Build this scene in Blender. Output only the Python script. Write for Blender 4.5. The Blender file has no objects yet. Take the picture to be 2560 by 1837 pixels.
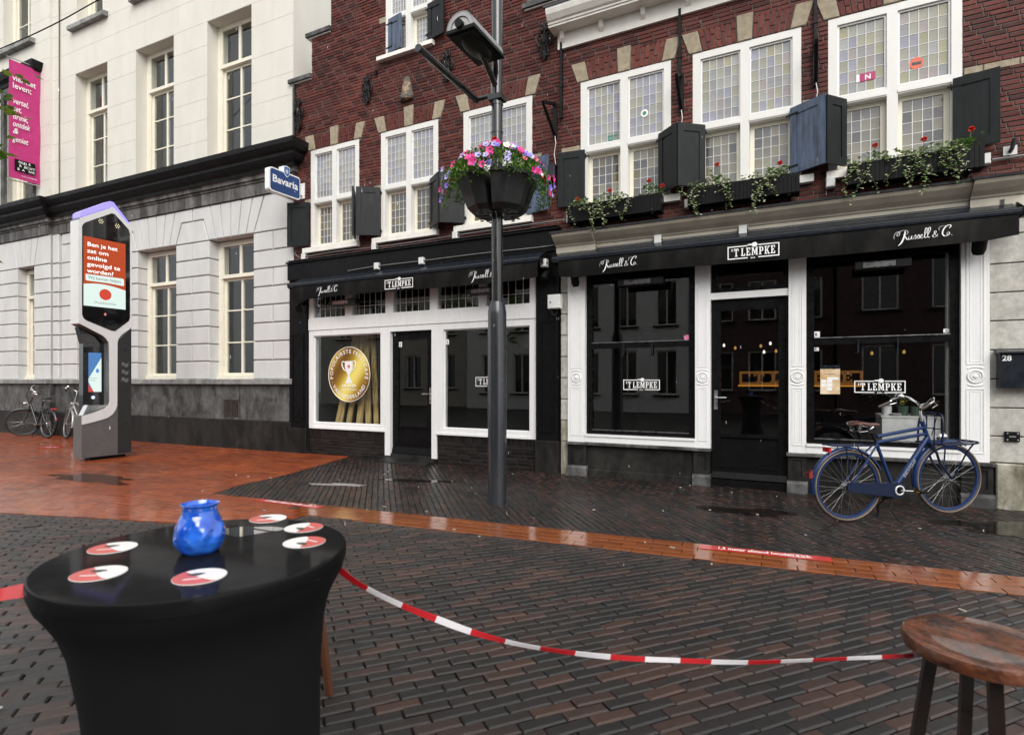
import bpy, bmesh, math, random
from math import sin, cos, pi, radians, sqrt, atan2, hypot
from mathutils import Vector, Matrix

RND = random.Random(11)
S = bpy.context.scene
COL = S.collection

# ------------------------------------------------------------------ camera, sky, sun, exposure
F_PX, CX, HZ, CAM_H = 1422.2, 1280.0, 953.0, 1.41        # 20 mm lens on a 2560 px wide frame, horizon row, eye height
cam_d = bpy.data.cameras.new('camera')
cam_d.lens = 20.0
cam_d.sensor_width = 36.0
cam_d.shift_y = 0.0135
cam_d.clip_start = 0.05
cam_d.clip_end = 500
cam_d.dof.use_dof = True
cam_d.dof.focus_distance = 8.5
cam_d.dof.aperture_fstop = 5.0
cam = bpy.data.objects.new('camera', cam_d)
cam.location = (0, 0, CAM_H)
cam.rotation_euler = (radians(90), 0, 0)
COL.objects.link(cam)
S.camera = cam

SUN_DIR = Vector((0.14, -0.80, 0.74)).normalized()       # towards the bright part of the cloud cover
world = bpy.data.worlds.new('World')
S.world = world
world.use_nodes = True
wn, wl = world.node_tree.nodes, world.node_tree.links
sky = wn.new('ShaderNodeTexSky')
sky.sky_type = 'NISHITA'
sky.sun_disc = False
sky.sun_elevation = math.asin(SUN_DIR.z)
sky.sun_rotation = atan2(SUN_DIR.x, SUN_DIR.y)
sky.dust_density = 4.0
hsv = wn.new('ShaderNodeHueSaturation')                   # an overcast sky: the same sky with most of its blue taken out
hsv.inputs['Saturation'].default_value = 0.22
bg = wn['Background']
wl.new(sky.outputs['Color'], hsv.inputs['Color'])
cloud = wn.new('ShaderNodeMix')                            # and an even grey cloud cover laid over it
cloud.data_type = 'RGBA'
cloud.inputs[0].default_value = 0.55
cloud.inputs[7].default_value = (5.9, 6.0, 6.1, 1)
wl.new(hsv.outputs['Color'], cloud.inputs[6])
wl.new(cloud.outputs[2], bg.inputs['Color'])
bg.inputs['Strength'].default_value = 0.15
sun_d = bpy.data.lights.new('sun', 'SUN')
sun_d.energy = 1.5
sun_d.angle = radians(45)
sun_d.color = (1.0, 0.97, 0.93)
sun = bpy.data.objects.new('sun', sun_d)
sun.rotation_euler = SUN_DIR.to_track_quat('Z', 'Y').to_euler()
sun.location = (0, 0, 30)
COL.objects.link(sun)
S.view_settings.view_transform = 'Standard'
S.view_settings.look = 'None'
S.view_settings.gamma = 1.0
S.view_settings.use_curve_mapping = False
S.view_settings.exposure = 0.58
S.cycles.max_bounces = 8
S.cycles.transparent_max_bounces = 12

# ------------------------------------------------------------------ helpers: tags, frames, meshes
def tag(o, label=None, cat=None, group=None, kind=None):
    if label: o['label'] = label
    if cat: o['category'] = cat
    if group: o['group'] = group
    if kind: o['kind'] = kind
    return o

def empty(name, loc=(0, 0, 0), rz=0.0, label=None, cat=None, group=None, kind=None):
    o = bpy.data.objects.new(name, None)
    o.empty_display_size = 0.2
    o.location = loc
    o.rotation_euler = (0, 0, rz)
    COL.objects.link(o)
    return tag(o, label, cat, group, kind)

# two street-side frames: x runs along the front, y into the building, z up
FRAMES = {'c': ((0.754, 8.717), radians(-27.09)), 'w': ((-4.35, 11.32), radians(-25.25))}

def fw(fr, s, y, z=0.0):
    (ox, oy), a = FRAMES[fr]
    return (ox + cos(a) * s - sin(a) * y, oy + sin(a) * s + cos(a) * y, z)

def fthing(name, fr, o, label, cat, group=None):
    return empty(name, fw(fr, *o), FRAMES[fr][1], label, cat, group)

def link(name, me, parent=None, loc=(0, 0, 0), rot=None):
    o = bpy.data.objects.new(name, me)
    o.location = loc
    if rot: o.rotation_euler = rot
    if parent is not None: o.parent = parent
    COL.objects.link(o)
    return o

class MB:
    """collects shapes and links them as one mesh object"""
    def __init__(self, off=(0, 0, 0)):
        self.v, self.f, self.m, self.t, self.off, self.cur = [], [], [], [], off, 0
    def add(self, vs, fs, tint=0.0):
        n = len(self.v)
        self.v.extend(vs)
        for f in fs:
            self.f.append(tuple(i + n for i in f))
            self.m.append(self.cur)
            self.t.append(tint)
    def box(self, x0, x1, y0, y1, z0, z1, tint=0.0):
        if x0 > x1: x0, x1 = x1, x0
        if y0 > y1: y0, y1 = y1, y0
        if z0 > z1: z0, z1 = z1, z0
        self.add([(x0, y0, z0), (x1, y0, z0), (x1, y1, z0), (x0, y1, z0), (x0, y0, z1), (x1, y0, z1), (x1, y1, z1), (x0, y1, z1)],
                 [(0, 3, 2, 1), (4, 5, 6, 7), (0, 1, 5, 4), (1, 2, 6, 5), (2, 3, 7, 6), (3, 0, 4, 7)], tint)
        return self
    def cbox(self, x0, x1, y0, y1, z0, z1, c=0.006, tint=0.0):
        """box whose street-side (-y) edges are chamfered"""
        a = [(x0, y1, z0), (x1, y1, z0), (x1, y1, z1), (x0, y1, z1)]
        b = [(x0, y0 + c, z0), (x1, y0 + c, z0), (x1, y0 + c, z1), (x0, y0 + c, z1)]
        d = [(x0 + c, y0, z0 + c), (x1 - c, y0, z0 + c), (x1 - c, y0, z1 - c), (x0 + c, y0, z1 - c)]
        fs = [(0, 3, 2, 1), (8, 9, 10, 11)]
        for k in (0, 4):
            for i in range(4):
                j = (i + 1) % 4
                fs.append((k + i, k + j, k + 4 + j, k + 4 + i))
        self.add(a + b + d, fs, tint)
        return self
    def prism(self, poly, axis, a, b, tint=0.0):
        n = len(poly)
        def p(u, w, t):
            return (t, u, w) if axis == 'x' else ((u, t, w) if axis == 'y' else (u, w, t))
        vs = [p(u, w, a) for u, w in poly] + [p(u, w, b) for u, w in poly]
        fs = [tuple(range(n)), tuple(range(2 * n - 1, n - 1, -1))] + [(i, i + n, (i + 1) % n + n, (i + 1) % n) for i in range(n)]
        ar = sum(poly[i][0] * poly[(i + 1) % n][1] - poly[(i + 1) % n][0] * poly[i][1] for i in range(n))
        flip = (ar < 0) ^ (axis == 'y') ^ (b < a)
        if not flip: fs = [tuple(reversed(f)) for f in fs]
        self.add(vs, fs, tint)
        return self
    def loft(self, rings, closed=True, cap=True, tint=0.0):
        n = len(rings[0]); vs = [p for r in rings for p in r]; fs = []
        for k in range(len(rings) - 1):
            for i in range(n if closed else n - 1):
                j = (i + 1) % n
                fs.append((k * n + i, k * n + j, (k + 1) * n + j, (k + 1) * n + i))
        if cap and closed:
            fs.append(tuple(range(n - 1, -1, -1)))
            fs.append(tuple((len(rings) - 1) * n + i for i in range(n)))
        self.add(vs, fs, tint)
        return self
    def tube(self, pts, r, n=8, closed=False, flat=None):
        pts = [Vector(p) for p in pts]
        rr = r if isinstance(r, (list, tuple)) else [r] * len(pts)
        N = len(pts); rings = []; up = None
        for i, p in enumerate(pts):
            if closed: d = pts[(i + 1) % N] - pts[i - 1]
            else: d = pts[min(i + 1, N - 1)] - pts[max(i - 1, 0)]
            if d.length < 1e-9: d = Vector((0, 0, 1))
            d.normalize()
            if up is None:
                up = Vector((0, 0, 1)) if abs(d.z) < 0.9 else Vector((1, 0, 0))
            a = d.cross(up)
            if a.length < 1e-5: a = d.cross(Vector((0.3, 1, 0.2)))
            a.normalize(); b = a.cross(d).normalized(); up = b
            rings.append([tuple(p + (a * cos(2 * pi * k / n) + b * sin(2 * pi * k / n) * (flat or 1)) * rr[i]) for k in range(n)])
        if closed: rings.append(rings[0])
        self.loft(rings, True, not closed)
        return self
    def lathe(self, prof, c=(0, 0, 0), n=24, axis='z', fn=None, sweep=2 * pi):
        rings = []
        for r, h in prof:
            ring = []
            for k in range(n):
                t = sweep * k / n
                q = r * (fn(t, h) if fn else 1)
                if axis == 'z': ring.append((c[0] + q * cos(t), c[1] + q * sin(t), c[2] + h))
                elif axis == 'y': ring.append((c[0] + q * cos(t), c[1] + h, c[2] - q * sin(t)))
                else: ring.append((c[0] + h, c[1] + q * cos(t), c[2] + q * sin(t)))
            rings.append(ring)
        self.loft(rings)
        return self
    def ring(self, x0, x1, z0, z1, w, y0, y1):
        """four butted bars round an opening"""
        self.box(x0, x0 + w, y0, y1, z0, z1); self.box(x1 - w, x1, y0, y1, z0, z1)
        self.box(x0 + w, x1 - w, y0, y1, z0, z0 + w); self.box(x0 + w, x1 - w, y0, y1, z1 - w, z1)
        return self
    def xf(self, fn, start=0):
        self.v[start:] = [tuple(fn(Vector(p))) for p in self.v[start:]]
        return self
    def mesh(self, name, mats, smooth=False, recalc=False):
        me = bpy.data.meshes.new(name)
        ox, oy, oz = self.off
        me.from_pydata([(x - ox, y - oy, z - oz) for x, y, z in self.v], [], self.f)
        for m in (mats if isinstance(mats, (list, tuple)) else [mats]): me.materials.append(m)
        if any(self.m): me.polygons.foreach_set('material_index', self.m)
        if any(self.t):
            at = me.attributes.new('tint', 'FLOAT', 'FACE'); at.data.foreach_set('value', self.t)
        if recalc:
            bm = bmesh.new(); bm.from_mesh(me); bmesh.ops.recalc_face_normals(bm, faces=bm.faces); bm.to_mesh(me); bm.free()
        if smooth:
            me.polygons.foreach_set('use_smooth', [True] * len(me.polygons))
            try: me.set_sharp_from_angle(angle=radians(smooth if smooth is not True else 40))
            except Exception: pass
        me.update()
        return me
    def build(self, name, mats, parent=None, loc=(0, 0, 0), smooth=False, recalc=False, rot=None):
        return link(name, self.mesh(name, mats, smooth, recalc), parent, loc, rot)

def spline(pts, n=8, closed=False):
    P = [Vector(p) for p in pts]; out = []; N = len(P)
    rng = range(N if closed else N - 1)
    for i in rng:
        a = P[(i - 1) % N] if (closed or i > 0) else P[0] * 2 - P[1]
        b, c = P[i], P[(i + 1) % N]
        d = P[(i + 2) % N] if (closed or i + 2 < N) else c * 2 - b
        for k in range(n):
            t = k / n
            out.append(0.5 * ((2 * b) + (c - a) * t + (2 * a - 5 * b + 4 * c - d) * t * t + (3 * b - a - 3 * c + d) * t ** 3))
    if not closed: out.append(P[-1])
    return out

# ------------------------------------------------------------------ materials
def nodes_of(name):
    m = bpy.data.materials.new(name); m.use_nodes = True
    nt = m.node_tree
    return m, nt.nodes, nt.links, nt.nodes['Principled BSDF']

def setp(b, **k):
    names = {'col': 'Base Color', 'rough': 'Roughness', 'metal': 'Metallic', 'spec': 'Specular IOR Level', 'coat': 'Coat Weight',
             'crough': 'Coat Roughness', 'emit': 'Emission Color', 'estr': 'Emission Strength', 'trans': 'Transmission Weight', 'sub': 'Subsurface Weight', 'ior': 'IOR', 'alpha': 'Alpha'}
    for a, v in k.items():
        b.inputs[names[a]].default_value = (*v, 1) if isinstance(v, tuple) and len(v) == 3 else v

def noise(n, l, scale, detail=6, rough=0.6, sc=(1, 1, 1), dist=0.0):
    tc = n.new('ShaderNodeTexCoord'); mp = n.new('ShaderNodeMapping'); mp.inputs['Scale'].default_value = sc
    t = n.new('ShaderNodeTexNoise'); t.inputs['Scale'].default_value = scale; t.inputs['Detail'].default_value = detail
    t.inputs['Roughness'].default_value = rough; t.inputs['Distortion'].default_value = dist
    l.new(tc.outputs['Object'], mp.inputs['Vector']); l.new(mp.outputs['Vector'], t.inputs['Vector'])
    return t.outputs['Fac']

def ramp(n, l, src, stops):
    r = n.new('ShaderNodeValToRGB'); cr = r.color_ramp
    while len(cr.elements) < len(stops): cr.elements.new(0.5)
    for e, (p, c) in zip(cr.elements, stops):
        e.position = p; e.color = (*c, 1) if isinstance(c, tuple) else (c, c, c, 1)
    l.new(src, r.inputs['Fac'])
    return r.outputs['Color']

def mixc(n, l, fac, a, b, mode='MIX'):
    m = n.new('ShaderNodeMix'); m.data_type = 'RGBA'; m.blend_type = mode
    if isinstance(fac, (int, float)): m.inputs[0].default_value = fac
    else: l.new(fac, m.inputs[0])
    for i, v in ((6, a), (7, b)):
        if isinstance(v, tuple): m.inputs[i].default_value = (*v, 1) if len(v) == 3 else v
        else: l.new(v, m.inputs[i])
    return m.outputs[2]

def bump(n, l, b, src, strength, dist=0.01):
    bp = n.new('ShaderNodeBump'); bp.inputs['Strength'].default_value = strength; bp.inputs['Distance'].default_value = dist
    l.new(src, bp.inputs['Height']); l.new(bp.outputs['Normal'], b.inputs['Normal'])

def mat(name, col, rough=0.5, metal=0.0, spec=0.5, var=0.12, vs=6.0, col2=None, bmp=0.0, bs=60.0, coat=0.0, sc=(1, 1, 1), rvar=0.1, lo=0.35, hi=0.65, **k):
    m, n, l, b = nodes_of(name)
    setp(b, rough=rough, metal=metal, spec=spec, coat=coat, **k)
    f = noise(n, l, vs, sc=sc)
    a = tuple(max(0, c * (1 - var)) for c in col); c2 = col2 or tuple(min(1, c * (1 + var)) for c in col)
    l.new(ramp(n, l, f, [(lo, a), (hi, c2)]), b.inputs['Base Color'])
    if rvar: l.new(ramp(n, l, noise(n, l, vs * 1.7, sc=sc), [(0.3, max(0.02, rough - rvar)), (0.7, min(1, rough + rvar))]), b.inputs['Roughness'])
    if bmp: bump(n, l, b, noise(n, l, bs, 8), bmp)
    return m

def emit(name, col, strength):
    m, n, l, b = nodes_of(name)
    setp(b, col=(0.01, 0.01, 0.01), rough=0.3, emit=col, estr=strength)
    return m

def brick_mat(name, dark, light, third, rough=0.75, bmp=0.5, bs=90, wet=0.0, crough=0.12, film=0.0, cior=1.5):
    """one fired brick colour per brick: the tint comes from the brick's own number (mesh tint or object colour)"""
    m, n, l, b = nodes_of(name)
    at = n.new('ShaderNodeAttribute'); at.attribute_name = 'tint'
    oi = n.new('ShaderNodeObjectInfo'); sp = n.new('ShaderNodeSeparateColor')
    l.new(oi.outputs['Color'], sp.inputs[0])
    ad = n.new('ShaderNodeMath'); ad.operation = 'ADD'
    l.new(at.outputs['Fac'], ad.inputs[0]); l.new(sp.outputs[0], ad.inputs[1])
    c = ramp(n, l, ad.outputs[0], [(0.0, dark), (0.45, light), (0.55, light), (1.0, third)])
    g = ramp(n, l, noise(n, l, 25, 8, 0.7), [(0.25, 0.62), (0.75, 1.25)])
    c = mixc(n, l, 1.0, c, g, 'MULTIPLY')
    big = ramp(n, l, noise(n, l, 0.9, 4), [(0.35, 0.7), (0.65, 1.15)])
    c = mixc(n, l, 1.0, c, big, 'MULTIPLY')
    l.new(c, b.inputs['Base Color'])
    r = ramp(n, l, noise(n, l, 1.3 if wet else 8, 6), [(0.35, max(0.06, rough - 0.22 * (1 if wet else 0.4))), (0.65, min(1, rough + 0.1))])
    l.new(r, b.inputs['Roughness'])
    setp(b, spec=0.5)
    setp(b, spec=0.12 if wet else 0.25)
    bump(n, l, b, noise(n, l, bs, 9, 0.75), bmp, 0.006)
    if wet:
        setp(b, coat=wet, crough=crough); b.inputs['Coat IOR'].default_value = cior
        bp = n.new('ShaderNodeBump'); bp.inputs['Strength'].default_value = film; bp.inputs['Distance'].default_value = 0.004
        l.new(noise(n, l, bs * .8, 5, 0.7), bp.inputs['Height']); l.new(bp.outputs['Normal'], b.inputs['Coat Normal'])
    return m

def glass_mat(name, tint=(1, 1, 1), boost=1.0, rough=0.0):
    m = bpy.data.materials.new(name); m.use_nodes = True
    n, l = m.node_tree.nodes, m.node_tree.links
    n.clear()
    out = n.new('ShaderNodeOutputMaterial'); mx = n.new('ShaderNodeMixShader'); tr = n.new('ShaderNodeBsdfTransparent'); gl = n.new('ShaderNodeBsdfGlossy'); fr = n.new('ShaderNodeFresnel')
    tr.inputs['Color'].default_value = (*tint, 1); gl.inputs['Roughness'].default_value = rough
    ge = n.new('ShaderNodeNewGeometry'); io = n.new('ShaderNodeMix'); io.inputs[2].default_value = 1.45; io.inputs[3].default_value = 1 / 1.45
    l.new(ge.outputs['Backfacing'], io.inputs[0]); l.new(io.outputs[0], fr.inputs['IOR'])      # same reflection from both faces of the sheet
    mu = n.new('ShaderNodeMath'); mu.operation = 'MULTIPLY'; mu.use_clamp = True; mu.inputs[1].default_value = boost
    l.new(fr.outputs[0], mu.inputs[0]); l.new(mu.outputs[0], mx.inputs['Fac']); l.new(tr.outputs[0], mx.inputs[1]); l.new(gl.outputs[0], mx.inputs[2]); l.new(mx.outputs[0], out.inputs['Surface'])
    return m

def pane_mat(name, rough=0.06, dark=1.0):
    """old leaded glass, its pale lining and some reflected sky put into the tint: each pane's tint is its object colour"""
    m, n, l, b = nodes_of(name)
    oi = n.new('ShaderNodeObjectInfo')
    f = ramp(n, l, noise(n, l, 7, 3), [(0.3, 0.8 * dark), (0.7, 1.08 * dark)])
    l.new(mixc(n, l, 1.0, oi.outputs['Color'], f, 'MULTIPLY'), b.inputs['Base Color'])
    setp(b, rough=rough, spec=0.5, coat=1.0, crough=0.02, ior=1.5)
    bump(n, l, b, noise(n, l, 9, 2), 0.12, 0.01)
    return m

M = {}
M['cream'] = mat('cream_stucco', (0.63, 0.605, 0.54), 0.7, var=0.04, vs=2.5, sc=(1, 1, 0.35), bmp=0.08, bs=120)
M['cream_rev'] = M['cream']
M['greyblock'] = mat('grey_painted_stone', (0.56, 0.56, 0.545), 0.6, var=0.06, vs=3, sc=(1, 1, 0.4), bmp=0.12, bs=90)
M['joint'] = mat('grey_joint', (0.33, 0.33, 0.31), 0.8)
M['creamwood'] = mat('cream_paint', (0.74, 0.70, 0.58), 0.4, var=0.04)
M['whitewood'] = mat('white_paint', (0.77, 0.77, 0.76), 0.32, var=0.025, vs=8, sc=(1, 1, 0.3), coat=0.2)
M['upperwood'] = mat('aged_white_paint', (0.70, 0.69, 0.655), 0.35, var=0.03, vs=6, sc=(1, 1, .3))
M['whitedirt'] = mat('weathered_white_paint', (0.76, 0.74, 0.68), 0.45, var=0.07, vs=5, sc=(1, 1, 0.3))
def streaked(name, dark, light, scale=2.2, lo=0.38, hi=0.7, rough=0.55, sz=.55, spec=.25):
    m, n, l, b = nodes_of(name)
    f = noise(n, l, scale, 8, 0.65, (1.3, 1.3, sz), .6); g = noise(n, l, 11, 8, .7)
    c = ramp(n, l, f, [(lo, dark), (hi, light)])
    l.new(mixc(n, l, 1.0, c, ramp(n, l, g, [(0.25, 0.6), (0.75, 1.3)]), 'MULTIPLY'), b.inputs['Base Color'])
    setp(b, rough=rough, spec=spec); bump(n, l, b, noise(n, l, 70, 8), 0.2)
    return m
M['bluestone'] = streaked('bluestone', (0.030, 0.030, 0.030), (0.14, 0.14, 0.135), 2.6, .36, .66, .55, .8)
M['bluestone_dark'] = streaked('bluestone_dark', (0.011, 0.011, 0.0105), (0.036, 0.034, 0.031), rough=0.45, spec=.15)
M['frieze'] = streaked('stained_stone', (0.05, 0.046, 0.043), (0.25, 0.245, 0.235), 2.2, 0.42, 0.72, .55, .22)
M['cornice'] = mat('black_stone', (0.009, 0.009, 0.0095), 0.5, var=0.3, vs=4, bmp=0.15, spec=.15)
M['ledge'] = streaked('ledge_stone', (0.16, 0.16, 0.155), (0.34, 0.34, 0.33), 2.5)
M['brick'] = brick_mat('red_facade_brick', (0.045, 0.0115, 0.009), (0.105, 0.022, 0.017), (0.15, 0.036, 0.026), 0.62, 0.6)
M['brick_brown'] = brick_mat('brown_brick', (0.10, 0.06, 0.04), (0.17, 0.11, 0.08), (0.22, 0.15, 0.11), 0.8)
M['brick_black'] = brick_mat('black_painted_brick', (0.010, 0.009, 0.009), (0.016, 0.014, 0.013), (0.026, 0.022, 0.02), 0.4, 0.4)
M['mortar'] = mat('grey_mortar', (0.13, 0.115, 0.10), 0.9, var=0.25, vs=15)  # darkened to carry the shadow in the horizontal joints
M['mortar_dark'] = mat('dark_mortar', (0.045, 0.03, 0.027), 0.9, var=0.3, vs=12)
M['sandstone'] = mat('tan_stone', (0.30, 0.25, 0.175), 0.75, var=0.2, vs=14, bmp=0.4, bs=70)
M['quoin'] = streaked('grey_stone', (0.34, 0.325, 0.29), (0.50, 0.485, 0.44), 1.6, 0.3, 0.6, 0.7)
M['quoin_mossy'] = streaked('mossy_stone', (0.12, 0.115, 0.07), (0.42, 0.40, 0.34), 2.4, 0.35, 0.65, 0.75)
M['blackpaint'] = mat('black_gloss_paint', (0.0055, 0.0055, 0.006), 0.3, var=0.15, spec=.14)
M['blackmatt'] = mat('black_matt', (0.005, 0.005, 0.0053), 0.5, var=0.2, spec=.15)
M['shutter'] = mat('dark_green_grey_paint', (0.0105, 0.0125, 0.013), 0.42, var=0.3, vs=9, sc=(2, 2, 0.4), coat=0.0, spec=.22)
M['shutter_sky_shine'] = mat('weathered_paint_sky_shine', (0.050, 0.075, 0.125), 0.38, var=0.5, vs=8, sc=(2.5, 2.5, 0.35), coat=0.2)  # blue shine of the sky put into the shutter colour
M['iron'] = mat('black_iron', (0.007, 0.007, 0.0075), 0.5, spec=.2, var=0.3, bmp=0.1)
M['lead'] = mat('pale_lead', (0.62, 0.62, 0.60), 0.5, var=0.05)
M['pane'] = pane_mat('leaded_pane', .06, .78)
M['winglass'] = glass_mat('window_glass', (0.9, 0.92, 0.92), 1.1)
M['shopglass'] = glass_mat('shop_glass', (0.94, 0.945, 0.94), 2.0)
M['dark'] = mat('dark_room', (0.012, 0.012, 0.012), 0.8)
M['room'] = mat('room_wall', (0.11, 0.105, 0.095), 0.8)
M['awning'] = mat('black_awning_cloth', (0.008, 0.0077, 0.0077), 0.7, var=0.35, vs=3, spec=.12, col2=(0.022, 0.020, 0.017), sc=(1, 1, 0.4), lo=0.45, hi=0.75)
M['awnmetal'] = mat('dark_blue_grey_metal', (0.010, 0.013, 0.019), 0.3, metal=0.0, var=0.15, coat=0.2, spec=.3)
M['white'] = mat('white_print', (0.80, 0.80, 0.79), 0.45, var=0.02, rvar=0.0)
M['steel'] = mat('brushed_steel', (0.55, 0.55, 0.55), 0.3, metal=1.0, var=0.1)
M['chrome'] = mat('chrome', (0.75, 0.75, 0.75), 0.12, metal=1.0, var=0.05, rvar=0.04)
M['plastic_white'] = mat('white_plastic', (0.62, 0.62, 0.60), 0.4, var=0.06)
M['gutter'] = mat('beige_gutter_paint', (0.46, 0.42, 0.34), 0.4, var=0.15, vs=3, sc=(1, 1, 0.3))
M['roofmetal'] = mat('wet_zinc', (0.06, 0.062, 0.066), 0.22, metal=0.4, var=0.2)
M['gold'] = None
# ------------------------------------------------------------------ lettering
_tc = {}
def txt(body, bold=0.0, shear=0.0, spacing=1.0):
    """flat letter shapes of unit size: vertices, faces, width"""
    key = (body, bold, shear, spacing)
    if key not in _tc:
        cu = bpy.data.curves.new('txt', 'FONT'); cu.body = body; cu.size = 1; cu.offset = bold; cu.shear = shear; cu.space_character = spacing
        cu.resolution_u = 3
        ob = bpy.data.objects.new('txt', cu)
        me = bpy.data.meshes.new_from_object(ob)
        vs = [tuple(v.co) for v in me.vertices]; fs = [tuple(p.vertices) for p in me.polygons]
        bpy.data.objects.remove(ob); bpy.data.meshes.remove(me); bpy.data.curves.remove(cu)
        _tc[key] = (vs, fs, max([v[0] for v in vs] + [0]))
    return _tc[key]

def put_text(mb, body, fn, size, x=0, y=0, align='L', bold=0.0, shear=0.0, width=None, spacing=1.0):
    """fn maps the flat text plane (u, v) to a 3D point"""
    vs, fs, w = txt(body, bold, shear, spacing)
    sx = size if width is None else width / max(w, 1e-6)
    o = x - (0 if align == 'L' else w * sx / 2 if align == 'C' else w * sx)
    mb.add([fn(o + a * sx, y + b * size) for a, b, c in vs], fs)

LEMP = {
    'T': (0.60, [(.22, .38, 0, 1), (.12, .48, 0, .1), (0, .60, .87, 1), (0, .09, .68, .9), (.51, .60, .68, .9)], []),
    'L': (0.52, [(.07, .23, 0, 1), (0, .30, .9, 1), (0, .52, 0, .13), (.42, .52, .1, .32)], []),
    'E': (0.54, [(.07, .23, 0, 1), (0, .52, .88, 1), (.43, .52, .70, .9), (.2, .38, .45, .57), (0, .54, 0, .13), (.44, .54, .1, .32), (.32, .38, .37, .65)], []),
    'M': (0.82, [(.08, .20, 0, 1), (.60, .76, 0, 1), (0, .27, 0, .1), (.53, .82, 0, .1), (0, .2, .9, 1), (.66, .82, .9, 1)], [[(.1, 1), (.26, 1), (.47, .3), (.38, .12)], [(.58, 1), (.74, 1), (.47, .12), (.38, .12)]]),
    'P': (0.56, [(.07, .23, 0, 1), (0, .32, 0, .1), (0, .34, .88, 1), (.2, .34, .40, .51)], [[(.33, 1), (.45, .96), (.42, .86), (.33, .88)], [(.45, .96), (.55, .84), (.40, .78), (.38, .87)], [(.55, .84), (.55, .56), (.40, .6), (.40, .8)], [(.55, .56), (.45, .43), (.36, .5), (.40, .62)], [(.46, .44), (.33, .40), (.33, .51), (.40, .53)]]),
    'K': (0.64, [(.07, .23, 0, 1), (0, .30, 0, .1), (0, .30, .9, 1), (.38, .64, .9, 1), (.40, .66, 0, .1)], [[(.2, .38), (.45, .95), (.58, .95), (.3, .40)], [(.27, .5), (.38, .62), (.60, .05), (.44, .05)]]),
    "'": (0.20, [(.03, .15, .68, 1)], []),
}
def lempke(mb, fn, w, h):
    """framed bar logo, w x h, lower left at (0,0); fn(u, v, k) -> point, k lifts each stroke a hair"""
    k = [0]
    def quad(p):
        k[0] += 1
        mb.add([fn(a * w, b * h, k[0]) for a, b in p], [tuple(range(len(p)))])
    def rect(a, b, c, d): quad([(a, c), (b, c), (b, d), (a, d)])
    t = 0.022; tv = t * w / h
    rect(0, t, 0, 1); rect(1 - t, 1, 0, 1)
    rect(t, .40, 1 - tv, 1); rect(.60, 1 - t, 1 - tv, 1); rect(t, .40, 0, tv); rect(.60, 1 - t, 0, tv)
    u = 0.075; hh = 0.60; sc = 0.153
    for ch in "'T LEMPKE":
        if ch == ' ': u += 0.03; continue
        cw, rs, qs = LEMP[ch]
        for a, b, c, d in rs: rect(u + a * sc, u + b * sc, .20 + c * hh, .20 + d * hh)
        for q in qs: quad([(u + a * sc, .20 + b * hh) for a, b in q])
        u += (cw + 0.13) * sc
    r = 0.055
    quad([(.53 + r * cos(2 * pi * i / 16), 1.0 + r * w / h * sin(2 * pi * i / 16) * 0.9) for i in range(16)])
    quad([(.40, .98), (.49, .94), (.50, 1.08), (.40, 1.06)])
    n = mb; put_text(n, 'BAR', lambda a, b: fn(a, b, 40), 0.16 * h, 0.5 * w, -0.04 * h, 'C', 0.02, spacing=1.2)

SCRIPT = [
    ([(-.15, .22), (-.16, .50), (-.02, .80), (.20, .92), (.34, .78), (.27, .52), (.12, .48), (.10, .66), (.28, .88), (.6, 1.0), (.92, .96), (1.04, .78), (.92, .56), (.68, .46)], .022),
    ([(.80, .93), (.76, .6), (.64, .15), (.46, -.25), (.22, -.52)], .075),
    ([(.70, .48), (.86, .25), (.94, .04), (1.06, .04), (1.12, .14)], .05),
    ([(1.12, .36), (1.07, .12), (1.15, .0), (1.27, .12), (1.36, .36), (1.33, .1), (1.41, .0), (1.52, .12)], .03),
    ([(1.50, .1), (1.66, .42), (1.71, .2), (1.66, .02), (1.54, .03)], .03), ([(1.70, .04), (1.80, .1), (1.94, .42), (1.99, .2), (1.94, .02), (1.82, .03)], .03),
    ([(1.98, .05), (2.12, .16), (2.24, .28), (2.20, .40), (2.09, .3), (2.09, .08), (2.21, .0), (2.36, .14)], .03),
    ([(2.36, .14), (2.60, .66), (2.62, .95), (2.52, .98), (2.44, .6), (2.42, .14), (2.50, .0), (2.62, .14)], .035),
    ([(2.62, .14), (2.86, .66), (2.90, .98), (2.78, 1.0), (2.70, .6), (2.67, .14), (2.75, .0), (2.86, .1)], .035),
    ([(3.50, .3), (3.38, .06), (3.16, .0), (3.08, .14), (3.22, .32), (3.36, .46), (3.34, .60), (3.22, .56), (3.24, .38), (3.42, .08), (3.56, .1)], .032),
    ([(3.62, .62), (3.60, .86), (3.86, 1.02), (4.24, .98)], .018),
    ([(4.42, .74), (4.56, .92), (4.46, 1.06), (4.20, .98), (3.96, .66), (3.88, .28), (4.02, .02), (4.28, .04), (4.46, .2)], .06),
    ([(4.36, .36), (4.24, .26), (4.26, .12), (4.38, .1), (4.46, .22), (4.40, .36), (4.32, .3)], .026),
    ([(4.60, .02), (4.63, .04), (4.66, .04)], .04),
]
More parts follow.
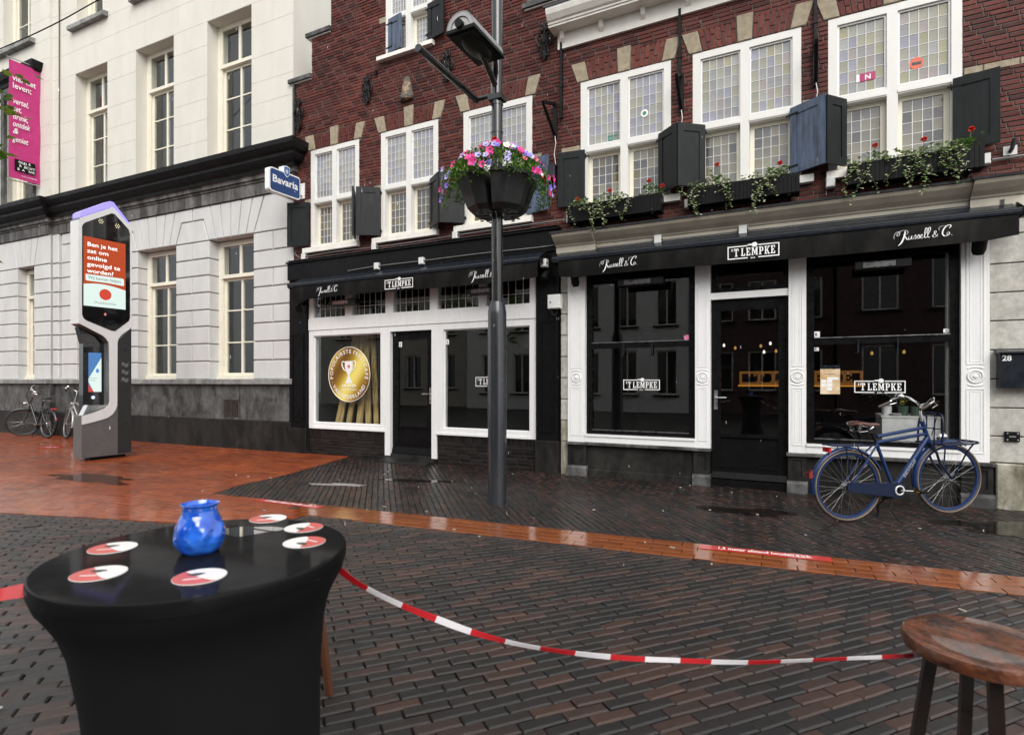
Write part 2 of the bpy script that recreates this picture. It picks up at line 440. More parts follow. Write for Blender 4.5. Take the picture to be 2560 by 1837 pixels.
def script_name(mb, fn, width, slant=0.0):
    """flowing white brand script, fn(u, v, k)"""
    sc = width / 4.8
    for k, (pts, r) in enumerate(SCRIPT):
        P = [p.to_2d() for p in spline([(x, y, 0) for x, y in pts], 5)]
        N = len(P); L = []; Rr = []
        for i, p in enumerate(P):
            d = P[min(i + 1, N - 1)] - P[max(i - 1, 0)]
            if d.length < 1e-6: d = Vector((1, 0))
            d.normalize(); nn = Vector((-d.y, d.x))
            w = r * (0.45 + 0.55 * abs(d.y)) * (0.5 + 0.5 * min(1, 4 * min(i, N - 1 - i) / N))
            L.append(p + nn * w); Rr.append(p - nn * w)
        vs = [fn((q.x + 0.15) * sc, (q.y) * sc, k) for q in L + Rr]
        mb.add(vs, [(i, i + 1, N + i + 1, N + i) for i in range(N - 1)])

# ------------------------------------------------------------------ shared building pieces
def holes(mb, x0, x1, z0, z1, ops, y0, y1, tint=0.0):
    """a wall slab with rectangular openings (a0, a1, b0, b1)"""
    zs = sorted({z0, z1} | {min(max(b, z0), z1) for o in ops for b in o[2:]})
    for a, b in zip(zs, zs[1:]):
        if b - a < 1e-5: continue
        zm = (a + b) / 2; xs = x0
        for o in sorted(o for o in ops if o[2] < zm < o[3]):
            if o[1] <= xs: continue
            if o[0] > xs: mb.box(xs, min(o[0], x1), y0, y1, a, b, tint)
            xs = max(xs, o[1])
        if xs < x1: mb.box(xs, x1, y0, y1, a, b, tint)

def px_of(p):
    x, y, z = p
    if y < 0.3: return None
    return CX + F_PX * x / y, HZ - F_PX * (z - CAM_H) / y, F_PX / y

def near_view(p, mx=500, my=350):
    q = px_of(p)
    return q and -mx < q[0] < 2560 + mx and -my < q[1] < 1837 + my

def brick_rows(spec, x0fn, z0, z1, L, H, gap, bond=0.5, jit=0.0):
    """running bond: appends (x0, x1, z0, z1) of every brick, cut at the ends of each run; x0fn(za, zb) gives the free runs of a row"""
    k = 0; z = z0
    while z < z1 - 0.01:
        zb = min(z + H, z1)
        for a, b in x0fn(z, zb):
            off = (k % 2) * bond * (L + gap) + (0.06 * (k % 3))
            i = math.floor((a - off) / (L + gap))
            while True:
                xa = off + i * (L + gap); xb = xa + L
                if xa > b - 0.012: break
                xa, xb = max(xa, a), min(xb, b)
                if xb - xa > 0.012: spec.append((xa, xb, z, zb))
                i += 1
        z += H + gap; k += 1

def lay_bricks(root, fr, spec, m, name='brick', y=0.0, depth=0.05, limit=300, full=None, cham=0.005):
    """the bricks that show largest become parts of their own, the rest one part"""
    def size(b):
        c = px_of(fw(fr, (b[0] + b[1]) / 2, y, (b[2] + b[3]) / 2))
        if not c or not (-40 < c[0] < 2600 and -40 < c[1] < 1877): return 0
        return c[2] * (b[1] - b[0])
    order = sorted(range(len(spec)), key=lambda i: -size(spec[i]))
    own = set(i for i in order[:limit] if size(spec[i]) > 0)
    rest = MB(); cache = {}
    for i, b in enumerate(spec):
        t = RND.random() * 0.98 + 0.02; dy = RND.uniform(-0.004, 0.004)
        if i in own:
            w, h = round(b[1] - b[0], 3), round(b[3] - b[2], 3)
            key = (w, h)
            if key not in cache:
                q = MB(); q.cbox(0, w, 0, depth, 0, h, cham); cache[key] = q.mesh('brick', m)
            o = link(name, cache[key], root, (b[0], y + dy, b[2]))
            o.color = (t, t, t, 1)
        else:
            rest.cbox(b[0], b[1], y + dy, y + depth, b[2], b[3], cham, t)
    if rest.v:
        o = rest.build('brickwork', m, root); o['kind'] = 'stuff'; o.color = (0, 0, 0, 1)

def jit_poly(mb, poly, y0, y1, c=0.006, tint=0.0):
    """a flat polygon stone with chamfered front edge, in the x-z plane"""
    n = len(poly); cx = sum(p[0] for p in poly) / n; cz = sum(p[1] for p in poly) / n
    def ins(p):
        d = Vector((cx - p[0], cz - p[1])); L = d.length or 1; d = d / L * min(c * 1.4, L * 0.3)
        return (p[0] + d.x, p[1] + d.y)
    ar = sum(poly[i][0] * poly[(i + 1) % n][1] - poly[(i + 1) % n][0] * poly[i][1] for i in range(n))
    if ar < 0: poly = list(reversed(poly))
    a = [(p[0], y1, p[1]) for p in poly]; b = [(p[0], y0 + c, p[1]) for p in poly]; d = [(*[ins(p)[0]], y0, ins(p)[1]) for p in poly]
    fs = [tuple(range(n - 1, -1, -1)), tuple(range(2 * n, 3 * n))]
    for k in (0, n):
        for i in range(n):
            j = (i + 1) % n
            fs.append((k + i, k + j, k + n + j, k + n + i))
    mb.add(a + b + d, fs, tint)

def stone(root, name, poly, y0, y1, m, c=0.006):
    mb = MB(); jit_poly(mb, poly, y0, y1, c); return mb.build(name, m, root)

def shutter(root, hinge, tip, z0, z1, m, inner=1, name='shutter', label=None):
    """panelled leaf from hinge (x, y) to its free edge (x, y)"""
    d = Vector((tip[0] - hinge[0], tip[1] - hinge[1])); w = d.length; d.normalize(); nn = Vector((-d.y, d.x))
    t = 0.032
    mb = MB()
    mb.box(0, 0.085, -t / 2, t / 2, z0, z1); mb.box(w - 0.085, w, -t / 2, t / 2, z0, z1)
    mb.box(0.085, w - 0.085, -t / 2, t / 2, z0, z0 + 0.10); mb.box(0.085, w - 0.085, -t / 2, t / 2, z1 - 0.10, z1)
    mb.box(0.085, w - 0.085, -t / 2 + 0.012, t / 2 - 0.012, z0 + 0.10, z1 - 0.10)
    mb.xf(lambda p: Vector((hinge[0] + d.x * p.x + nn.x * p.y, hinge[1] + d.y * p.x + nn.y * p.y, p.z)))
    o = mb.build(name, m, root)
    if label: o['label'] = label
    hb = MB()
    for z in (z0 + 0.09, z1 - 0.09):
        hb.box(-0.05, 0.11, -t / 2 - 0.006, -t / 2 - 0.001, z - 0.012, z + 0.012); hb.tube([(-0.012, 0, z - 0.03), (-0.012, 0, z + 0.03)], 0.010, 6)
    hb.xf(lambda p: Vector((hinge[0] + d.x * p.x + nn.x * p.y, hinge[1] + d.y * p.x + nn.y * p.y, p.z)))
    hb.build('hinge', M['iron'], o)
    return o

_pane = {}
def panes(parent, x0, x1, z0, z1, nc, nr, y, tints, m, px=0, bars=True, bw=0.009, offx=0, offz=0):
    """one object per leaded pane, and the lead between them"""
    cw, ch = (x1 - x0) / nc, (z1 - z0) / nr
    key = (round(cw, 4), round(ch, 4), m.name)
    if key not in _pane:
        q = MB(); q.box(-cw / 2 + 0.003, cw / 2 - 0.003, 0, 0.006, -ch / 2 + 0.003, ch / 2 - 0.003); _pane[key] = q.mesh('pane', m)
    for i in range(nc):
        for j in range(nr):
            o = link('pane', _pane[key], parent, (x0 + (i + .5) * cw - offx, y, z0 + (j + .5) * ch - offz), (RND.gauss(0, 0.006), 0, RND.gauss(0, 0.006)))
            t = RND.choice(tints); k = RND.uniform(0.9, 1.08)
            o.color = (t[0] * k, t[1] * k, t[2] * k, 1)
    lb = MB((offx, 0, offz))
    for i in range(1, nc): lb.box(x0 + i * cw - bw / 2, x0 + i * cw + bw / 2, y - 0.006, y + 0.004, z0, z1)
    for j in range(1, nr): lb.box(x0, x1, y - 0.0045, y + 0.003, z0 + j * ch - bw / 2 * 0.8, z0 + j * ch + bw / 2 * 0.8)
    lb.build('lead_came', M['lead'], parent)

LILAC, CREAMG, PALE, GREYP, YEL, ROSE = (.33, .33, .40), (.38, .37, .29), (.38, .38, .36), (.31, .31, .32), (.38, .36, .22), (.37, .32, .31)  # pale tints carry some reflected sky besides the lining
UP_L = [LILAC, PALE, PALE, (.37, .365, .32), (.35, .355, .39)]
UP_R = [YEL, CREAMG, ROSE, GREYP, LILAC, PALE, (.36, .35, .26)]
LOW = [(.11, .10, .095), (.14, .125, .08), (.09, .09, .095), (.17, .14, .07), (.12, .105, .09)]
LOW_R = [(.20, .195, .165), (.26, .245, .17), (.17, .165, .165), (.27, .25, .19), (.10, .10, .10)]

def leaded_window(root, x0, x1, z0, z1, zt, tints, low, closed_left=False):
    """cross window: two tall leaded lights over two recessed casements"""
    c = (x0 + x1) / 2; f = 0.10; mw = 0.055
    mb = MB((x0, 0, z0))
    mb.box(x0, x0 + f, 0.005, 0.14, z0, z1); mb.box(x1 - f, x1, 0.005, 0.14, z0, z1)
    mb.box(x0 + f, x1 - f, 0.005, 0.14, z1 - 0.09, z1); mb.box(c - mw, c + mw, 0.0, 0.14, z0, z1 - 0.09)
    for a, b in ((x0 + f, c - mw), (c + mw, x1 - f)):
        mb.box(a, b, 0.0, 0.14, zt[0], zt[1]); mb.box(a, b, -0.012, 0.0, zt[0] + 0.015, zt[0] + 0.05)
        mb.box(a, b, 0.02, 0.14, z0, z0 + 0.025)
    w = mb.build('window', M['upperwood'], root, (x0, 0, z0))
    for a, b in ((x0 + f, c - mw), (c + mw, x1 - f)):
        e = MB((x0, 0, z0)); e.ring(a + 0.001, b - 0.001, zt[1] + 0.001, z1 - 0.091, 0.022, 0.03, 0.075); e.build('glazing_bead', M['whitewood'], w)
        panes(w, a + 0.023, b - 0.023, zt[1] + 0.023, z1 - 0.113, 5, 6, 0.05, tints, M['pane'], offx=x0, offz=z0)
        sx = MB((x0, 0, z0)); sx.ring(a + 0.002, b - 0.002, z0 + 0.026, zt[0] - 0.002, 0.055, 0.10, 0.138); sx.build('sash', M['creamwood'], w)
        panes(w, a + 0.058, b - 0.058, z0 + 0.082, zt[0] - 0.058, 4, 5, 0.115, low, M['pane'], offx=x0, offz=z0)
    bk = MB((x0, 0, z0)); bk.box(x0 + 0.01, x1 - 0.01, 0.15, 0.18, z0, z1); bk.build('lining', M['room'], w)
    return w

def sill(root, x0, x1, z0, z1, p, m):
    mb = MB(); mb.prism([(-p, z0), (0.10, z0), (0.10, z1 + 0.012), (0.0, z1 + 0.006), (-p, z1 - 0.012)], 'x', x0, x1); return mb.build('window_sill', m, root)

def flat_arch(root, x0, x1, m, spec_add=None, z0=5.912, z1=6.205, zk=6.265):
    c = (x0 + x1) / 2
    ls = [(x0 - .05, z0), (x0 + .125, z0), (x0 + .065, z1), (x0 - .15, z1)]
    cs = [(c - .09, z0), (c + .085, z0), (c + .10, zk), (c - .105, zk)]
    rs = [(x1 - .125, z0), (x1 + .05, z0), (x1 + .15, z1), (x1 - .065, z1)]
    for p in (ls, cs, rs): stone(root, 'arch_stone', p, -0.012, 0.06, M['sandstone'], 0.008)
    out = []
    for L, Rr in ((ls, cs), (cs, rs)):
        a0, a1, b0, b1 = L[1][0] + .008, Rr[0][0] - .008, L[2][0] + .008, Rr[3][0] - .008
        n = 7
        for k in range(n):
            g = 0.006
            ua, ub = a0 + (a1 - a0) * k / n + g, a0 + (a1 - a0) * (k + 1) / n - g
            va, vb = b0 + (b1 - b0) * k / n + g, b0 + (b1 - b0) * (k + 1) / n - g
            sp = z0 + (z1 - z0) * (0.36 if k % 2 else 0.66)
            def at(z, s, t): return s + (t - s) * (z - z0) / (z1 - z0)
            for za, zb in ((z0 + .006, sp - .005), (sp + .005, z1 - .004)):
                out.append([(at(za, ua, va), za), (at(za, ub, vb), za), (at(zb, ub, vb), zb), (at(zb, ua, va), zb)])
    for p in out:
        mb = MB(); jit_poly(mb, p, RND.uniform(-.004, .004), 0.05, 0.004)
        o = mb.build('arch_brick', m, root); t = RND.uniform(.35, 1); o.color = (t, t, t, 1)

def scroll_anchor(root, x, z0, z1, w, name='wall_anchor'):
    """wrought-iron wall anchor: bar with curled scrolls"""
    mb = MB(); c = (z0 + z1) / 2; h = (z1 - z0) / 2
    mb.box(x - .017, x + .017, -.05, -.03, z0, z1)
    mb.prism([(x - .03, z0 + .05), (x, z0 - .02), (x + .03, z0 + .05), (x, z0 + .10)], 'y', -.055, -.03)
    for s in (-1, 1):
        for zc, r, t0, t1, k in ((c + .10 * h, .40 * w, -.5 * pi, 1.6 * pi, 1), (z0 + .30 * h, .22 * w, .2 * pi, 1.9 * pi, 1), (z1 - .22 * h, .24 * w, -1.2 * pi, .9 * pi, 1)):
            pts = []
            for i in range(22):
                t = t0 + (t1 - t0) * i / 21; rr = r * (1 - 0.55 * i / 21)
                pts.append((x + s * (r * 0.62 + rr * 0.55 * cos(t)), -.042, zc + rr * sin(t)))
            mb.tube(pts, 0.016, 6)
        mb.tube(spline([(x, -.042, z0 + .1), (x + s * .25 * w, -.045, z0 + .35 * h), (x + s * .10 * w, -.042, c - .1 * h), (x, -.04, c)], 6), .014, 6)
    mb.lathe([(0, -.02), (.03, -.02), (.03, .0), (0, .0)], (x, -.05, c), 10, 'y')
    mb.box(x - .01, x + .01, -.03, .02, c - .012, c + .012)
    return mb.build(name, M['iron'], root, smooth=50)

def cornice_sweep(root, name, prof, x0, x1, m, ret=True, back=0.6, axis_y0=0.0):
    """moulding profile [(projection, z)] run along the front and round the right end"""
    rings = []
    def r(fx): rings.append([fx(p, z) for p, z in prof])
    r(lambda p, z: (x0, axis_y0 - p, z))
    if ret:
        r(lambda p, z: (x1 + p, axis_y0 - p, z)); r(lambda p, z: (x1 + p, axis_y0 + back, z))
    else:
        r(lambda p, z: (x1, axis_y0 - p, z))
    mb = MB(); mb.loft(rings, True, True)
    return mb.build(name, m, root, recalc=True)
# ------------------------------------------------------------------ white corner building (frame w)
W = fthing('white_building', 'w', (0, 0, 0), 'cream stucco building with grey rusticated ground floor left of the brick cafe', 'building')
GR = [(-2.48, -1.12, 1.46, 4.47), (-4.98, -3.58, 1.46, 4.47), (-7.48, -6.08, 1.46, 4.47)]
UPW = [(-2.535, -1.174, 5.0, 9.24), (-5.035, -3.657, 5.0, 9.24), (-7.52, -6.157, 5.0, 9.24), (-2.3, -1.4, 10.45, 13.2), (-4.9, -3.8, 10.45, 13.2), (-7.45, -6.32, 10.45, 13.2)]
FARG = (-10.02, -9.19, 1.46, 4.45); FARU = (-10.55, -9.25, 6.3, 9.3); FARU2 = (-10.75, -9.35, 10.5, 13.2)
RIS = -8.44
# plinth
mb = MB(); mb.prism([(-.06, -.15), (.3, -.15), (.3, .60), (-.03, .60), (-.06, .585)], 'x', RIS, 0.0)
mb.prism([(-.18, -.15), (.3, -.15), (.3, .60), (-.15, .60), (-.18, .585)], 'x', -13.5, RIS); mb.build('lower_plinth', M['bluestone_dark'], W)
xs = [-13.5, -11.9, -10.3, RIS, -7.2, -6.0, -4.85, -3.75, -2.6, -1.55, -.62, 0.0]
for a, b in zip(xs, xs[1:]):
    y = -.12 if b <= RIS + .01 else 0
    if a < -1.9 < b:
        for p in ((a, -2.01, .60, 1.352), (-1.51, b, .60, 1.352), (-2.01, -1.51, .60, .65), (-2.01, -1.51, 1.02, 1.352)):
            mb = MB(); mb.cbox(p[0] + .002, p[1] - .002, y, .3, p[2], p[3], .004); mb.build('plinth_stone', M['bluestone'], W)
    else:
        mb = MB(); mb.cbox(a + .003, b - .003, y, .3, .601, 1.352, .005); mb.build('plinth_stone', M['bluestone'], W)
mb = MB(); mb.box(-2.0, -1.52, .02, .05, .655, 1.015); mb.ring(-2.005, -1.515, .652, 1.018, .02, -.004, .02)
for i in range(9): mb.box(-1.98 + i * .05, -1.955 + i * .05, .0, .02, .675, .995)
mb.build('vent', mat('rusty_metal', (.035, .026, .022), .7, var=.4, vs=12), W)
mb = MB(); mb.prism([(-.09, 1.353), (.3, 1.353), (.3, 1.46), (-.07, 1.46), (-.09, 1.445)], 'x', RIS, 0.03)
mb.prism([(-.21, 1.353), (.3, 1.353), (.3, 1.46), (-.19, 1.46), (-.21, 1.445)], 'x', -13.5, RIS); mb.build('ledge', M['ledge'], W)
# core wall behind the blocks: its face shows in the joints
mb = MB()
g = 0.028
holes(mb, RIS, -.002, 1.46, 5.23, [(a - g, b + g, c, d + g) for a, b, c, d in GR], 0.03, .30)
holes(mb, -13.5, RIS, 1.46, 5.23, [(FARG[0] - g, FARG[1] + g, FARG[2], FARG[3] + g)], -.09, .30)
mb.build('joint_bed', M['joint'], W)
CZ = [1.46, 1.845, 2.228, 2.608, 2.972, 3.35, 3.722, 4.09, 4.475]
def block(x0, x1, z0, z1, y=0.0, depth=.25):
    mb = MB(); mb.cbox(x0, x1, y, y + depth, z0, z1, .012); mb.build('grey_block', M['greyblock'], W)
for k in range(8):
    za, zb = CZ[k] + (.0 if k == 0 else .013), CZ[k + 1] - .013
    for a, b, c, y in ((-1.12, 0, -.57, 0), (-3.58, -2.48, -3.05, 0), (-6.08, -4.98, -5.53, 0), (RIS + .3, -7.48, None, 0), (RIS + .0, RIS + .27, None, -.06), (-9.19, RIS - .003, None, -.12), (-11.6, -10.02, -10.8, -.12), (-13.4, -11.63, -12.5, -.12)):
        if c and k % 2 == 1:
            block(a, c - .013, za, zb, y, .25); block(c + .013, b, za, zb, y, .25)
        else: block(a, b, za, zb, y, .25)
# voussoir zone
def vous(xc, hw, nxt_l, nxt_r, y=0.0, n=6):
    zb, zt, zs = 4.488, 5.222, 4.95; g = .013; sp = 1.42
    for i in range(n):
        a, b = -hw + 2 * hw * i / n, -hw + 2 * hw * (i + 1) / n
        if i == 0 and nxt_l is not None:
            p = [(xc + a + g, zb), (xc + b - g, zb), (xc + b * sp - g, zt), (nxt_l + g, zt), (nxt_l + g, zs + g), (xc + a * 1.26 + g, zs + g)]
        elif i == n - 1 and nxt_r is not None:
            p = [(xc + a + g, zb), (xc + b - g, zb), (xc + b * 1.26 - g, zs + g), (nxt_r - g, zs + g), (nxt_r - g, zt), (xc + a * sp + g, zt)]
        else:
            p = [(xc + a + g, zb), (xc + b - g, zb), (xc + b * sp - g, zt), (xc + a * sp + g, zt)]
        mb = MB()
        if len(p) == 6:                      # L-shaped springer: two convex pieces, one stone
            if i == 0:
                jit_poly(mb, [p[0], p[1], (xc + b * sp - g, zt), (xc + a * 1.26 + g, zt), (xc + a * 1.26 + g, zs + g)], y, y + .25, .008)
                jit_poly(mb, [p[4], (xc + a * 1.26 + g, zs + g), (xc + a * 1.26 + g, zt), p[3]], y, y + .24, .008)
            else:
                jit_poly(mb, [p[0], p[1], (xc + b * 1.26 - g, zs + g), (xc + b * 1.26 - g, zt), p[5]], y, y + .25, .008)
                jit_poly(mb, [(xc + b * 1.26 - g, zs + g), p[3], p[4], (xc + b * 1.26 - g, zt)], y, y + .24, .008)
        else: jit_poly(mb, p, y, y + .25, .010)
        mb.build('voussoir', M['greyblock'], W)
    return xc - hw * 1.26, xc + hw * 1.26, xc - hw, xc + hw
mids = [-3.03, -5.53]
v = [vous(-1.80, .69, -3.03, None), vous(-4.28, .70, -5.53, -3.03), vous(-6.78, .70, RIS + .3, -5.53)]
for (l, r) in ((v[1], v[0]), (v[2], v[1])):
    mb = MB(); jit_poly(mb, [(l[3] + .013, 4.488), (r[2] - .013, 4.488), (r[0] - .013, 4.937), (l[1] + .013, 4.937)], 0, .25, .010); mb.build('grey_block', M['greyblock'], W)
mb = MB(); jit_poly(mb, [(-1.10, 4.488), (-.002, 4.488), (-.002, 5.222), (-.80, 5.222)], 0, .25, .01); mb.build('grey_block', M['greyblock'], W)
mb = MB(); jit_poly(mb, [(RIS + .3, 4.488), (v[2][2] - .013, 4.488), (v[2][0] - .013, 4.937), (RIS + .3, 4.937)], 0, .25, .01); mb.build('grey_block', M['greyblock'], W)
block(RIS, RIS + .27, 4.488, 5.222, -.06)
vous(-9.60, .42, None, None, -.12, 4)
mb = MB(); jit_poly(mb, [(-9.17, 4.488), (RIS - .003, 4.488), (RIS - .003, 5.222), (-8.98, 5.222)], -.12, .1, .01); mb.build('grey_block', M['greyblock'], W)
mb = MB(); jit_poly(mb, [(-12.5, 4.488), (-10.03, 4.488), (-10.21, 5.222), (-12.5, 5.222)], -.12, .1, .01); mb.build('grey_block', M['greyblock'], W)
# entablature
xs = [RIS, -7.3, -6.05, -5.05, -4.0, -2.75, -1.6, -.75, .03]
for a, b in zip(xs, xs[1:]):
    mb = MB(); mb.cbox(a + .002, b - .002, -.035, .3, 5.235, 5.49, .003); mb.build('frieze_slab', M['frieze'], W)
mb = MB(); mb.cbox(-10.4, RIS - .002, -.155, .3, 5.235, 5.49, .003); mb.build('frieze_slab', M['frieze'], W)
mb = MB(); mb.cbox(-13.5, -10.404, -.155, .3, 5.235, 5.49, .003); mb.build('frieze_slab', M['frieze'], W)
band = [(-.3, 5.491), (.06, 5.491), (.06, 5.53), (.10, 5.54), (.10, 5.61), (.13, 5.63), (-.3, 5.63)]
corn = [(-.3, 5.632), (.15, 5.632), (.16, 5.70), (.26, 5.74), (.30, 5.80), (.30, 5.86), (.37, 5.90), (.42, 5.97), (.43, 6.06), (.0, 6.10), (-.3, 6.10)]
cornice_sweep(W, 'architrave', band, RIS, 0.02, M['frieze'])
cornice_sweep(W, 'cornice', corn, RIS, 0.0, M['cornice'])
cornice_sweep(W, 'architrave', band, -13.5, RIS - .002, M['frieze'], True, .12, -.12)
cornice_sweep(W, 'cornice', corn, -13.5, RIS - .002, M['cornice'], True, .12, -.12)
# upper wall, stucco panels with scored joints
mb = MB(); holes(mb, RIS, 0, 6.09, 13.4, UPW, .006, .6); holes(mb, -13.5, RIS, 6.09, 13.4, [FARU, FARU2], -.114, .6)
mb.box(-.02, -.001, .6, 1.05, 5.6, 13.4)
mb.build('upper_wall', M['cream'], W)
UZ = [6.10, 6.67, 7.13, 7.575, 8.09, 8.74, 9.245, 9.84, 10.35, 10.9, 11.45, 12.0, 12.5, 13.0, 13.4]
for k, (za, zb) in enumerate(zip(UZ, UZ[1:])):
    zm = (za + zb) / 2
    for (A, B, ops, y) in ((RIS + .26, 0, UPW, 0), (RIS, RIS + .255, [], -.05), (-13.5, RIS - .003, [FARU, FARU2], -.12)):
        cur = A; runs = []
        for o in sorted(o for o in ops if o[2] < zm < o[3]):
            runs.append((cur, o[0])); cur = o[1]
        runs.append((cur, B))
        for a, b in runs:
            L = b - a
            cuts = [a + L * (i / max(1, round(L / 1.15))) for i in range(max(1, round(L / 1.15)) + 1)]
            if k % 2 and L > .9: cuts = [a] + [(p + q) / 2 for p, q in zip(cuts, cuts[1:])] + [b]
            for p, q in zip(cuts, cuts[1:]):
                mb = MB(); mb.box(p + (.0025 if p > a else 0), q - (.0025 if q < b else 0), y, y + .006, za + .003, zb - .003); mb.build('stucco_panel', M['cream'], W)
# brick back part of the side wall
spec = []
mb = MB(); mb.box(-.4, -.012, 1.05, 5, 6, 13.4); mb.build('rear_wall', M['mortar'], W)
bs = MB()
def rows_side(za, zb): return [(1.06, 4.0)]
sp = []; brick_rows(sp, rows_side, 7.6, 11.5, .20, .052, .012)
for a, b, z0, z1 in sp:
    n0 = len(bs.v); bs.cbox(a, b, 0, .02, z0, z1, .004, RND.uniform(.02, 1)); bs.xf(lambda p: Vector((.0 - p.y, p.x, p.z)), n0)
o = bs.build('side_brickwork', M['brick_brown'], W, recalc=True); o['kind'] = 'stuff'; o.color = (0, 0, 0, 1)
# windows
def sash_window(x0, x1, z0, z1, y, zt, bars, glass, wood, st=.15, low_in=.05):
    c = (x0 + x1) / 2; mb = MB((x0, y, z0))
    mb.box(x0, x0 + st, y, y + .14, z0, z1); mb.box(x1 - st, x1, y, y + .14, z0, z1); mb.box(x0 + st, x1 - st, y, y + .14, z1 - .11, z1)
    mb.box(x0 + st * .8, x1 - st * .8, y - .03, y, zt, zt + .075); mb.box(x0 + st, x1 - st, y, y + .14, zt, zt + .075)
    mb.box(x0, x1, y - .05, y + .14, z0 - .03, z0 + .05)
    mb.box(c - .035, c + .035, y + .01, y + .05, zt + .075, z1 - .11)
    w = mb.build('window', wood, W, (x0, y, z0))
    s = MB((x0, y, z0)); a, b = x0 + st, x1 - st; yl = y + low_in
    s.ring(a, b, z0 + .05, zt, .055, yl, yl + .05)
    s.box(c - .028, c + .028, yl, yl + .05, z0 + .105, zt - .055)
    for zz in bars:
        s.box(a + .055, c - .028, yl + .004, yl + .046, zz - .014, zz + .014); s.box(c + .028, b - .055, yl + .004, yl + .046, zz - .014, zz + .014)
    s.build('sash', wood, w)
    zz = [z0 + .105] + list(bars) + [zt - .055]
    for p, q in ((a + .055, c - .028), (c + .028, b - .055)):
        for u, vv in zip(zz, zz[1:]):
            gq = MB((x0, y, z0)); gq.box(p, q, yl + .02, yl + .026, u, vv); gq.build('pane', glass, w)
    for p, q in ((a, c - .035), (c + .035, b)):
        gq = MB((x0, y, z0)); gq.box(p, q, y + .03, y + .036, zt + .075, z1 - .11); gq.build('pane', glass, w)
    r = MB((x0, y, z0)); r.box(x0, x1, y + .9, y + .92, z0, z1); r.box(x0, x0 + .02, y + .14, y + .9, z0, z1); r.box(x1 - .02, x1, y + .14, y + .9, z0, z1); r.box(x0, x1, y + .14, y + .9, z1 - .02, z1)
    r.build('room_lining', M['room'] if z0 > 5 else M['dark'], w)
    return w
for a, b, c, d in GR: sash_window(a, b, c + .03, d, .24, 3.66, (2.26, 2.96), M['winglass'], M['creamwood'])
for i, (a, b, c, d) in enumerate(UPW[:3]): sash_window(a, b, 6.15, d, .26, 8.29, (6.95, 7.63), M['winglass'], M['creamwood'])
for a, b, c, d in UPW[3:]: sash_window(a, b, 10.5, d, .26, 12.3, (11.3,), M['winglass'], M['creamwood'])
sash_window(FARG[0], FARG[1], 1.49, FARG[3], .1, 3.66, (2.26, 2.96), M['winglass'], M['creamwood'], .12)
sash_window(FARU[0], FARU[1], 6.33, FARU[3], .1, 8.29, (6.95, 7.63), M['winglass'], M['creamwood'])
sash_window(FARU2[0], FARU2[1], 10.55, FARU2[3], .1, 12.3, (11.3,), M['winglass'], M['creamwood'])
for a, b in ((-7.66, -6.12), (-5.12, -3.62), (-2.5, -1.2)):
    mb = MB(); mb.prism([(-.13, 10.33), (.1, 10.33), (.1, 10.47), (.0, 10.46), (-.13, 10.43)], 'x', a, b); mb.build('window_sill', M['ledge'], W)
mb = MB(); mb.prism([(-.26, 10.38), (.1, 10.38), (.1, 10.53), (-.12, 10.51), (-.26, 10.48)], 'x', -10.95, -9.12); mb.build('window_sill', M['ledge'], W)
mb = MB(); mb.ring(-10.72, -9.08, 6.12, 9.42, .17, -.20, .0); mb.build('window_surround', M['bluestone'], W)
cornice_sweep(W, 'window_hood', [(-.02, 9.43), (.10, 9.43), (.12, 9.52), (.2, 9.58), (.24, 9.68), (.26, 9.76), (-.02, 9.80)], -10.9, -9.0, M['cornice'], True, .2, -.12)
mb = MB(); mb.box(-13.5, -.02, .6, 8, -.1, 13.4); mb.build('building_core', M['dark'], W)
# rain pipe in the corner
mb = MB(); mb.tube([(.035, -.02, 6.1), (.035, -.02, 7.3)], .028, 8); mb.build('rain_pipe', M['roofmetal'], W, smooth=True)

# ------------------------------------------------------------------ gabled brick cafe (frame c, s < 0)
CL = fthing('gabled_cafe', 'c', (0, 0, 0), 'dark red brick cafe with stepped gable and white and black shopfront behind the lamp post', 'building')
WL = [(-5.265, -4.035), (-3.52, -2.27), (-1.763, -.492)]
GW = (-3.41, -2.40)
def gable(z):
    return (-5.79, -.002) if z < 7.30 else (-5.24, -.60) if z < 8.08 else (-4.73, -1.12) if z < 8.90 else (-4.2, -1.65)
def runs(A, B, za, zb, ops, arch):
    zm = (za + zb) / 2; cuts = []
    for o in ops:
        if o[2] < zm < o[3]: cuts.append(o[:2])
    for a, b in arch:
        if 5.905 < zm < 6.21:
            e = .05 + .10 * (zm - 5.91) / .3; cuts.append((a - e - .008, b + e + .008))
        elif 6.2 <= zm < 6.27: cuts.append(((a + b) / 2 - .115, (a + b) / 2 + .11))
    out = []; cur = A
    for a, b in sorted(cuts):
        if a > cur: out.append((cur, min(a, B)))
        cur = max(cur, b)
    if cur < B: out.append((cur, B))
    return [r for r in out if r[1] - r[0] > .015]
opsL = [(a, b, 3.905, 5.91) for a, b in WL] + [(GW[0], GW[1], 7.18, 8.75)]
opsL += [(a - .16, a, 4.885, 4.965) for a, b in WL] + [(b, b + .16, 4.885, 4.965) for a, b in WL] + [(GW[0] - .15, GW[0], 7.88, 7.99), (GW[1], GW[1] + .15, 7.88, 7.99)]
spec = []
brick_rows(spec, lambda a, b: runs(*gable((a + b) / 2), a, b, opsL, WL), 3.755, 9.4, .205, .045, .011)
pl = []                                     # black brick plinths under the shop windows
for A, B in ((-5.298, -3.425), (-2.285, -.412)):
    brick_rows(pl, lambda a, b, A=A, B=B: [(A, B)], -.05, .375, .205, .047, .012)
    x = A
    while x < B - .03: pl.append((x, min(x + .052, B), .385, .488)); x += .062
lay_bricks(CL, 'c', spec, M['brick'])
pb = MB()
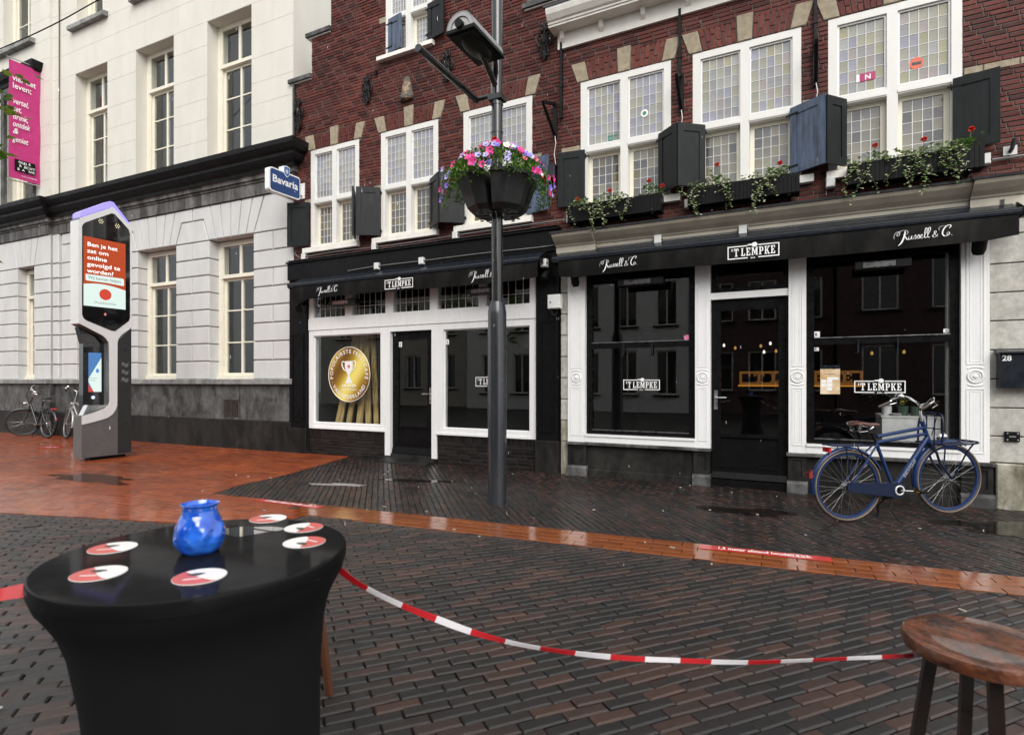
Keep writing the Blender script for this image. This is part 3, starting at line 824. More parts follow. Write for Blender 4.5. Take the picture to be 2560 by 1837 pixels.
for b in pl:
    pb.cbox(b[0], b[1], .0 + RND.uniform(-.003, .003), .05, b[2], b[3], .004, RND.uniform(.02, 1))
o = pb.build('plinth_brickwork', M['brick_black'], CL); o['kind'] = 'stuff'; o.color = (0, 0, 0, 1)
mb = MB()
for za, zb in ((3.75, 7.30), (7.30, 8.08), (8.08, 8.90), (8.90, 9.4)):
    a, b = gable((za + zb) / 2)
    holes(mb, a + .004, b - .004, za, zb, [o for o in opsL[:4]], .011, .4)
mb.build('wall', M['mortar'], CL)
for A, B in ((-5.298, -3.425), (-2.285, -.412)):
    mb = MB(); mb.box(A, B, .012, .3, -.1, .492); mb.build('plinth_wall', M['mortar_dark'], CL)
for a, b, z in ((-5.82, -5.22, 7.305), (-5.34, -4.71, 8.085), (-.64, .04, 7.255), (-1.14, -.56, 8.05), (-4.75, -4.15, 8.905), (-1.7, -1.1, 8.905)):
    mb = MB(); mb.prism([(-.07, z + .01), (.42, z + .01), (.42, z + .10), (.17, z + .125), (-.07, z + .085)], 'x', a, b); mb.build('coping_stone', M['bluestone'], CL)
    mb = MB(); mb.box(a + .02, b - .02, -.03, .4, z - .012, z + .009); mb.build('coping_flashing', M['whitedirt'], CL)
for a, b in WL: flat_arch(CL, a, b, M['brick'])
for o in opsL[4:]:
    stone(CL, 'band_stone', [(o[0] + .004, o[2] + .004), (o[1] - .004, o[2] + .004), (o[1] - .004, o[3] - .004), (o[0] + .004, o[3] - .004)], -.006, .05, M['sandstone'])
for a, b in WL:
    leaded_window(CL, a, b, 4.012, 5.905, (4.845, 4.945), UP_L, LOW)
    sill(CL, a - .14, b + .02, 3.905, 4.01, .085, M['whitedirt'])
leaded_window(CL, GW[0], GW[1], 7.262, 8.75, (7.87, 7.975), UP_L, UP_L)
sill(CL, GW[0] - .14, GW[1] + .06, 7.18, 7.26, .09, M['whitedirt'])
SG, SB = M['shutter'], M['shutter_sky_shine']
shutter(CL, (-5.28, -.02), (-5.70, -.18), 4.05, 4.90, SG)
shutter(CL, (-4.10, -.03), (-3.85, -.37), 4.04, 4.89, SG)
shutter(CL, (-3.51, -.03), (-3.86, -.27), 4.04, 4.91, SG)
shutter(CL, (-2.41, -.03), (-2.075, -.27), 4.03, 4.88, SG)
shutter(CL, (-1.72, -.03), (-2.055, -.27), 4.04, 4.90, SG)
shutter(CL, (-.583, -.02), (-.165, -.11), 4.04, 4.88, SB, label='shutter with blue-grey sky shine put into its colour')
shutter(CL, (-3.31, -.035), (-2.99, -.09), 7.28, 7.88, SB, label='closed shutter with blue-grey sky shine in its colour')
shutter(CL, (-2.46, -.03), (-2.09, -.09), 7.28, 7.90, SG)
for x, z0, z1 in ((-5.555, 6.33, 6.98), (-3.81, 6.48, 7.0), (-2.07, 6.48, 7.0), (-.262, 6.38, 6.95)): scroll_anchor(CL, x, z0, z1, .27)
mb = MB()
prof = [(.14, 6.37), (.145, 6.41), (.12, 6.46), (.105, 6.58), (.07, 6.70), (.045, 6.775), (0, 6.79)]
rings = []
for r, z in prof:
    rings.append([(-2.925 + r * cos(t) * (1 + .12 * RND.uniform(-1, 1)), .02 - .75 * r * sin(t) * (1 + .15 * RND.uniform(-1, 1)) - .02, z) for t in [pi * i / 9 for i in range(10)] + [pi * 1.3, pi * 1.7]])
mb.loft(rings); mb.build('gable_stone', mat('weathered_carved_stone', (.10, .095, .08), .8, var=.2, vs=9, col2=(.36, .25, .15), bmp=.9, bs=40, lo=.45, hi=.62), CL, recalc=True)
mb = MB(); mb.box(-3.62, -3.60, -.05, .02, 6.98, 7.05); mb.tube([(-3.61, -.03, 7.0), (-3.61, -.06, 6.96)], .012, 6); mb.build('wall_hook', M['iron'], CL)
# shopfront, gabled cafe
bp = M['blackpaint']
for a, b in ((-5.785, -5.32), (-.40, -.03)):
    mb = MB(); mb.box(a, b, -.055, .1, .495, 3.40); mb.ring(a + .07, b - .07, .62, 2.35, .03, -.07, -.0551); mb.build('pilaster', bp, CL)
    mb = MB(); mb.cbox(a - .01, b + .01, -.085, .1, -.1, .495, .012); mb.build('pilaster_base', M['bluestone_dark'], CL)
mb = MB(); mb.box(-5.79, -.02, -.10, .1, 3.402, 3.72); mb.prism([(-.14, 3.722), (.1, 3.722), (.1, 3.765), (-.10, 3.765), (-.14, 3.75)], 'x', -5.80, .0); mb.build('fascia', bp, CL)
mb = MB(); mb.prism([(-.16, 3.766), (.0, 3.766), (.0, 3.80), (-.15, 3.775)], 'x', -5.75, -.02); mb.build('flashing', M['roofmetal'], CL)
ww = M['whitewood']; fr = MB()
fr.box(-5.30, -5.18, -.01, .12, .50, 3.40); fr.box(-.53, -.41, -.01, .12, .50, 3.40)
fr.box(-5.18, -3.42, -.012, .12, .50, .61); fr.box(-2.29, -.53, -.012, .12, .50, .61)
fr.box(-5.18, -3.42, -.035, -.012, .50, .535); fr.box(-2.29, -.53, -.035, -.012, .50, .535)
fr.box(-3.52, -3.42, -.01, .12, .61, 2.29); fr.box(-3.42, -3.30, -.012, .14, .08, 2.30)
fr.box(-2.40, -2.29, -.012, .14, .08, 2.30); fr.box(-2.29, -2.155, -.01, .12, .61, 2.29)
fr.box(-5.18, -3.42, -.01, .12, 2.29, 2.38); fr.box(-3.42, -2.29, -.012, .12, 2.30, 2.38); fr.box(-2.29, -.53, -.01, .12, 2.29, 2.38)
fr.box(-5.30, -.41, -.025, -.011, 2.40, 2.62); fr.box(-5.18, -.53, -.01, .12, 2.38, 2.64)
for a, b in ((-4.37, -4.195), (-3.405, -3.238), (-2.437, -2.278), (-1.463, -1.324)): fr.box(a, b, -.01, .12, 2.64, 3.40)
fr.build('shopfront_frame', ww, CL)
bd = MB()
for a, b in ((-5.179, -3.521), (-2.154, -.531)): bd.ring(a, b, .611, 2.289, .018, .02, .06)
bd.build('glazing_bead', ww, CL)
for a, b in ((-5.161, -3.539), (-2.136, -.549)):
    mb = MB(); mb.box(a, b, .035, .043, .63, 2.271); mb.build('shop_pane', M['shopglass'], CL)
for a, b in ((-5.18, -4.37), (-4.195, -3.405), (-3.238, -2.437), (-2.278, -1.463), (-1.324, -.53)):
    mb = MB(); mb.box(a, b, .035, .043, 2.64, 3.40); mb.build('transom_pane', M['shopglass'], CL)
    mb = MB()
    for i in range(1, 6): mb.box(a + (b - a) * i / 6 - .004, a + (b - a) * i / 6 + .004, .028, .034, 2.64, 3.4)
    mb.box(a, b, .029, .033, 2.80, 2.808); mb.build('lead_came', M['lead'], CL)
# door
mb = MB()
mb.box(-3.298, -3.165, .06, .11, .12, 2.295); mb.box(-2.535, -2.402, .06, .11, .12, 2.295); mb.box(-3.165, -2.535, .06, .11, 2.16, 2.295)
mb.box(-3.165, -2.535, .06, .11, .12, .32); mb.box(-3.165, -2.535, .075, .10, .32, .60); mb.box(-3.165, -2.535, .05, .11, .585, .615); mb.box(-3.165, -2.535, .05, .06, .29, .315)
mb.prism([(.02, .13), (.06, .13), (.06, .24), (.05, .24)], 'x', -3.29, -2.41)
d = mb.build('door', bp, CL)
mb = MB(); mb.box(-3.165, -2.535, .08, .086, .615, 2.16); mb.build('door_pane', M['shopglass'], d)
mb = MB(); mb.box(-2.49, -2.445, .052, .06, 1.02, 1.30); mb.tube([(-2.468, .055, 1.19), (-2.468, .0, 1.19), (-2.52, -.005, 1.19), (-2.60, -.003, 1.19)], .011, 8); mb.lathe([(0, -.012), (.012, -.012), (.012, 0), (0, 0)], (-2.468, .052, 1.10), 10, 'y'); mb.build('door_handle', M['steel'], d, smooth=40)
mb = MB(); mb.box(-3.41, -2.30, .0, .2, -.06, .118); mb.prism([(-.30, .012), (.0, .06), (.0, -.02), (-.30, -.02)], 'x', -3.4, -2.32); mb.build('door_step', M['bluestone_dark'], CL)
mb = MB(); mb.box(-5.6, -.1, 3.2, 3.25, 0, 3.6); mb.box(-5.65, -5.6, .13, 3.2, 0, 3.6); mb.box(-.1, -.05, .13, 3.2, 0, 3.6); mb.box(-5.6, -.1, .13, 3.2, 3.55, 3.6); mb.box(-5.6, -.1, .3, 3.2, -.02, .05); mb.build('interior', M['dark'], CL)
mb = MB(); mb.box(-5.78, -.01, .42, 9, 3.7, 7.2); mb.build('building_core', M['dark'], CL)

# ------------------------------------------------------------------ white and black cafe on the right (frame c, s > 0)
CR = fthing('corniced_cafe', 'c', (2.6, 0, 0), 'red brick cafe with cream gutter cornice, window boxes and white pilasters on the right', 'building')
OC = (2.6, 0, 0)
class RB(MB):
    def __init__(self): super().__init__(OC)
WR = [(.314, 1.652), (1.947, 3.279), (3.578, 4.915)]
opsR = [(a, b, 3.905, 5.91) for a, b in WR]
bandR = [(-.0, .30), (1.66, 1.80), (1.80, 1.94), (3.287, 3.43), (3.43, 3.57), (4.925, 5.10), (5.10, 5.42), (5.42, 5.75), (5.75, 6.1), (6.1, 6.6)]
opsR += [(a, b, 4.885, 4.97) for a, b in bandR]
spec = []
brick_rows(spec, lambda a, b: runs(.0, 6.6, a, b, opsR, WR), 3.70, 6.47, .205, .046, .012)
def lay_off(root, spec, m):
    def size(b):
        c = px_of(fw('c', (b[0] + b[1]) / 2, 0, (b[2] + b[3]) / 2))
        if not c or not (-40 < c[0] < 2600 and -40 < c[1] < 1877): return 0
        return c[2] * (b[1] - b[0])
    order = sorted(range(len(spec)), key=lambda i: -size(spec[i])); own = set(order[:290]); rest = RB(); cache = {}
    for i, b in enumerate(spec):
        t = RND.uniform(.02, 1); dy = RND.uniform(-.003, .003)
        if i in own:
            key = (round(b[1] - b[0], 3), round(b[3] - b[2], 3))
            if key not in cache:
                q = MB(); q.cbox(0, key[0], 0, .05, 0, key[1], .005); cache[key] = q.mesh('brick', m)
            o = link('brick', cache[key], root, (b[0] - OC[0], dy, b[2])); o.color = (t, t, t, 1)
        else: rest.cbox(b[0], b[1], dy, .05, b[2], b[3], .005, t)
    o = rest.build('brickwork', m, root); o['kind'] = 'stuff'; o.color = (0, 0, 0, 1)
M['brick_r'] = brick_mat('red_facade_brick_right', (0.055, 0.015, 0.012), (0.125, 0.029, 0.023), (0.17, 0.046, 0.035), 0.62, 0.6)
lay_off(CR, spec, M['brick_r'])
mb = RB(); holes(mb, .0, 6.6, 3.70, 6.47, opsR[:3], .011, .4); mb.build('wall', M['mortar'], CR)
# pieces written in street coordinates, re-based on this building by its own Empty
_link0 = link
def link(name, me, parent=None, loc=(0, 0, 0), rot=None):
    if parent is CR: loc = (loc[0] - OC[0], loc[1] - OC[1], loc[2] - OC[2])
    return _link0(name, me, parent, loc, rot)
for a, b in WR: flat_arch(CR, a, b, M['brick_r'])
for a, b in bandR: stone(CR, 'band_stone', [(a + .004, 4.889), (b - .004, 4.889), (b - .004, 4.966), (a + .004, 4.966)], -.006, .05, M['sandstone'])
for i, (a, b) in enumerate(WR):
    leaded_window(CR, a, b, 4.012, 5.905, (4.82, 4.925), UP_R if i else UP_L + [CREAMG], LOW_R if i else LOW_R + LOW)
    sill(CR, a - .02, b + .14, 3.905, 4.01, .085, M['whitedirt'])
shutter(CR, (.39, -.02), (-.02, -.075), 4.05, 4.875, SG)
shutter(CR, (1.495, -.03), (1.785, -.285), 4.04, 4.885, SG)
shutter(CR, (2.11, -.03), (1.795, -.285), 4.04, 4.885, SG)
shutter(CR, (3.157, -.03), (3.54, -.275), 4.04, 4.88, SB, label='weathered shutter with blue-grey sky shine in its colour')
shutter(CR, (3.766, -.03), (3.55, -.275), 4.04, 4.86, SG)
shutter(CR, (4.82, -.03), (5.223, -.12), 4.03, 4.855, SG)
for x, zt in ((.015, 6.58), (1.78, 6.56), (3.44, 6.55)):
    mb = MB(); mb.box(x - .018, x + .018, -.05, -.01, 5.42, zt); mb.box(x - .026, x + .026, -.058, -.008, 5.88, 5.95); mb.build('wall_anchor', M['iron'], CR)
# gutter cornice
cornice_sweep(CR, 'fascia_board', [(.0, 6.47), (.045, 6.47), (.045, 6.70), (.0, 6.70)], -.04, 6.6, M['whitedirt'], False)
cornice_sweep(CR, 'eaves_gutter', [(-.05, 6.702), (.26, 6.702), (.26, 6.73), (.28, 6.735), (.28, 6.765), (.31, 6.775), (.36, 6.84), (.38, 6.90), (.38, 6.93), (-.05, 6.93)], -.10, 6.6, M['whitedirt'], False)
cornice_sweep(CR, 'gutter_lining', [(.0, 6.931), (.395, 6.931), (.395, 6.96), (.0, 6.96)], -.13, 6.6, M['roofmetal'], False)
for x in (.05, .66, 1.28, 1.90, 2.52, 3.14, 3.76, 4.38, 5.0, 5.62):
    mb = MB(); mb.prism([(-.045, 6.55), (-.10, 6.60), (-.13, 6.70), (-.045, 6.70)], 'x', x - .03, x + .03); mb.build('modillion', M['whitedirt'], CR)
# pantiles above the gutter
tm = mat('wet_grey_pantile', (.035, .036, .04), .2, var=.3, vs=10, coat=.5)
tile = MB(); rg = []
for k in range(2):
    rg.append([(-.12 + .24 * i / 10, k * .36, .05 * sin(2 * pi * i / 10 + .6) + k * .0) for i in range(11)] + [(.12 - .24 * i / 10, k * .36, .05 * sin(2 * pi * (10 - i) / 10 + .6) - .018) for i in range(11)])
tile.loft(rg, True, True); tme = tile.mesh('roof_tile', tm, 50, True)
for j in range(3):
    for i in range(26):
        o = link('roof_tile', tme, CR, (.30 + i * .225, -.12 + j * .22, 6.97 + j * .22), (radians(45) - .06, 0, 0))
mb = MB(); mb.prism([(-.1, 6.93), (.9, 7.9), (.9, 7.8), (.05, 6.93)], 'x', .02, 6.6); mb.build('roof', M['roofmetal'], CR)
spec = []; brick_rows(spec, lambda a, b: [(-.0, .13)], 6.97, 7.5, .205, .046, .012)
mb = MB()
for b in spec: mb.cbox(b[0], b[1], -.02, .3, b[2], b[3], .004, RND.uniform(.02, 1))
o = mb.build('pier_brickwork', M['brick'], CR); o['kind'] = 'stuff'; o.color = (0, 0, 0, 1)
# shop cornice under the window boxes
def sc(x0, x1, dp=0.0):
    P = lambda pr: [(p + dp, z) for p, z in pr]
    cornice_sweep(CR, 'shop_cornice', P([(-.02 - dp, 3.30), (.10, 3.30), (.10, 3.425), (.12, 3.43), (.13, 3.45), (.20, 3.49), (.27, 3.545), (.29, 3.575), (.29, 3.585), (-.02 - dp, 3.585)]), x0, x1, M['gutter'], False)
    cornice_sweep(CR, 'cornice_flashing', P([(.0, 3.587), (.31, 3.587), (.315, 3.615), (-.02 - dp, 3.66), (-.02 - dp, 3.587)]), x0 - .02, x1 + .02, M['roofmetal'], False)
sc(.60, 4.95); sc(-.02, .595, .05); sc(4.955, 5.42, .05)
mb = MB(); mb.box(.0, 6.6, .0, .3, 3.2, 3.70); mb.build('lintel', M['blackmatt'], CR)
# stone strip and right pier
zs = [-.1, .50, .82, 1.14, 1.464, 1.785, 2.11, 2.435, 2.76, 3.08, 3.30]
for a, b in zip(zs, zs[1:]):
    mb = MB(); mb.cbox(-.003, .122, -.01, .2, a + .005, b - .005, .006); mb.build('quoin_stone', M['quoin_mossy'] if b < .9 else M['quoin'], CR)
zs = [.505, .80, 1.115, 1.437, 1.76, 2.082, 2.397, 2.717, 3.04, 3.36, 3.695]
for k, (a, b) in enumerate(zip(zs, zs[1:])):
    cuts = [5.155, 6.6] if k % 2 else [5.155, 5.9, 6.6]
    for p, q in zip(cuts, cuts[1:]):
        mb = MB(); mb.cbox(p + .003, q - .003, .0, .2, a + .006, b - .006, .006); mb.build('pier_stone', M['quoin'], CR)
mb = MB(); mb.box(5.15, 6.6, .012, .25, .4, 3.7); mb.build('pier_core', M['mortar_dark'], CR)
mb = MB(); mb.cbox(5.205, 6.6, -.05, .2, -.1, .50, .012); mb.build('pier_base', M['quoin_mossy'], CR)
# pilasters with medallions
def pilaster(a, b, plinth=True):
    c = (a + b) / 2; w = b - a
    mb = MB(); mb.box(a, b, -.045, .10, .505, 3.30)
    i = min(.045, w * .2)
    mb.ring(a + i, b - i, .60, 1.33, .012, -.051, -.0451); mb.ring(a + i, b - i, 1.60, 3.28, .012, -.051, -.0451)
    mb.ring(a + i + .03, b - i - .03, .63, 1.30, .008, -.048, -.0451); mb.ring(a + i + .03, b - i - .03, 1.63, 3.25, .008, -.048, -.0451)
    o = mb.build('pilaster', ww, CR)
    r = min(.068, w * .33)
    mb = MB()
    for rr, t in ((r, .012), (r * .62, .009)):
        mb.tube([(c + rr * cos(2 * pi * k / 28), -.047, 1.465 + rr * sin(2 * pi * k / 28)) for k in range(28)], t, 8, True)
    mb.lathe([(0, -.016), (r * .35, -.014), (r * .5, 0), (0, 0)], (c, -.045, 1.465), 20, 'y')
    for s in (1, -1):
        mb.tube([(c + 1.25 * r * sin(t), -.047, 1.465 + s * 1.55 * r * (0.62 + .38 * cos(t))) for t in [radians(-55 + 110 * k / 10) for k in range(11)]], .008, 6)
    mb.build('medallion', ww, o, smooth=50)
    return o
for a, b in ((.125, .40), (1.985, 2.185), (3.135, 3.335), (4.895, 5.15)): pilaster(a, b)
# stone plinths
for a, b in ((.40, 1.985), (3.335, 4.895)):
    mb = MB(); mb.box(a, b, -.0, .15, .10, .465); mb.build('plinth_slab', M['bluestone_dark'], CR)
    mb = MB(); mb.cbox(a, b, -.03, .15, -.1, .10, .008); mb.build('plinth_skirt', M['bluestone_dark'], CR)
    mb = MB(); mb.prism([(-.075, .467), (.15, .467), (.15, .507), (-.06, .507), (-.075, .50)], 'x', a, b); mb.build('plinth_cap', M['bluestone'], CR)
    mb = MB(); mb.box(a, b, -.05, .1, .509, .625); mb.box(a, b, -.065, -.05, .595, .628); mb.build('white_sill', ww, CR)
for a, b in ((.118, .43), (1.955, 2.19), (3.117, 3.351), (4.884, 5.19)):
    mb = MB(); mb.prism([(-.10, -.1), (.1, -.1), (.1, .15), (-.06, .15), (-.10, .115)], 'x', a, b); mb.build('pilaster_base', M['bluestone'], CR)
    q = .012
    mb = MB(); mb.ring(a + q, b - q, .151, .465, .05, -.06, .1); mb.box(a + q + .05, b - q - .05, -.045, .1, .201, .415); mb.build('pilaster_pedestal', M['bluestone_dark'], CR)
    mb = MB(); mb.prism([(-.10, .467), (.1, .467), (.1, .504), (-.085, .504), (-.10, .495)], 'x', a - .005, b + .005); mb.build('plinth_cap', M['bluestone'], CR)
# shop windows: black sashes
def shop_window(a, b, z0, z1, zr):
    mb = MB(); mb.box(a, a + .085, .02, .10, z0, z1); mb.box(b - .085, b, .02, .10, z0, z1); mb.box(a + .085, b - .085, .02, .10, z0, z0 + .065); mb.box(a + .085, b - .085, .02, .10, z1 - .3, z1)
    mb.box(a + .085, b - .085, .01, .10, zr - .085, zr)
    mb.box(a + .085, b - .085, .005, .012, zr - .008, zr)
    w = mb.build('shop_window', bp, CR)
    e = MB(); e.box(a + .085, b - .085, .008, .02, z0 + .055, z0 + .066); e.box(a + .085, b - .085, -.002, .005, zr - .006, zr + .003); e.build('drip_bar', M['steel'], w)
    for p, q in ((z0 + .065, zr - .085), (zr, z1 - .3)):
        e = MB(); e.box(a + .085, b - .085, .05, .058, p, q); e.build('shop_pane', M['shopglass'], w)
    for x in (a + (b - a) * .36, a + (b - a) * .62):
        e = MB(); e.box(x - .01, x + .01, -.01, .0, zr - .20, zr - .03); e.box(x - .035, x + .01, -.03, -.012, zr - .20, zr - .19); e.build('window_stay', M['awnmetal'], w)
shop_window(.405, 1.98, .63, 3.2, 1.98); shop_window(3.34, 4.89, .63, 3.2, 1.955)
mb = MB(); mb.box(2.186, 3.134, -.02, .10, 2.512, 2.600); mb.build('door_lintel', ww, CR)
mb = MB(); mb.ring(2.19, 3.13, 2.602, 3.25, .06, .03, .10); w = mb.build('transom_light', bp, CR); mb = MB(); mb.box(2.25, 3.07, .06, .067, 2.662, 3.19); mb.build('transom_pane', M['shopglass'], w)
mb = MB(); x0, x1 = 2.19, 3.13
mb.box(x0, x0 + .115, .04, .095, .10, 2.508); mb.box(x1 - .115, x1, .04, .095, .10, 2.508); mb.box(x0 + .115, x1 - .115, .04, .095, 2.36, 2.508); mb.box(x0 + .115, x1 - .115, .04, .095, .10, .28)
mb.box(x0 + .115, x1 - .115, .06, .09, .28, .67); mb.box(x0 + .115, x1 - .115, .03, .095, .66, .70); mb.box(x0 + .115, x1 - .115, .03, .04, .25, .275)
mb.prism([(.0, .11), (.04, .11), (.04, .19), (.03, .19)], 'x', x0 + .01, x1 - .01)
d = mb.build('door', bp, CR)
mb = MB(); mb.box(x0 + .115, x1 - .115, .065, .071, .70, 2.36); mb.build('door_pane', M['shopglass'], d)
mb = MB(); mb.box(2.222, 2.268, .030, .039, 1.03, 1.29); mb.tube([(2.245, .035, 1.19), (2.245, -.02, 1.19), (2.30, -.025, 1.19), (2.385, -.022, 1.19)], .011, 8); mb.build('door_handle', M['steel'], d, smooth=40)
mb = MB(); mb.box(x0 - .003, x1 + .003, -.03, .3, -.1, .095); mb.build('door_step', bp, CR)
mb = MB(); mb.box(.1, 5.1, 4.0, 4.05, 0, 3.6); mb.box(.08, .12, .12, 4.0, 0, 3.6); mb.box(5.08, 5.12, .12, 4.0, 0, 3.6); mb.box(.1, 5.1, .12, 4.0, 3.5, 3.6); mb.box(.1, 5.1, .3, 4, -.02, .05); mb.build('interior', M['dark'], CR)
mb = MB(); mb.box(4.79, 4.90, .105, .2, .7, 3.0); mb.build('window_reveal', M['whitedirt'], CR)
mb = MB(); mb.box(.01, 6.6, .42, 9, 3.72, 6.9); mb.build('building_core', M['dark'], CR)
link = _link0
# ------------------------------------------------------------------ ground
M['bed'] = mat('wet_joint_sand', (0.018, 0.016, 0.014), 0.45, var=0.3, vs=20)
M['street_brick'] = brick_mat('wet_street_brick', (0.010, 0.0098, 0.0098), (0.018, 0.0140, 0.0125), (0.066, 0.031, 0.0215), 0.5, 1.0, 210, wet=0.8, crough=.12, film=1.0, cior=1.5)
M['walk_brick'] = brick_mat('wet_pavement_brick', (0.013, 0.0125, 0.0125), (0.021, 0.016, 0.0145), (0.055, 0.027, 0.020), 0.5, 0.8, 210, wet=0.6, crough=.13, film=.6, cior=1.5)
M['red_brick'] = brick_mat('wet_red_paver', (0.21, 0.042, 0.010), (0.28, 0.057, 0.014), (0.34, 0.075, 0.019), 0.5, 0.25, 120, wet=0.6, crough=.07, film=.12)
M['band_brick'] = brick_mat('wet_orange_paver', (0.19, 0.050, 0.012), (0.24, 0.066, 0.016), (0.28, 0.080, 0.020), 0.5, 0.15, 120, wet=1.0, crough=.03, film=.05)
mb = MB(); mb.add([(-70, -45, -.03), (70, -45, -.03), (70, 60, -.03), (-70, 60, -.03)], [(0, 1, 2, 3)])
ground = mb.build('ground', M['bed']); tag(ground, 'dark wet joint sand under the street bricks', None, None, 'structure')

SD = Vector((0.9256, -0.3785)); SN = Vector((0.3785, 0.9256))       # along the red band, and across it towards the cafes
S0 = Vector((-1.82, 5.87))                                           # a point on the near edge of the band
BW = 0.445
def band_uv(p):
    d = Vector((p[0], p[1])) - S0
    return d.dot(SD), d.dot(SN)
RED = [(-24, 9.75), (-5.49, 6.10), (-3.44, 5.70), (-2.35, 5.52), (-2.20, 6.02), (-2.60, 6.64), (-3.74, 7.13), (-3.71, 7.77), (-3.42, 8.54), (-3.13, 10.22), (-3.02, 10.9), (-4.35, 11.6), (-24, 21.2)]
def inside(p, poly):
    r = False; n = len(poly)
    for i in range(n):
        a, b = poly[i], poly[(i + 1) % n]
        if (a[1] > p[1]) != (b[1] > p[1]) and p[0] < (b[0] - a[0]) * (p[1] - a[1]) / (b[1] - a[1]) + a[0]: r = not r
    return r
def reg_red(p): return inside(p, RED)
def reg_band(p):
    u, v = band_uv(p); return -1.15 < u < 14 and 0 < v < BW and not reg_red(p)
def reg_street(p):
    u, v = band_uv(p)
    return (v < 0.03 if p[0] > -2.3 else True) and not reg_red(p) and not (p[0] <= -2.3 and v > 0.4 and p[0] > -3.8)
def reg_walk(p):
    u, v = band_uv(p); return v > BW - .03 and not reg_red(p) and p[0] > -4.2

RED_E = [(RED[i], RED[(i + 1) % len(RED)]) for i in range(len(RED))]
_b0, _b1 = S0 + SD * -1.6, S0 + SD * 14
def clip_edges(poly, c, edges, keep):
    """cut a brick that crosses a border: edges (a, b), keep +1 = left of a->b"""
    for (a, b) in edges:
        ax, ay, bx, by = *a, *b; dx, dy = bx - ax, by - ay; L2 = dx * dx + dy * dy
        t = ((c.x - ax) * dx + (c.y - ay) * dy) / L2; L = sqrt(L2)
        if t < -.05 / L or t > 1 + .05 / L or abs((c.x - ax) * dy - (c.y - ay) * dx) / L > .16: continue
        out = []; n = len(poly)
        sd = [keep * (dx * (p[1] - ay) - dy * (p[0] - ax)) for p in poly]
        for i in range(n):
            p, q, u, w = poly[i], poly[(i + 1) % n], sd[i], sd[(i + 1) % n]
            if u >= 0: out.append(p)
            if (u >= 0) != (w >= 0): k = u / (u - w); out.append((p[0] + (q[0] - p[0]) * k, p[1] + (q[1] - p[1]) * k))
        poly = out
        if len(poly) < 3: return []
    return poly
def paving(name, label, region, ang, L, Wd, gap, m, bond, z0, ch, tilt, lift, limit, box, cuts=()):
    root = empty(name, (0, 0, 0)); tag(root, label, None, None, 'structure')
    ca, sa = cos(ang), sin(ang); u_, v_ = Vector((ca, sa)), Vector((-sa, ca))
    cs = [Vector((x, y)) for x in box[:2] for y in box[2:]]
    u0, u1 = min(c.dot(u_) for c in cs), max(c.dot(u_) for c in cs); v0, v1 = min(c.dot(v_) for c in cs), max(c.dot(v_) for c in cs)
    items = []
    for j in range(int((v1 - v0) / (Wd + gap)) + 1):
        off = (j % 2) * bond * (L + gap) + RND.uniform(-.012, .012)
        vv = v0 + j * (Wd + gap) + RND.uniform(-.0015, .0015)
        for i in range(int((u1 - u0) / (L + gap)) + 2):
            c = u_ * (u0 + off + i * (L + gap)) + v_ * vv
            if c.y < 1.2 or not (box[0] < c.x < box[1] and box[2] < c.y < box[3]) or not near_view((c.x, c.y, 0)): continue
            P0 = [tuple(c + u_ * (sx * L / 2) + v_ * (sy * Wd / 2)) for sx, sy in ((-1, -1), (1, -1), (1, 1), (-1, 1))]; P = P0
            for ed, kp in cuts: P = clip_edges(P, c, ed, kp) if P else P
            if P == P0:
                if region(c): items.append((c, None))
            elif P:
                m_ = (sum(p[0] for p in P) / len(P), sum(p[1] for p in P) / len(P))
                ar = abs(sum(P[k][0] * P[(k + 1) % len(P)][1] - P[(k + 1) % len(P)][0] * P[k][1] for k in range(len(P)))) / 2
                if region(m_) and ar > .0012: items.append((c, P))
    items.sort(key=lambda c: c[0].y)
    def shape(mb, fn, t):
        a, b = L / 2, Wd / 2; q = ch
        R0 = [(-a, -b), (a, -b), (a, b), (-a, b)]
        vs = [fn(x, y, -.032) for x, y in R0] + [fn(x, y, -q * .95) for x, y in R0] + [fn(x - math.copysign(q, x), y - math.copysign(q, y), 0) for x, y in R0]
        fs = [(8, 9, 10, 11)]
        for k in (0, 4):
            for i in range(4): fs.append((k + i, k + (i + 1) % 4, k + 4 + (i + 1) % 4, k + 4 + i))
        mb.add(vs, fs, t)
    one = MB(); shape(one, lambda x, y, z: (x, y, z), 0); me = one.mesh('paving_brick', m)
    rest = MB()
    for k, (c, P) in enumerate(items):
        t = RND.random() ** .9 * .97 + .02
        tx, ty, dz = RND.gauss(0, tilt), RND.gauss(0, tilt), RND.gauss(0, lift); aj = ang + RND.gauss(0, .008)
        ct = px_of((c.x, c.y, 0))
        if P:
            n = len(P); gx, gy = sum(p[0] for p in P) / n, sum(p[1] for p in P) / n
            ins = [(p[0] + (gx - p[0]) * min(.3, ch / max(.01, hypot(gx - p[0], gy - p[1]))), p[1] + (gy - p[1]) * min(.3, ch / max(.01, hypot(gx - p[0], gy - p[1])))) for p in P]
            rest.add([(x, y, z0 - .032) for x, y in P] + [(x, y, z0 + dz - ch * .8) for x, y in P] + [(x, y, z0 + dz) for x, y in ins],
                     [tuple(range(2 * n, 3 * n))] + [(q + i, q + (i + 1) % n, q + n + (i + 1) % n, q + n + i) for q in (0, n) for i in range(n)], t)
        elif limit > 0 and -60 < ct[0] < 2620 and ct[1] < 1930:
            limit -= 1
            o = link('paving_brick', me, root, (c.x, c.y, z0 + dz), (tx, ty, aj)); o.color = (t, t, t, 1)
        else:
            cj, sj = cos(aj), sin(aj)
            shape(rest, lambda x, y, z: (c.x + cj * x - sj * y, c.y + sj * x + cj * y, z0 + dz + z + x * -ty + y * tx), t)
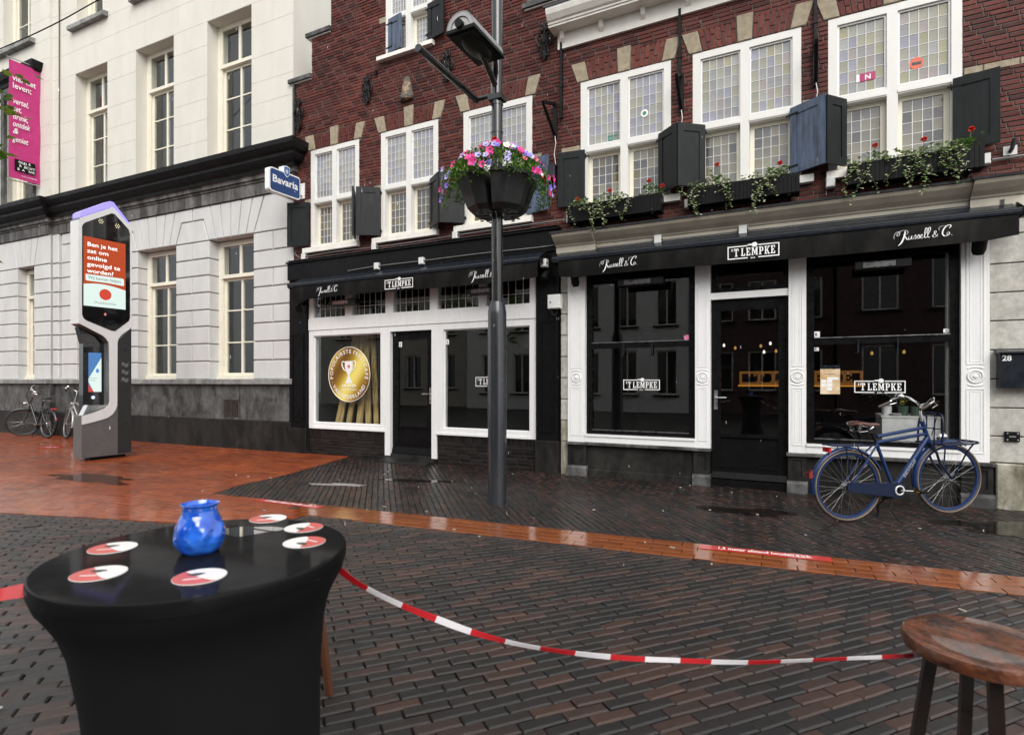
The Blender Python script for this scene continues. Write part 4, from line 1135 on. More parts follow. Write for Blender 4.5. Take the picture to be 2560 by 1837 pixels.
    if rest.v:
        o = rest.build('paving', m, root); o['kind'] = 'stuff'; o.color = (0, 0, 0, 1)
    return root
BX = (-17, 9.5, 1.2, 17)
LOW_E = [(RED[i], RED[i + 1]) for i in range(0, 3)]; UP_E = [(RED[i], RED[i + 1]) for i in range(5, 10)]
near_e, far_e = (tuple(_b0), tuple(_b1)), (tuple(_b0 + SN * BW), tuple(_b1 + SN * BW))
paving('street', 'wet dark brown and black brick street surface in front', reg_street, radians(22.3), .198, .0645, .006, M['street_brick'], .5, 0, .0075, .014, .0016, 300, (-9, 9, 1.2, 9), [(LOW_E, -1), ([near_e], -1)])
paving('pavement', 'wet dark brick pavement along the cafe fronts', reg_walk, radians(103), .198, .0645, .005, M['walk_brick'], .5, .001, .007, .012, .0018, 300, (-5, 9.5, 3, 12), [(UP_E, -1), ([far_e], 1)])
paving('red_band', 'wet orange red brick band crossing the street', lambda p: reg_band(p), atan2(SD.y, SD.x), .245, .1065, .0045, M['band_brick'], .5, .004, .003, .0015, .0004, 300, (-4, 8, 2.5, 8))
paving('red_square', 'wet orange red brick square left of the cafes', reg_red, atan2(SD.y, SD.x), .21, .102, .004, M['red_brick'], .5, .003, .003, .004, .0008, 300, BX, [(LOW_E + UP_E, 1)])

# puddles lying over the bricks
M['water'] = glass_mat('puddle_water', (0.7, 0.68, 0.66), 1.2)
def puddle(cx, cy, rx, ry, rot, z, label):
    pts = []
    n = 64; ph = [RND.uniform(0, 6.28) for _ in range(4)]
    for i in range(n):
        t = 2 * pi * i / n
        k = 1 + .20 * sin(2 * t + ph[0]) + .15 * sin(3 * t + ph[1]) + .12 * sin(5 * t + ph[2]) + .09 * sin(9 * t + ph[3]) + .05 * sin(17 * t + ph[1])
        x, y = rx * k * cos(t), ry * k * sin(t)
        pts.append((cx + x * cos(rot) - y * sin(rot), cy + x * sin(rot) + y * cos(rot), z))
    mb = MB(); mb.add(pts + [(cx, cy, z)], [(i, (i + 1) % n, n) for i in range(n)])
    tag(mb.build('puddle', M['water']), label, None, None, 'structure')
puddle(5.0, 5.35, .95, .30, radians(-20), .0055, 'puddle beside the blue bicycle')
puddle(2.55, 6.15, .42, .20, radians(-15), .0055, 'small puddle left of the blue bicycle')
puddle(-1.3, 8.05, .5, .12, radians(-10), .0055, 'puddle before the gabled cafe')
puddle(-2.35, 7.75, .42, .09, radians(-12), .0055, 'thin puddle near the red square')
puddle(-6.1, 8.25, .95, .22, radians(-22), .0060, 'puddle in front of the information kiosk')

# floor markings stuck on the bricks
def on_ground(o, d, n, z): return lambda u, v: (o[0] + d[0] * u + n[0] * v, o[1] + d[1] * u + n[1] * v, z)
M['marker'] = mat('red_floor_sticker', (0.52, 0.040, 0.035), 0.25, var=.08, coat=.4)
def strip(o, ang, L, Wd, label):
    d = (cos(ang), sin(ang)); n = (-d[1], d[0])
    g = on_ground((0, 0), d, n, 0)
    mb = MB(); mb.box(0, L, 0, Wd, 0, .002)
    r = mb.build('floor_sticker', M['marker'], None, (o[0], o[1], .0065), rot=(0, 0, ang)); tag(r, label, 'floor sticker')
    mb = MB(); put_text(mb, '1,5 meter afstand houden a.u.b.', lambda u, v: (u, v, .003), .1, .14, Wd * .30, width=L * .72, bold=.02); mb.build('lettering', M['white'], r)
strip((1.575, 4.785), atan2(-.355, .92), .99, .115, 'red floor sticker with white distance text on the red band')
strip((-3.06, 6.71), atan2(-.42, .89), 1.0, .115, 'red floor sticker at the corner of the red square behind the table')
mb = MB(); mb.lathe([(0, 0), (.24, 0), (.24, .003), (0, .003)], n=32); o = mb.build('floor_sticker', M['marker'], None, (-9.82, 12.12, .0065)); tag(o, 'round red floor sticker left of the kiosk', 'floor sticker')
mb = MB(); put_text(mb, '1,5 M', lambda u, v: (u, v, .0036), .11, 0, -.04, 'C', .03); mb.build('lettering', M['white'], o)
mb = MB()
for _ in range(46):
    x = RND.uniform(-6, 5); y = RND.uniform(2.2, 9)
    L = RND.uniform(.008, .022); a = RND.uniform(0, 3)
    n0 = len(mb.v); mb.box(-L, L, -.005, .005, 0, .006); mb.xf(lambda p: Vector((x + cos(a) * p.x - sin(a) * p.y, y + sin(a) * p.x + cos(a) * p.y, p.z + .008)), n0)
tag(mb.build('litter', mat('pale_paper_bits', (.45, .42, .36), .7)), 'small pale bits of litter scattered over the wet bricks', None, None, 'stuff')

# ------------------------------------------------------------------ houses across the street, seen mirrored in the panes
def far_house(s0, s1, y, h, m, ops, label, gab=0.0, roofm=None, eave=.2):
    r = fthing('facing_house', 'c', ((s0 + s1) / 2, y, 0), label, 'house')
    off = ((s0 + s1) / 2, y, 0)
    mb = MB(off); holes(mb, s0, s1, 0, h, ops, y - .35, y); mb.box(s0, s1, y - 6, y - .6, 0, h)
    if gab: mb.prism([(s0, h), (s1, h), ((s0 + s1) / 2, h + gab)], 'y', y - .35, y)
    mb.build('wall', m, r)
    for a, b, c, d in ops:
        q = MB(off); q.ring(a, b, c, d, .07, y - .2, y - .1); q.box((a + b) / 2 - .03, (a + b) / 2 + .03, y - .2, y - .1, c + .07, d - .07); w = q.build('window', M['whitedirt'], r)
        q = MB(off); q.box(a + .07, b - .07, y - .26, y - .22, c + .07, d - .07); q.build('pane', M['dark_pane'], w)
        q = MB(off); q.box(a - .1, b + .1, y, y + .12, c - .08, c); q.build('window_sill', M['bluestone_dark'], r)
    q = MB(off)
    if gab: q.prism([(s0 - .2, h - .1), (s0 - .2, h + .1), ((s0 + s1) / 2, h + gab + .2), (s1 + .2, h + .1), (s1 + .2, h - .1), ((s0 + s1) / 2, h + gab)], 'y', y - 6, y + .2)
    else: q.prism([(y + eave, h), (y + eave, h + .18), (y - 3, h + 2.2), (y - 6, h + .2), (y - 6, h)], 'x', s0 - .05, s1 + .05)
    q.build('roof', roofm or M['roofmetal'], r)
M['dark_pane'] = mat('dark_window_pane', (.012, .013, .015), .08, coat=1.0)
M['render_white'] = mat('white_render', (.72, .72, .70), .8, var=.05, vs=2)
M['house_brick'] = mat('dark_house_brick', (.085, .05, .042), .8, var=.3, vs=3)
M['house_cream'] = mat('pale_house_render', (.42, .40, .34), .8, var=.1, vs=2)
Y = -17.5
far_house(-12.5, -1.2, Y, 6.6, M['render_white'], [(a, a + .95, z, z + 2.0) for a in (-11.6, -9.8, -8.0, -6.2, -4.4, -2.6) for z in (.8, 3.9)], 'white rendered house across the street mirrored in the left window of the corniced cafe')
far_house(-1.15, 4.4, Y - .6, 6.6, M['house_brick'], [(a, a + 1.1, z, z + 1.7) for a in (-.5, 1.2, 2.9) for z in (1.0, 4.0)], 'dark brick house with pointed gable across the street mirrored in the panes', 2.4)
far_house(4.5, 13.5, Y + .2, 6.2, M['house_brick'], [(a, a + 1.2, z, z + 1.9) for a in (5.3, 7.5, 9.7, 11.8) for z in (.9, 4.1)], 'wide dark brick house across the street mirrored in the right shop window')
far_house(-24, -12.6, Y - 1, 6.4, M['house_cream'], [(a, a + 1.1, z, z + 1.9) for a in (-22.6, -20, -17.4, -15) for z in (1, 4)], 'pale rendered house across the street mirrored in the gabled cafe windows', 2.2)
# ------------------------------------------------------------------ awnings
def awning(s0, s1, dz, label, names):
    o = ((s0 + s1) / 2, -.1, 3.2); r = fthing('awning', 'c', o, label, 'awning'); q = lambda: MB(o)
    z = 3.16 + dz; y = -.37
    mb = q(); mb.prism([(-.105, z + .02), (-.31, z + .055), (-.31, z + .085), (-.105, z + .20)], 'x', s0 + .03, s1 - .03); mb.build('cassette', M['awnmetal'], r)
    mb = q(); mb.prism([(-.315, z + .085), (-.325, z + .005), (y + .02, z - .002), (y, z + .012), (y - .004, z + .035), (y + .004, z + .040), (y + .004, z + .050), (y, z + .056), (y + .012, z + .074), (-.335, z + .088)], 'x', s0, s1); mb.build('front_bar', M['awnmetal'], r)
    for x in (s0 - .012, s1):
        mb = q(); mb.prism([(-.10, z - .01), (y + .02, z - .012), (y - .01, z + .02), (y - .01, z + .06), (-.33, z + .10), (-.10, z + .21)], 'x', x, x + .012); mb.build('end_cap', M['blackmatt'], r)
    n = 90; a, b = s0 + .1, s1 - .03; rings = []
    for k in range(n + 1):
        x = a + (b - a) * k / n
        sag = .012 * sin(x * 2.1) + .006 * sin(x * 7.0 + 1); e = min(1, (k / n) * 22, (1 - k / n) * 22)
        zb = z - .245 + .03 * (1 - e) + .010 * sin(x * 1.3); yy = y + .012
        rings.append([(x, yy, z + .002), (x, yy - .006 + sag * .25, z - .10), (x, yy + .006 + sag * .6, zb), (x, yy + .010 + sag * .6, zb), (x, yy - .001 + sag * .25, z - .10), (x, yy + .005, z + .002)])
    mb = q(); mb.loft(rings); mb.build('valance', M['awning'], r, smooth=50, recalc=True)
    yl = y - .004
    for kind, x, w, zz in names:
        mb = q()
        if kind == 'logo': lempke(mb, lambda u, v, k: (x + u, yl - k * .00006, zz + v), w, w * .275)
        else: script_name(mb, lambda u, v, k: (x + u, yl - k * .00012, zz + v + u * .01), w)
        mb.build('lettering', M['white'], r)
    for x in (s0 + .5, s1 - .5):
        mb = q(); mb.tube([(x, -.105, z + .06), (x + .02, -.22, z + .0), (x, -.31, z + .04)], .018, 8); mb.build('folding_arm', M['blackmatt'], r)
    return r
awning(-5.47, -.20, .035, 'black cassette awning over the gabled cafe shopfront with three white prints', [('script', -4.72, .52, 3.035), ('logo', -3.12, .60, 2.985), ('script', -1.42, .56, 3.03)])
awning(.0, 5.35, .0, 'black cassette awning over the corniced cafe with white script prints at both ends', [('script', .74, .53, 3.005), ('logo', 2.44, .60, 2.958), ('script', 4.22, .53, 3.00)])

def glass_logo(parent_off, x, z, w, y, root):
    mb = MB(parent_off); lempke(mb, lambda u, v, k: (x + u, y - k * .00006, z + v), w, w * .28); mb.build('window_lettering', M['white'], root)
glass_logo((0, 0, 0), -1.545, 1.325, .56, .034, CL)
_o = MB(OC); 
glass_logo(OC, .958, 1.285, .53, .048, CR); glass_logo(OC, 3.86, 1.27, .525, .048, CR)

# ------------------------------------------------------------------ round gold award sticker, poster and small stickers on the panes
gold, gn, gl_, gb = nodes_of('gold_foil_print')
tcn = gn.new('ShaderNodeTexCoord'); wv = gn.new('ShaderNodeTexWave'); wv.inputs['Scale'].default_value = .42; wv.inputs['Distortion'].default_value = .6; wv.inputs['Phase Offset'].default_value = 2.2
mp = gn.new('ShaderNodeMapping'); mp.inputs['Rotation'].default_value = (0, radians(-35), 0)
gl_.new(tcn.outputs['Object'], mp.inputs['Vector']); gl_.new(mp.outputs['Vector'], wv.inputs['Vector'])
gl_.new(ramp(gn, gl_, wv.outputs['Fac'], [(0, (.16, .07, .008)), (.45, (.40, .24, .02)), (1, (.80, .66, .16))]), gb.inputs['Base Color']); setp(gb, rough=.4, metal=0.0, spec=.4)
o = (-4.311, .03, 1.54); r = fthing('award_sticker', 'c', o, 'round gold sticker with white trophy cup on the left pane of the gabled cafe', 'sticker')
mb = MB(); mb.lathe([(0, 0), (.522, 0), (.522, .002), (0, .002)], n=48, axis='y'); mb.build('disc', gold, r)
F2 = lambda u, v: (u, -.002, v)
mb = MB(); mb.tube([(.512 * cos(2 * pi * k / 64), -.001, .512 * sin(2 * pi * k / 64)) for k in range(64)], .006, 4, True)
def arc_text(mb, s, rad, mid, size, inward=False):
    adv = [txt(c, .015)[2] * size + size * .13 if c != ' ' else size * .32 for c in s]; tot = sum(adv); t = -tot / 2
    for c, a in zip(s, adv):
        if c != ' ':
            th = (t + a / 2) / rad
            ang = mid - th if not inward else mid + th
            ca, sa = cos(ang), sin(ang)
            rot = ang - pi / 2 if not inward else ang + pi / 2
            px, pz = rad * ca, rad * sa
            put_text(mb, c, lambda u, v, px=px, pz=pz, rot=rot: (px + u * cos(rot) - v * sin(rot), -.003, pz + u * sin(rot) + v * cos(rot)), size, 0, 0, 'C', .015)
        t += a
arc_text(mb, '\u00b7 POPULAIRSTE FEESTCAF\u00c9 \u00b7', .395, pi / 2, .104)
arc_text(mb, 'VAN NEDERLAND', .462, -pi / 2, .104, True)
put_text(mb, '6 NIGHTLIFE AWARDS', lambda u, v: (u, -.003, v), .04, 0, -.30, 'C', .01)
for k in (-1, 0, 1):
    mb.tube([(k * .12 + .035 * cos(t) * 1.3, -.002, -.22 + .018 * sin(t)) for t in [2 * pi * i / 16 for i in range(16)]], .008, 4, True)
mb.lathe([(0, -.003), (.10, -.003), (.10, 0), (0, 0)], (0, 0, 0), 4, 'y') if False else None
cup = [(-.10, .25), (.10, .25), (.095, .14), (.07, .06), (.03, .01), (.02, -.03), (.03, -.05), (.05, -.10), (.055, -.12), (.08, -.12), (.08, -.17), (-.08, -.17), (-.08, -.12), (-.055, -.12), (-.05, -.10), (-.03, -.05), (-.02, -.03), (-.03, .01), (-.07, .06), (-.095, .14)]
mb.add([F2(a, b) for a, b in cup], [tuple(range(len(cup)))])
for s in (-1, 1): mb.tube(spline([(s * .10, -.003, .23), (s * .16, -.003, .24), (s * .165, -.003, .17), (s * .12, -.003, .09), (s * .08, -.003, .07)], 5), .010, 5)
mb.build('lettering', M['white'], r)
mb = MB(); mb.lathe([(0, -.0045), (.034, -.0045), (.034, -.003), (0, -.003)], (0, 0, .15), 16, 'y'); mb.build('pink_badge', mat('pink_print', (.65, .18, .28), .5), r)
wb = mat('gold_wood_board', (.32, .22, .07), .5, var=.4, vs=6, sc=(3, 3, .2), col2=(.60, .45, .18))
for i, (a, b, w) in enumerate(((-4.78, -4.52, .17), (-4.50, -4.36, .12), (-4.25, -4.22, .14), (-4.02, -4.30, .12), (-3.82, -4.12, .10))):
    mb = MB((a, .2, .62)); mb.add([(a, .16, .62), (a + w, .16, .62), (a + w, .19, .62), (a, .19, .62), (b, .40, 2.45), (b + w, .40, 2.45), (b + w, .43, 2.45), (b, .43, 2.45)], [(0, 1, 5, 4), (1, 2, 6, 5), (2, 3, 7, 6), (3, 0, 4, 7), (4, 5, 6, 7)])
    o = mb.build('board', wb, None, fw('c', a, .2, .62), rot=(0, 0, FRAMES['c'][1]))
    tag(o, ['widest gilded board leaning behind the award sticker, leftmost of five', 'gilded board leaning behind the award sticker, second from the left', 'gilded board leaning behind the award sticker, middle one of five', 'gilded board leaning behind the award sticker, second from the right', 'narrow gilded board leaning behind the award sticker, rightmost of five'][i], 'board', 'gilded boards behind the window')
# poster
o = (3.60, .045, 1.41); r = fthing('poster', 'c', o, 'orange and white house rules poster on the glass above the bicycle saddle', 'poster')
mb = MB(); mb.box(-.108, .108, -.002, .002, -.16, .155); mb.build('sheet', mat('orange_print', (.62, .36, .12), .5, var=.25, vs=5, col2=(.75, .62, .45)), r)
mb = MB()
for j in range(3):
    for i in range(2):
        if i + j: mb.box(-.10 + i * .065, -.042 + i * .065, -.0035, -.002, -.115 + j * .047, -.074 + j * .047)
mb.box(-.03, .09, -.0035, -.002, .02, .05); mb.build('printed_box', M['white'], r)
mb = MB(); put_text(mb, 'HUISREGELS', lambda u, v: (u, -.0036, v), .02, 0, .085, 'C'); mb.build('lettering', mat('dark_print', (.12, .08, .06), .5), r)
mb = MB(); mb.box(-.108, .108, -.003, .003, .156, .20); mb.lathe([(0, -.02), (.016, -.018), (.02, 0), (0, 0)], (-.055, -.003, .18), 10, 'y'); mb.lathe([(0, -.02), (.016, -.018), (.02, 0), (0, 0)], (.06, -.003, .18), 10, 'y'); mb.build('clip_strip', M['awnmetal'], r)
ICON = mat('dark_icon_print', (.05, .05, .05), .5)
def sticker(s, z, w, h, label, col=None, y=.047, icon=True):
    r = fthing('sticker', 'c', (s, y, z), label, 'sticker')
    mb = MB(); mb.box(-w / 2, w / 2, -.0015, .0015, -h / 2, h / 2); mb.build('label_sheet', col or M['white'], r)
    if icon: mb = MB(); mb.box(-w * .12, w * .12, -.0025, -.0015, -h * .12, h * .22); mb.box(-w * .3, w * .3, -.0025, -.0015, -h * .32, -h * .24); mb.build('icon', ICON, r)
    return r
sticker(3.445, 2.00, .085, .075, 'small white sticker on the upper pane left of the right shop window')
sticker(3.44, 1.815, .075, .045, 'small pale sticker under the window bar right of the cafe door')
sticker(4.775, 1.995, .055, .045, 'small chequered sticker at the right end of the window bar')
sticker(-3.135, 2.07, .07, .09, 'small white notice on the glass of the gabled cafe door', y=.074)
sticker(-2.10, 2.08, .06, .085, 'small white notice at the upper left of the gabled cafe right pane', y=.033)
r = fthing('sticker', 'c', (1.865, .047, 2.015), 'round pink sticker above the bar of the left shop window', 'sticker'); mb = MB(); mb.lathe([(0, 0), (.042, 0), (.042, .002), (0, .002)], n=24, axis='y'); mb.build('disc', mat('pink_sticker', (.70, .20, .38), .4), r)
def up_sticker(s, z, kind, label):
    r = fthing('sticker', 'c', (s, .042, z), label, 'sticker')
    mb = MB()
    if kind == 'sq':
        mb.box(-.10, .06, -.001, .001, -.045, .05); mb.build('label_sheet', mat('magenta_print', (.40, .02, .12), .4), r)
        mb = MB(); mb.box(-.14, -.105, -.001, .001, -.045, .045); put_text(mb, 'N', lambda u, v: (u, -.002, v), .085, -.02, -.03, 'C', .03); mb.build('lettering', M['white'], r)
    elif kind == 'rd':
        mb.lathe([(0, 0), (.07, 0), (.07, .002), (0, .002)], n=24, axis='y'); mb.build('disc', mat('red_round_print', (.65, .13, .07), .4), r)
        mb = MB(); mb.box(-.045, .045, -.002, -.0005, -.02, .012); mb.build('icon', ICON, r)
    elif kind == 'wr':
        mb.lathe([(0, 0), (.055, 0), (.055, .002), (0, .002)], n=24, axis='y'); mb.build('disc', M['white'], r)
        mb = MB(); mb.lathe([(0, -.002), (.028, -.002), (.028, 0), (0, 0)], n=12, axis='y'); mb.build('icon', mat('green_print', (.05, .22, .12), .4), r)
    else:
        mb.ring(-.075, .075, -.05, .05, .012, -.001, .001); mb.box(-.06, .02, -.001, .001, -.02, .02); mb.build('label_sheet', mat('green_frame_print', (.10, .30, .24), .4), r)
up_sticker(4.02, 5.12, 'sq', 'white and magenta sticker low on a leaded pane of the rightmost upper window')
up_sticker(4.49, 5.16, 'rd', 'round red sticker on a leaded pane of the rightmost upper window')
up_sticker(1.27, 5.26, 'wr', 'round white sticker on a leaded pane of the upper window with green frame print')
up_sticker(.80, 4.99, 'fr', 'small green framed sticker at the foot of a leaded upper window')

# ------------------------------------------------------------------ bar interior: glowing sign, bulbs, cabinet with pots
AMB = emit('amber_glow', (1.0, .38, .04), .38); AMB2 = emit('amber_dim', (.9, .35, .05), .11)
r = fthing('glowing_sign', 'c', (3.25, 1.2, 1.45), 'amber glowing bar sign inside seen through door and window', 'sign')
mb = MB((3.25, 1.2, 1.45)); mb.box(2.42, 4.06, 1.16, 1.2, 1.335, 1.355); mb.build('light_strip', AMB, r)
mb = MB((3.25, 1.2, 1.45)); lempke(mb, lambda u, v, k: (2.44 + u, 1.15 - k * .0001, 1.36 + v), 1.6, .20); mb.build('lettering', AMB2, r)
bulb_w = emit('pale_bulb', (1, .95, .85), .9); bulb_a = emit('amber_bulb', (1, .55, .12), .35)
for i, (x, z, m_, lb) in enumerate(((2.213, 1.965, bulb_w, 'pale bulb hanging inside the door, leftmost'), (2.866, 1.975, bulb_w, 'pale bulb hanging inside the door, highest at right'), (2.779, 1.85, bulb_w, 'small pale bulb hanging inside the door, lowest'), (2.375, 1.92, bulb_a, 'amber bulb hanging inside the door, at left'), (2.735, 1.94, bulb_a, 'amber bulb hanging inside the door, in the middle'), (2.942, 1.86, bulb_a, 'amber bulb hanging inside the door, at right'), (4.15, 1.80, bulb_a, 'amber bulb hanging inside the right shop window, left of two'), (4.52, 1.81, bulb_a, 'amber bulb hanging inside the right shop window, right of two'))):
    r = fthing('hanging_bulb', 'c', (x, 1.2, z), lb, 'light bulb', 'bulbs hanging in the bar')
    mb = MB(); mb.lathe([(0, -.026), (.013, -.022), (.019, -.006), (.014, .014), (.009, .026), (0, .026)], n=12); mb.build('glass_bulb', m_, r, smooth=True)
    mb = MB(); mb.tube([(0, 0, .026), (0, 0, 3.45 - z)], .003, 5); mb.tube([(0, 0, .024), (0, 0, .055)], .010, 8); mb.build('flex', M['blackmatt'], r)
wc = mat('white_cabinet', (.62, .62, .62), .5)
r = fthing('white_cabinet', 'c', (4.5, .45, .0), 'white cabinet standing behind the glass next to the bicycle handlebar', 'cabinet')
mb = MB((4.5, .45, 0)); mb.box(4.16, 4.74, .15, .17, .1, .97); mb.box(4.16, 4.18, .17, .85, .1, .97); mb.box(4.15, 4.75, .14, .86, .971, .99); mb.build('carcass', wc, r)
def pot(x, y, rr, h, m_, label, plant=False, dish=False):
    r = fthing('pot', 'c', (x, y, .99), label, 'pot')
    mb = MB(); mb.lathe([(0, 0), (rr * .85, 0), (rr, h * .5), (rr, h), (rr * .88, h), (rr * .85, h * .5), (0, h * .4)], n=18); mb.build('vessel', m_, r, smooth=40)
    if plant:
        mb = MB()
        for _ in range(26):
            t = RND.uniform(0, 6.3); q = RND.uniform(0, .05); z = h + RND.uniform(0, .1); a = RND.uniform(0, 6.3)
            mb.add([(q * cos(t), q * sin(t), z), (q * cos(t) + .02 * cos(a), q * sin(t) + .02 * sin(a), z + .02), (q * cos(t) + .03 * cos(a + .6), q * sin(t) + .03 * sin(a + .6), z + .03)], [(0, 1, 2)])
        mb.build('leaves', mat('yellow_green_leaf', (.35, .38, .04), .6), r)
pot(4.22, .28, .052, .115, wc, 'white pot on the cabinet behind the bar window'); gp = mat('green_glaze', (.05, .085, .06), .25)
pot(4.39, .30, .058, .115, gp, 'green glazed pot on the cabinet, left of two', True); pot(4.52, .30, .056, .115, gp, 'green glazed pot on the cabinet, right of two')
r = fthing('plate_stack', 'c', (4.31, .22, .99), 'low stack of pale plates beside the white pot', 'plates')
for k in range(3): mb = MB(); mb.lathe([(0, k * .011), (.05, k * .011), (.062, k * .011 + .008), (0, k * .011 + .006)], n=18); mb.build('plate', wc, r, smooth=40)

# ------------------------------------------------------------------ fittings on the fronts
def spotlight(s, z, label, y=-.20, ang=.5, mount=3.0, big=1.0):
    r = fthing('spotlight', 'c', (s, -.06, z + .1), label, 'spotlight', 'black spotlights under the awnings'); k = big
    mb = MB(); mb.box(-.035 * k, .035 * k, -.03, .015, -.03, .05); mb.tube([(0, -.02, 0), (0, -.09, -.02), (.0, -.12, -.06)], .014 * k, 8); mb.build('bracket', M['blackmatt'], r)
    mb = MB(); mb.lathe([(0, -.10), (.045, -.10), (.058, -.06), (.062, .05), (.05, .062), (0, .05)], n=18)
    mb.xf(lambda p: Vector((p.x * k, -.14 * k + p.y * k * cos(ang) - p.z * k * sin(ang), -.09 * k + p.y * k * sin(ang) + p.z * k * cos(ang) )))
    mb.build('lamp_head', M['blackmatt'], r, smooth=40)
spotlight(-5.40, 2.83, 'black spotlight at the left end of the gabled cafe awning')
spotlight(-.18, 3.00, 'black spotlight on the black pilaster between the two awnings', ang=-.9)
spotlight(.30, 2.90, 'black spotlight on the white pilaster beside the grey meter box', ang=.4)
spotlight(5.02, 2.92, 'black round spotlight on the rightmost white pilaster', ang=.5, big=1.15)
def heater(s0, s1, z, label):
    o = ((s0 + s1) / 2, -.2, z); r = fthing('heater', 'c', o, label, 'heater', 'infrared heaters under the awnings'); L = (s1 - s0) / 2
    mb = MB(); mb.prism([(-.07, -.05), (.05, -.06), (.08, .03), (.0, .06), (-.07, .03)], 'x', -L, L); mb.build('housing', M['blackmatt'], r)
    mb = MB()
    for k in range(6): mb.tube([(-L * .72, -.074, -.035 + k * .011), (L * .45, -.074, -.035 + k * .011)], .0035, 5)
    mb.build('grille', M['steel'], r)
    mb = MB(); mb.box(-.02, .02, .02, .2, .0, .05); mb.build('bracket', M['blackmatt'], r)
heater(-4.52, -3.88, 2.86, 'black infrared heater under the left end of the gabled cafe awning')
heater(-1.52, -.95, 2.86, 'black infrared heater behind the lamp post')
heater(.97, 1.60, 2.80, 'black infrared heater over the left shop window with bar logo')
heater(3.85, 4.40, 2.78, 'black infrared heater over the right shop window behind the bicycle')
r = fthing('meter_box', 'c', (-.035, -.05, 2.5), 'grey white electric box with a lock between the two cafes', 'electric box')
mb = MB((-.035, 0, 2.5)); mb.cbox(-.14, .065, -.16, -.06, 2.505, 2.715, .008); mb.build('case', M['plastic_white'], r)
mb = MB((-.035, 0, 2.5)); mb.lathe([(0, -.006), (.012, -.006), (.012, 0), (0, 0)], (-.09, -.16, 2.60), 12, 'y'); mb.build('lock', M['blackmatt'], r)
mb = MB((-.035, 0, 2.5)); mb.tube(spline([(-.09, -.1, 2.505), (-.085, -.11, 2.44), (-.04, -.1, 2.41), (-.02, -.08, 2.46), (-.02, -.07, 2.505)], 5), .006, 6); mb.tube([(.0, -.08, 2.715), (.0, -.05, 3.0)], .006, 6); mb.build('cable', M['iron'], r)
for i, (s, z, lb) in enumerate(((-5.38, 3.84, 'white cable box below the leftmost leaded window'), (-3.62, 3.845, 'white cable box between two sills of the gabled cafe'), (-1.88, 3.85, 'white cable box below the third sill behind the lamp post'), (-3.50, 3.47, 'pale cable box on the black fascia, left of two'), (-2.52, 3.47, 'pale cable box on the black fascia, right of two'), (.17, 3.86, 'white cable box beside the left window box'), (1.90, 3.84, 'white cable box between the left two window boxes'), (3.60, 3.86, 'white cable box left of the largest window box'), (5.10, 3.88, 'white cable box right of the largest window box'), (1.50, 3.38, 'grey cable box on the cream shop cornice left of the bar print'), (2.60, 3.38, 'grey cable box on the cream shop cornice above the bar print'), (-.20, 3.20, 'white box under the awning end between the cafes'))):
    y = -.12 if z < 3.6 else -.05
    if z < 3.3: y = -.2
    r = fthing('junction_box', 'c', (s, y, z), lb, 'cable box', 'cable boxes on the cafe fronts')
    mb = MB(); mb.cbox(-.05, .05, -.045, .055, -.06, .06, .01); mb.build('case', M['plastic_white'], r)
    mb = MB(); mb.tube([(-.065, -.01, 0), (-.045, -.01, 0)], .014, 8); mb.tube([(.045, -.01, 0), (.065, -.01, 0)], .014, 8); mb.build('gland', M['iron'], r)
def cable(fr, pts, rad, label, m_, name='cable'):
    P = [fw(fr, *p) for p in pts]; o = P[0]
    mb = MB(o); mb.tube(spline(P, 4), rad, 6); tag(mb.build(name, m_, None, o, smooth=True), label, 'cable')
cg = mat('grey_cable', (.16, .16, .155), .5)
cable('c', [(-5.68, -.03, 3.98), (-5.55, -.06, 3.86), (-5.38, -.06, 3.84), (-4.6, -.05, 3.86), (-3.62, -.06, 3.84), (-2.7, -.05, 3.84), (-1.88, -.06, 3.85), (-.8, -.05, 3.86), (.12, -.06, 3.86)], .010, 'grey cable strung under the sills of the gabled cafe', cg)
cable('c', [(-4.2, -.12, 3.45), (-3.5, -.14, 3.47), (-2.52, -.14, 3.47), (-1.4, -.13, 3.48), (-.15, -.13, 3.47), (-.06, -.12, 3.52), (-.04, -.1, 3.62)], .008, 'pale cable along the black fascia', cg)
for k in range(4): cable('c', [(.05 + .02 * k, -.115 - .004 * k, 3.315 + .018 * k), (.62, -.118, 3.315 + .018 * k), (.66, -.112, 3.32 + .016 * k), (2.4, -.112, 3.317 + .018 * k), (4.9, -.112, 3.317 + .018 * k), (5.25, -.16, 3.33 + .018 * k)], .008, ['lowest', 'second lowest', 'second highest', 'highest'][k] + ' of four grey cables along the cream shop cornice', cg)
cable('c', [(5.12, -.04, 3.87), (5.6, -.04, 3.87), (6.5, -.04, 3.87)], .014, 'grey pipe on the brick right of the largest window box', cg, 'pipe')
def pole_bracket(s, z0, z1, reach, label, side=0.0):
    r = fthing('wall_bracket', 'c', (s, 0, z0), label, 'wall bracket'); h = z1 - z0
    mb = MB(); mb.box(-.03, .03, -.05, -.012, 0, h); mb.build('back_bar', M['iron'], r)
    mb = MB(); mb.prism([(-.03, .0), (-.05, .05), (-reach, h * .66), (-reach + .02, h * .62 - .01)], 'x', -.02, .02)
    mb.build('strut', M['iron'], r)
    mb = MB(); mb.prism([(-.05, h - .04), (-.05, h), (-reach, h * .66 + .02), (-reach + .02, h * .62)], 'x', -.018, .018); mb.build('arm', M['iron'], r)
    mb = MB(); mb.tube([(0, -.05, .05), (.02, -.06, -.1), (-.01, -.05, -.25), (.015, -.05, -.42)], .006, 5); mb.build('cord', M['plastic_white'], r)
pole_bracket(-.085, 5.14, 5.67, .50, 'iron triangular wall bracket with hanging cord between the cafes')
pole_bracket(1.80, 5.13, 5.66, .38, 'iron wall bracket with hanging cord between the left and middle leaded windows')
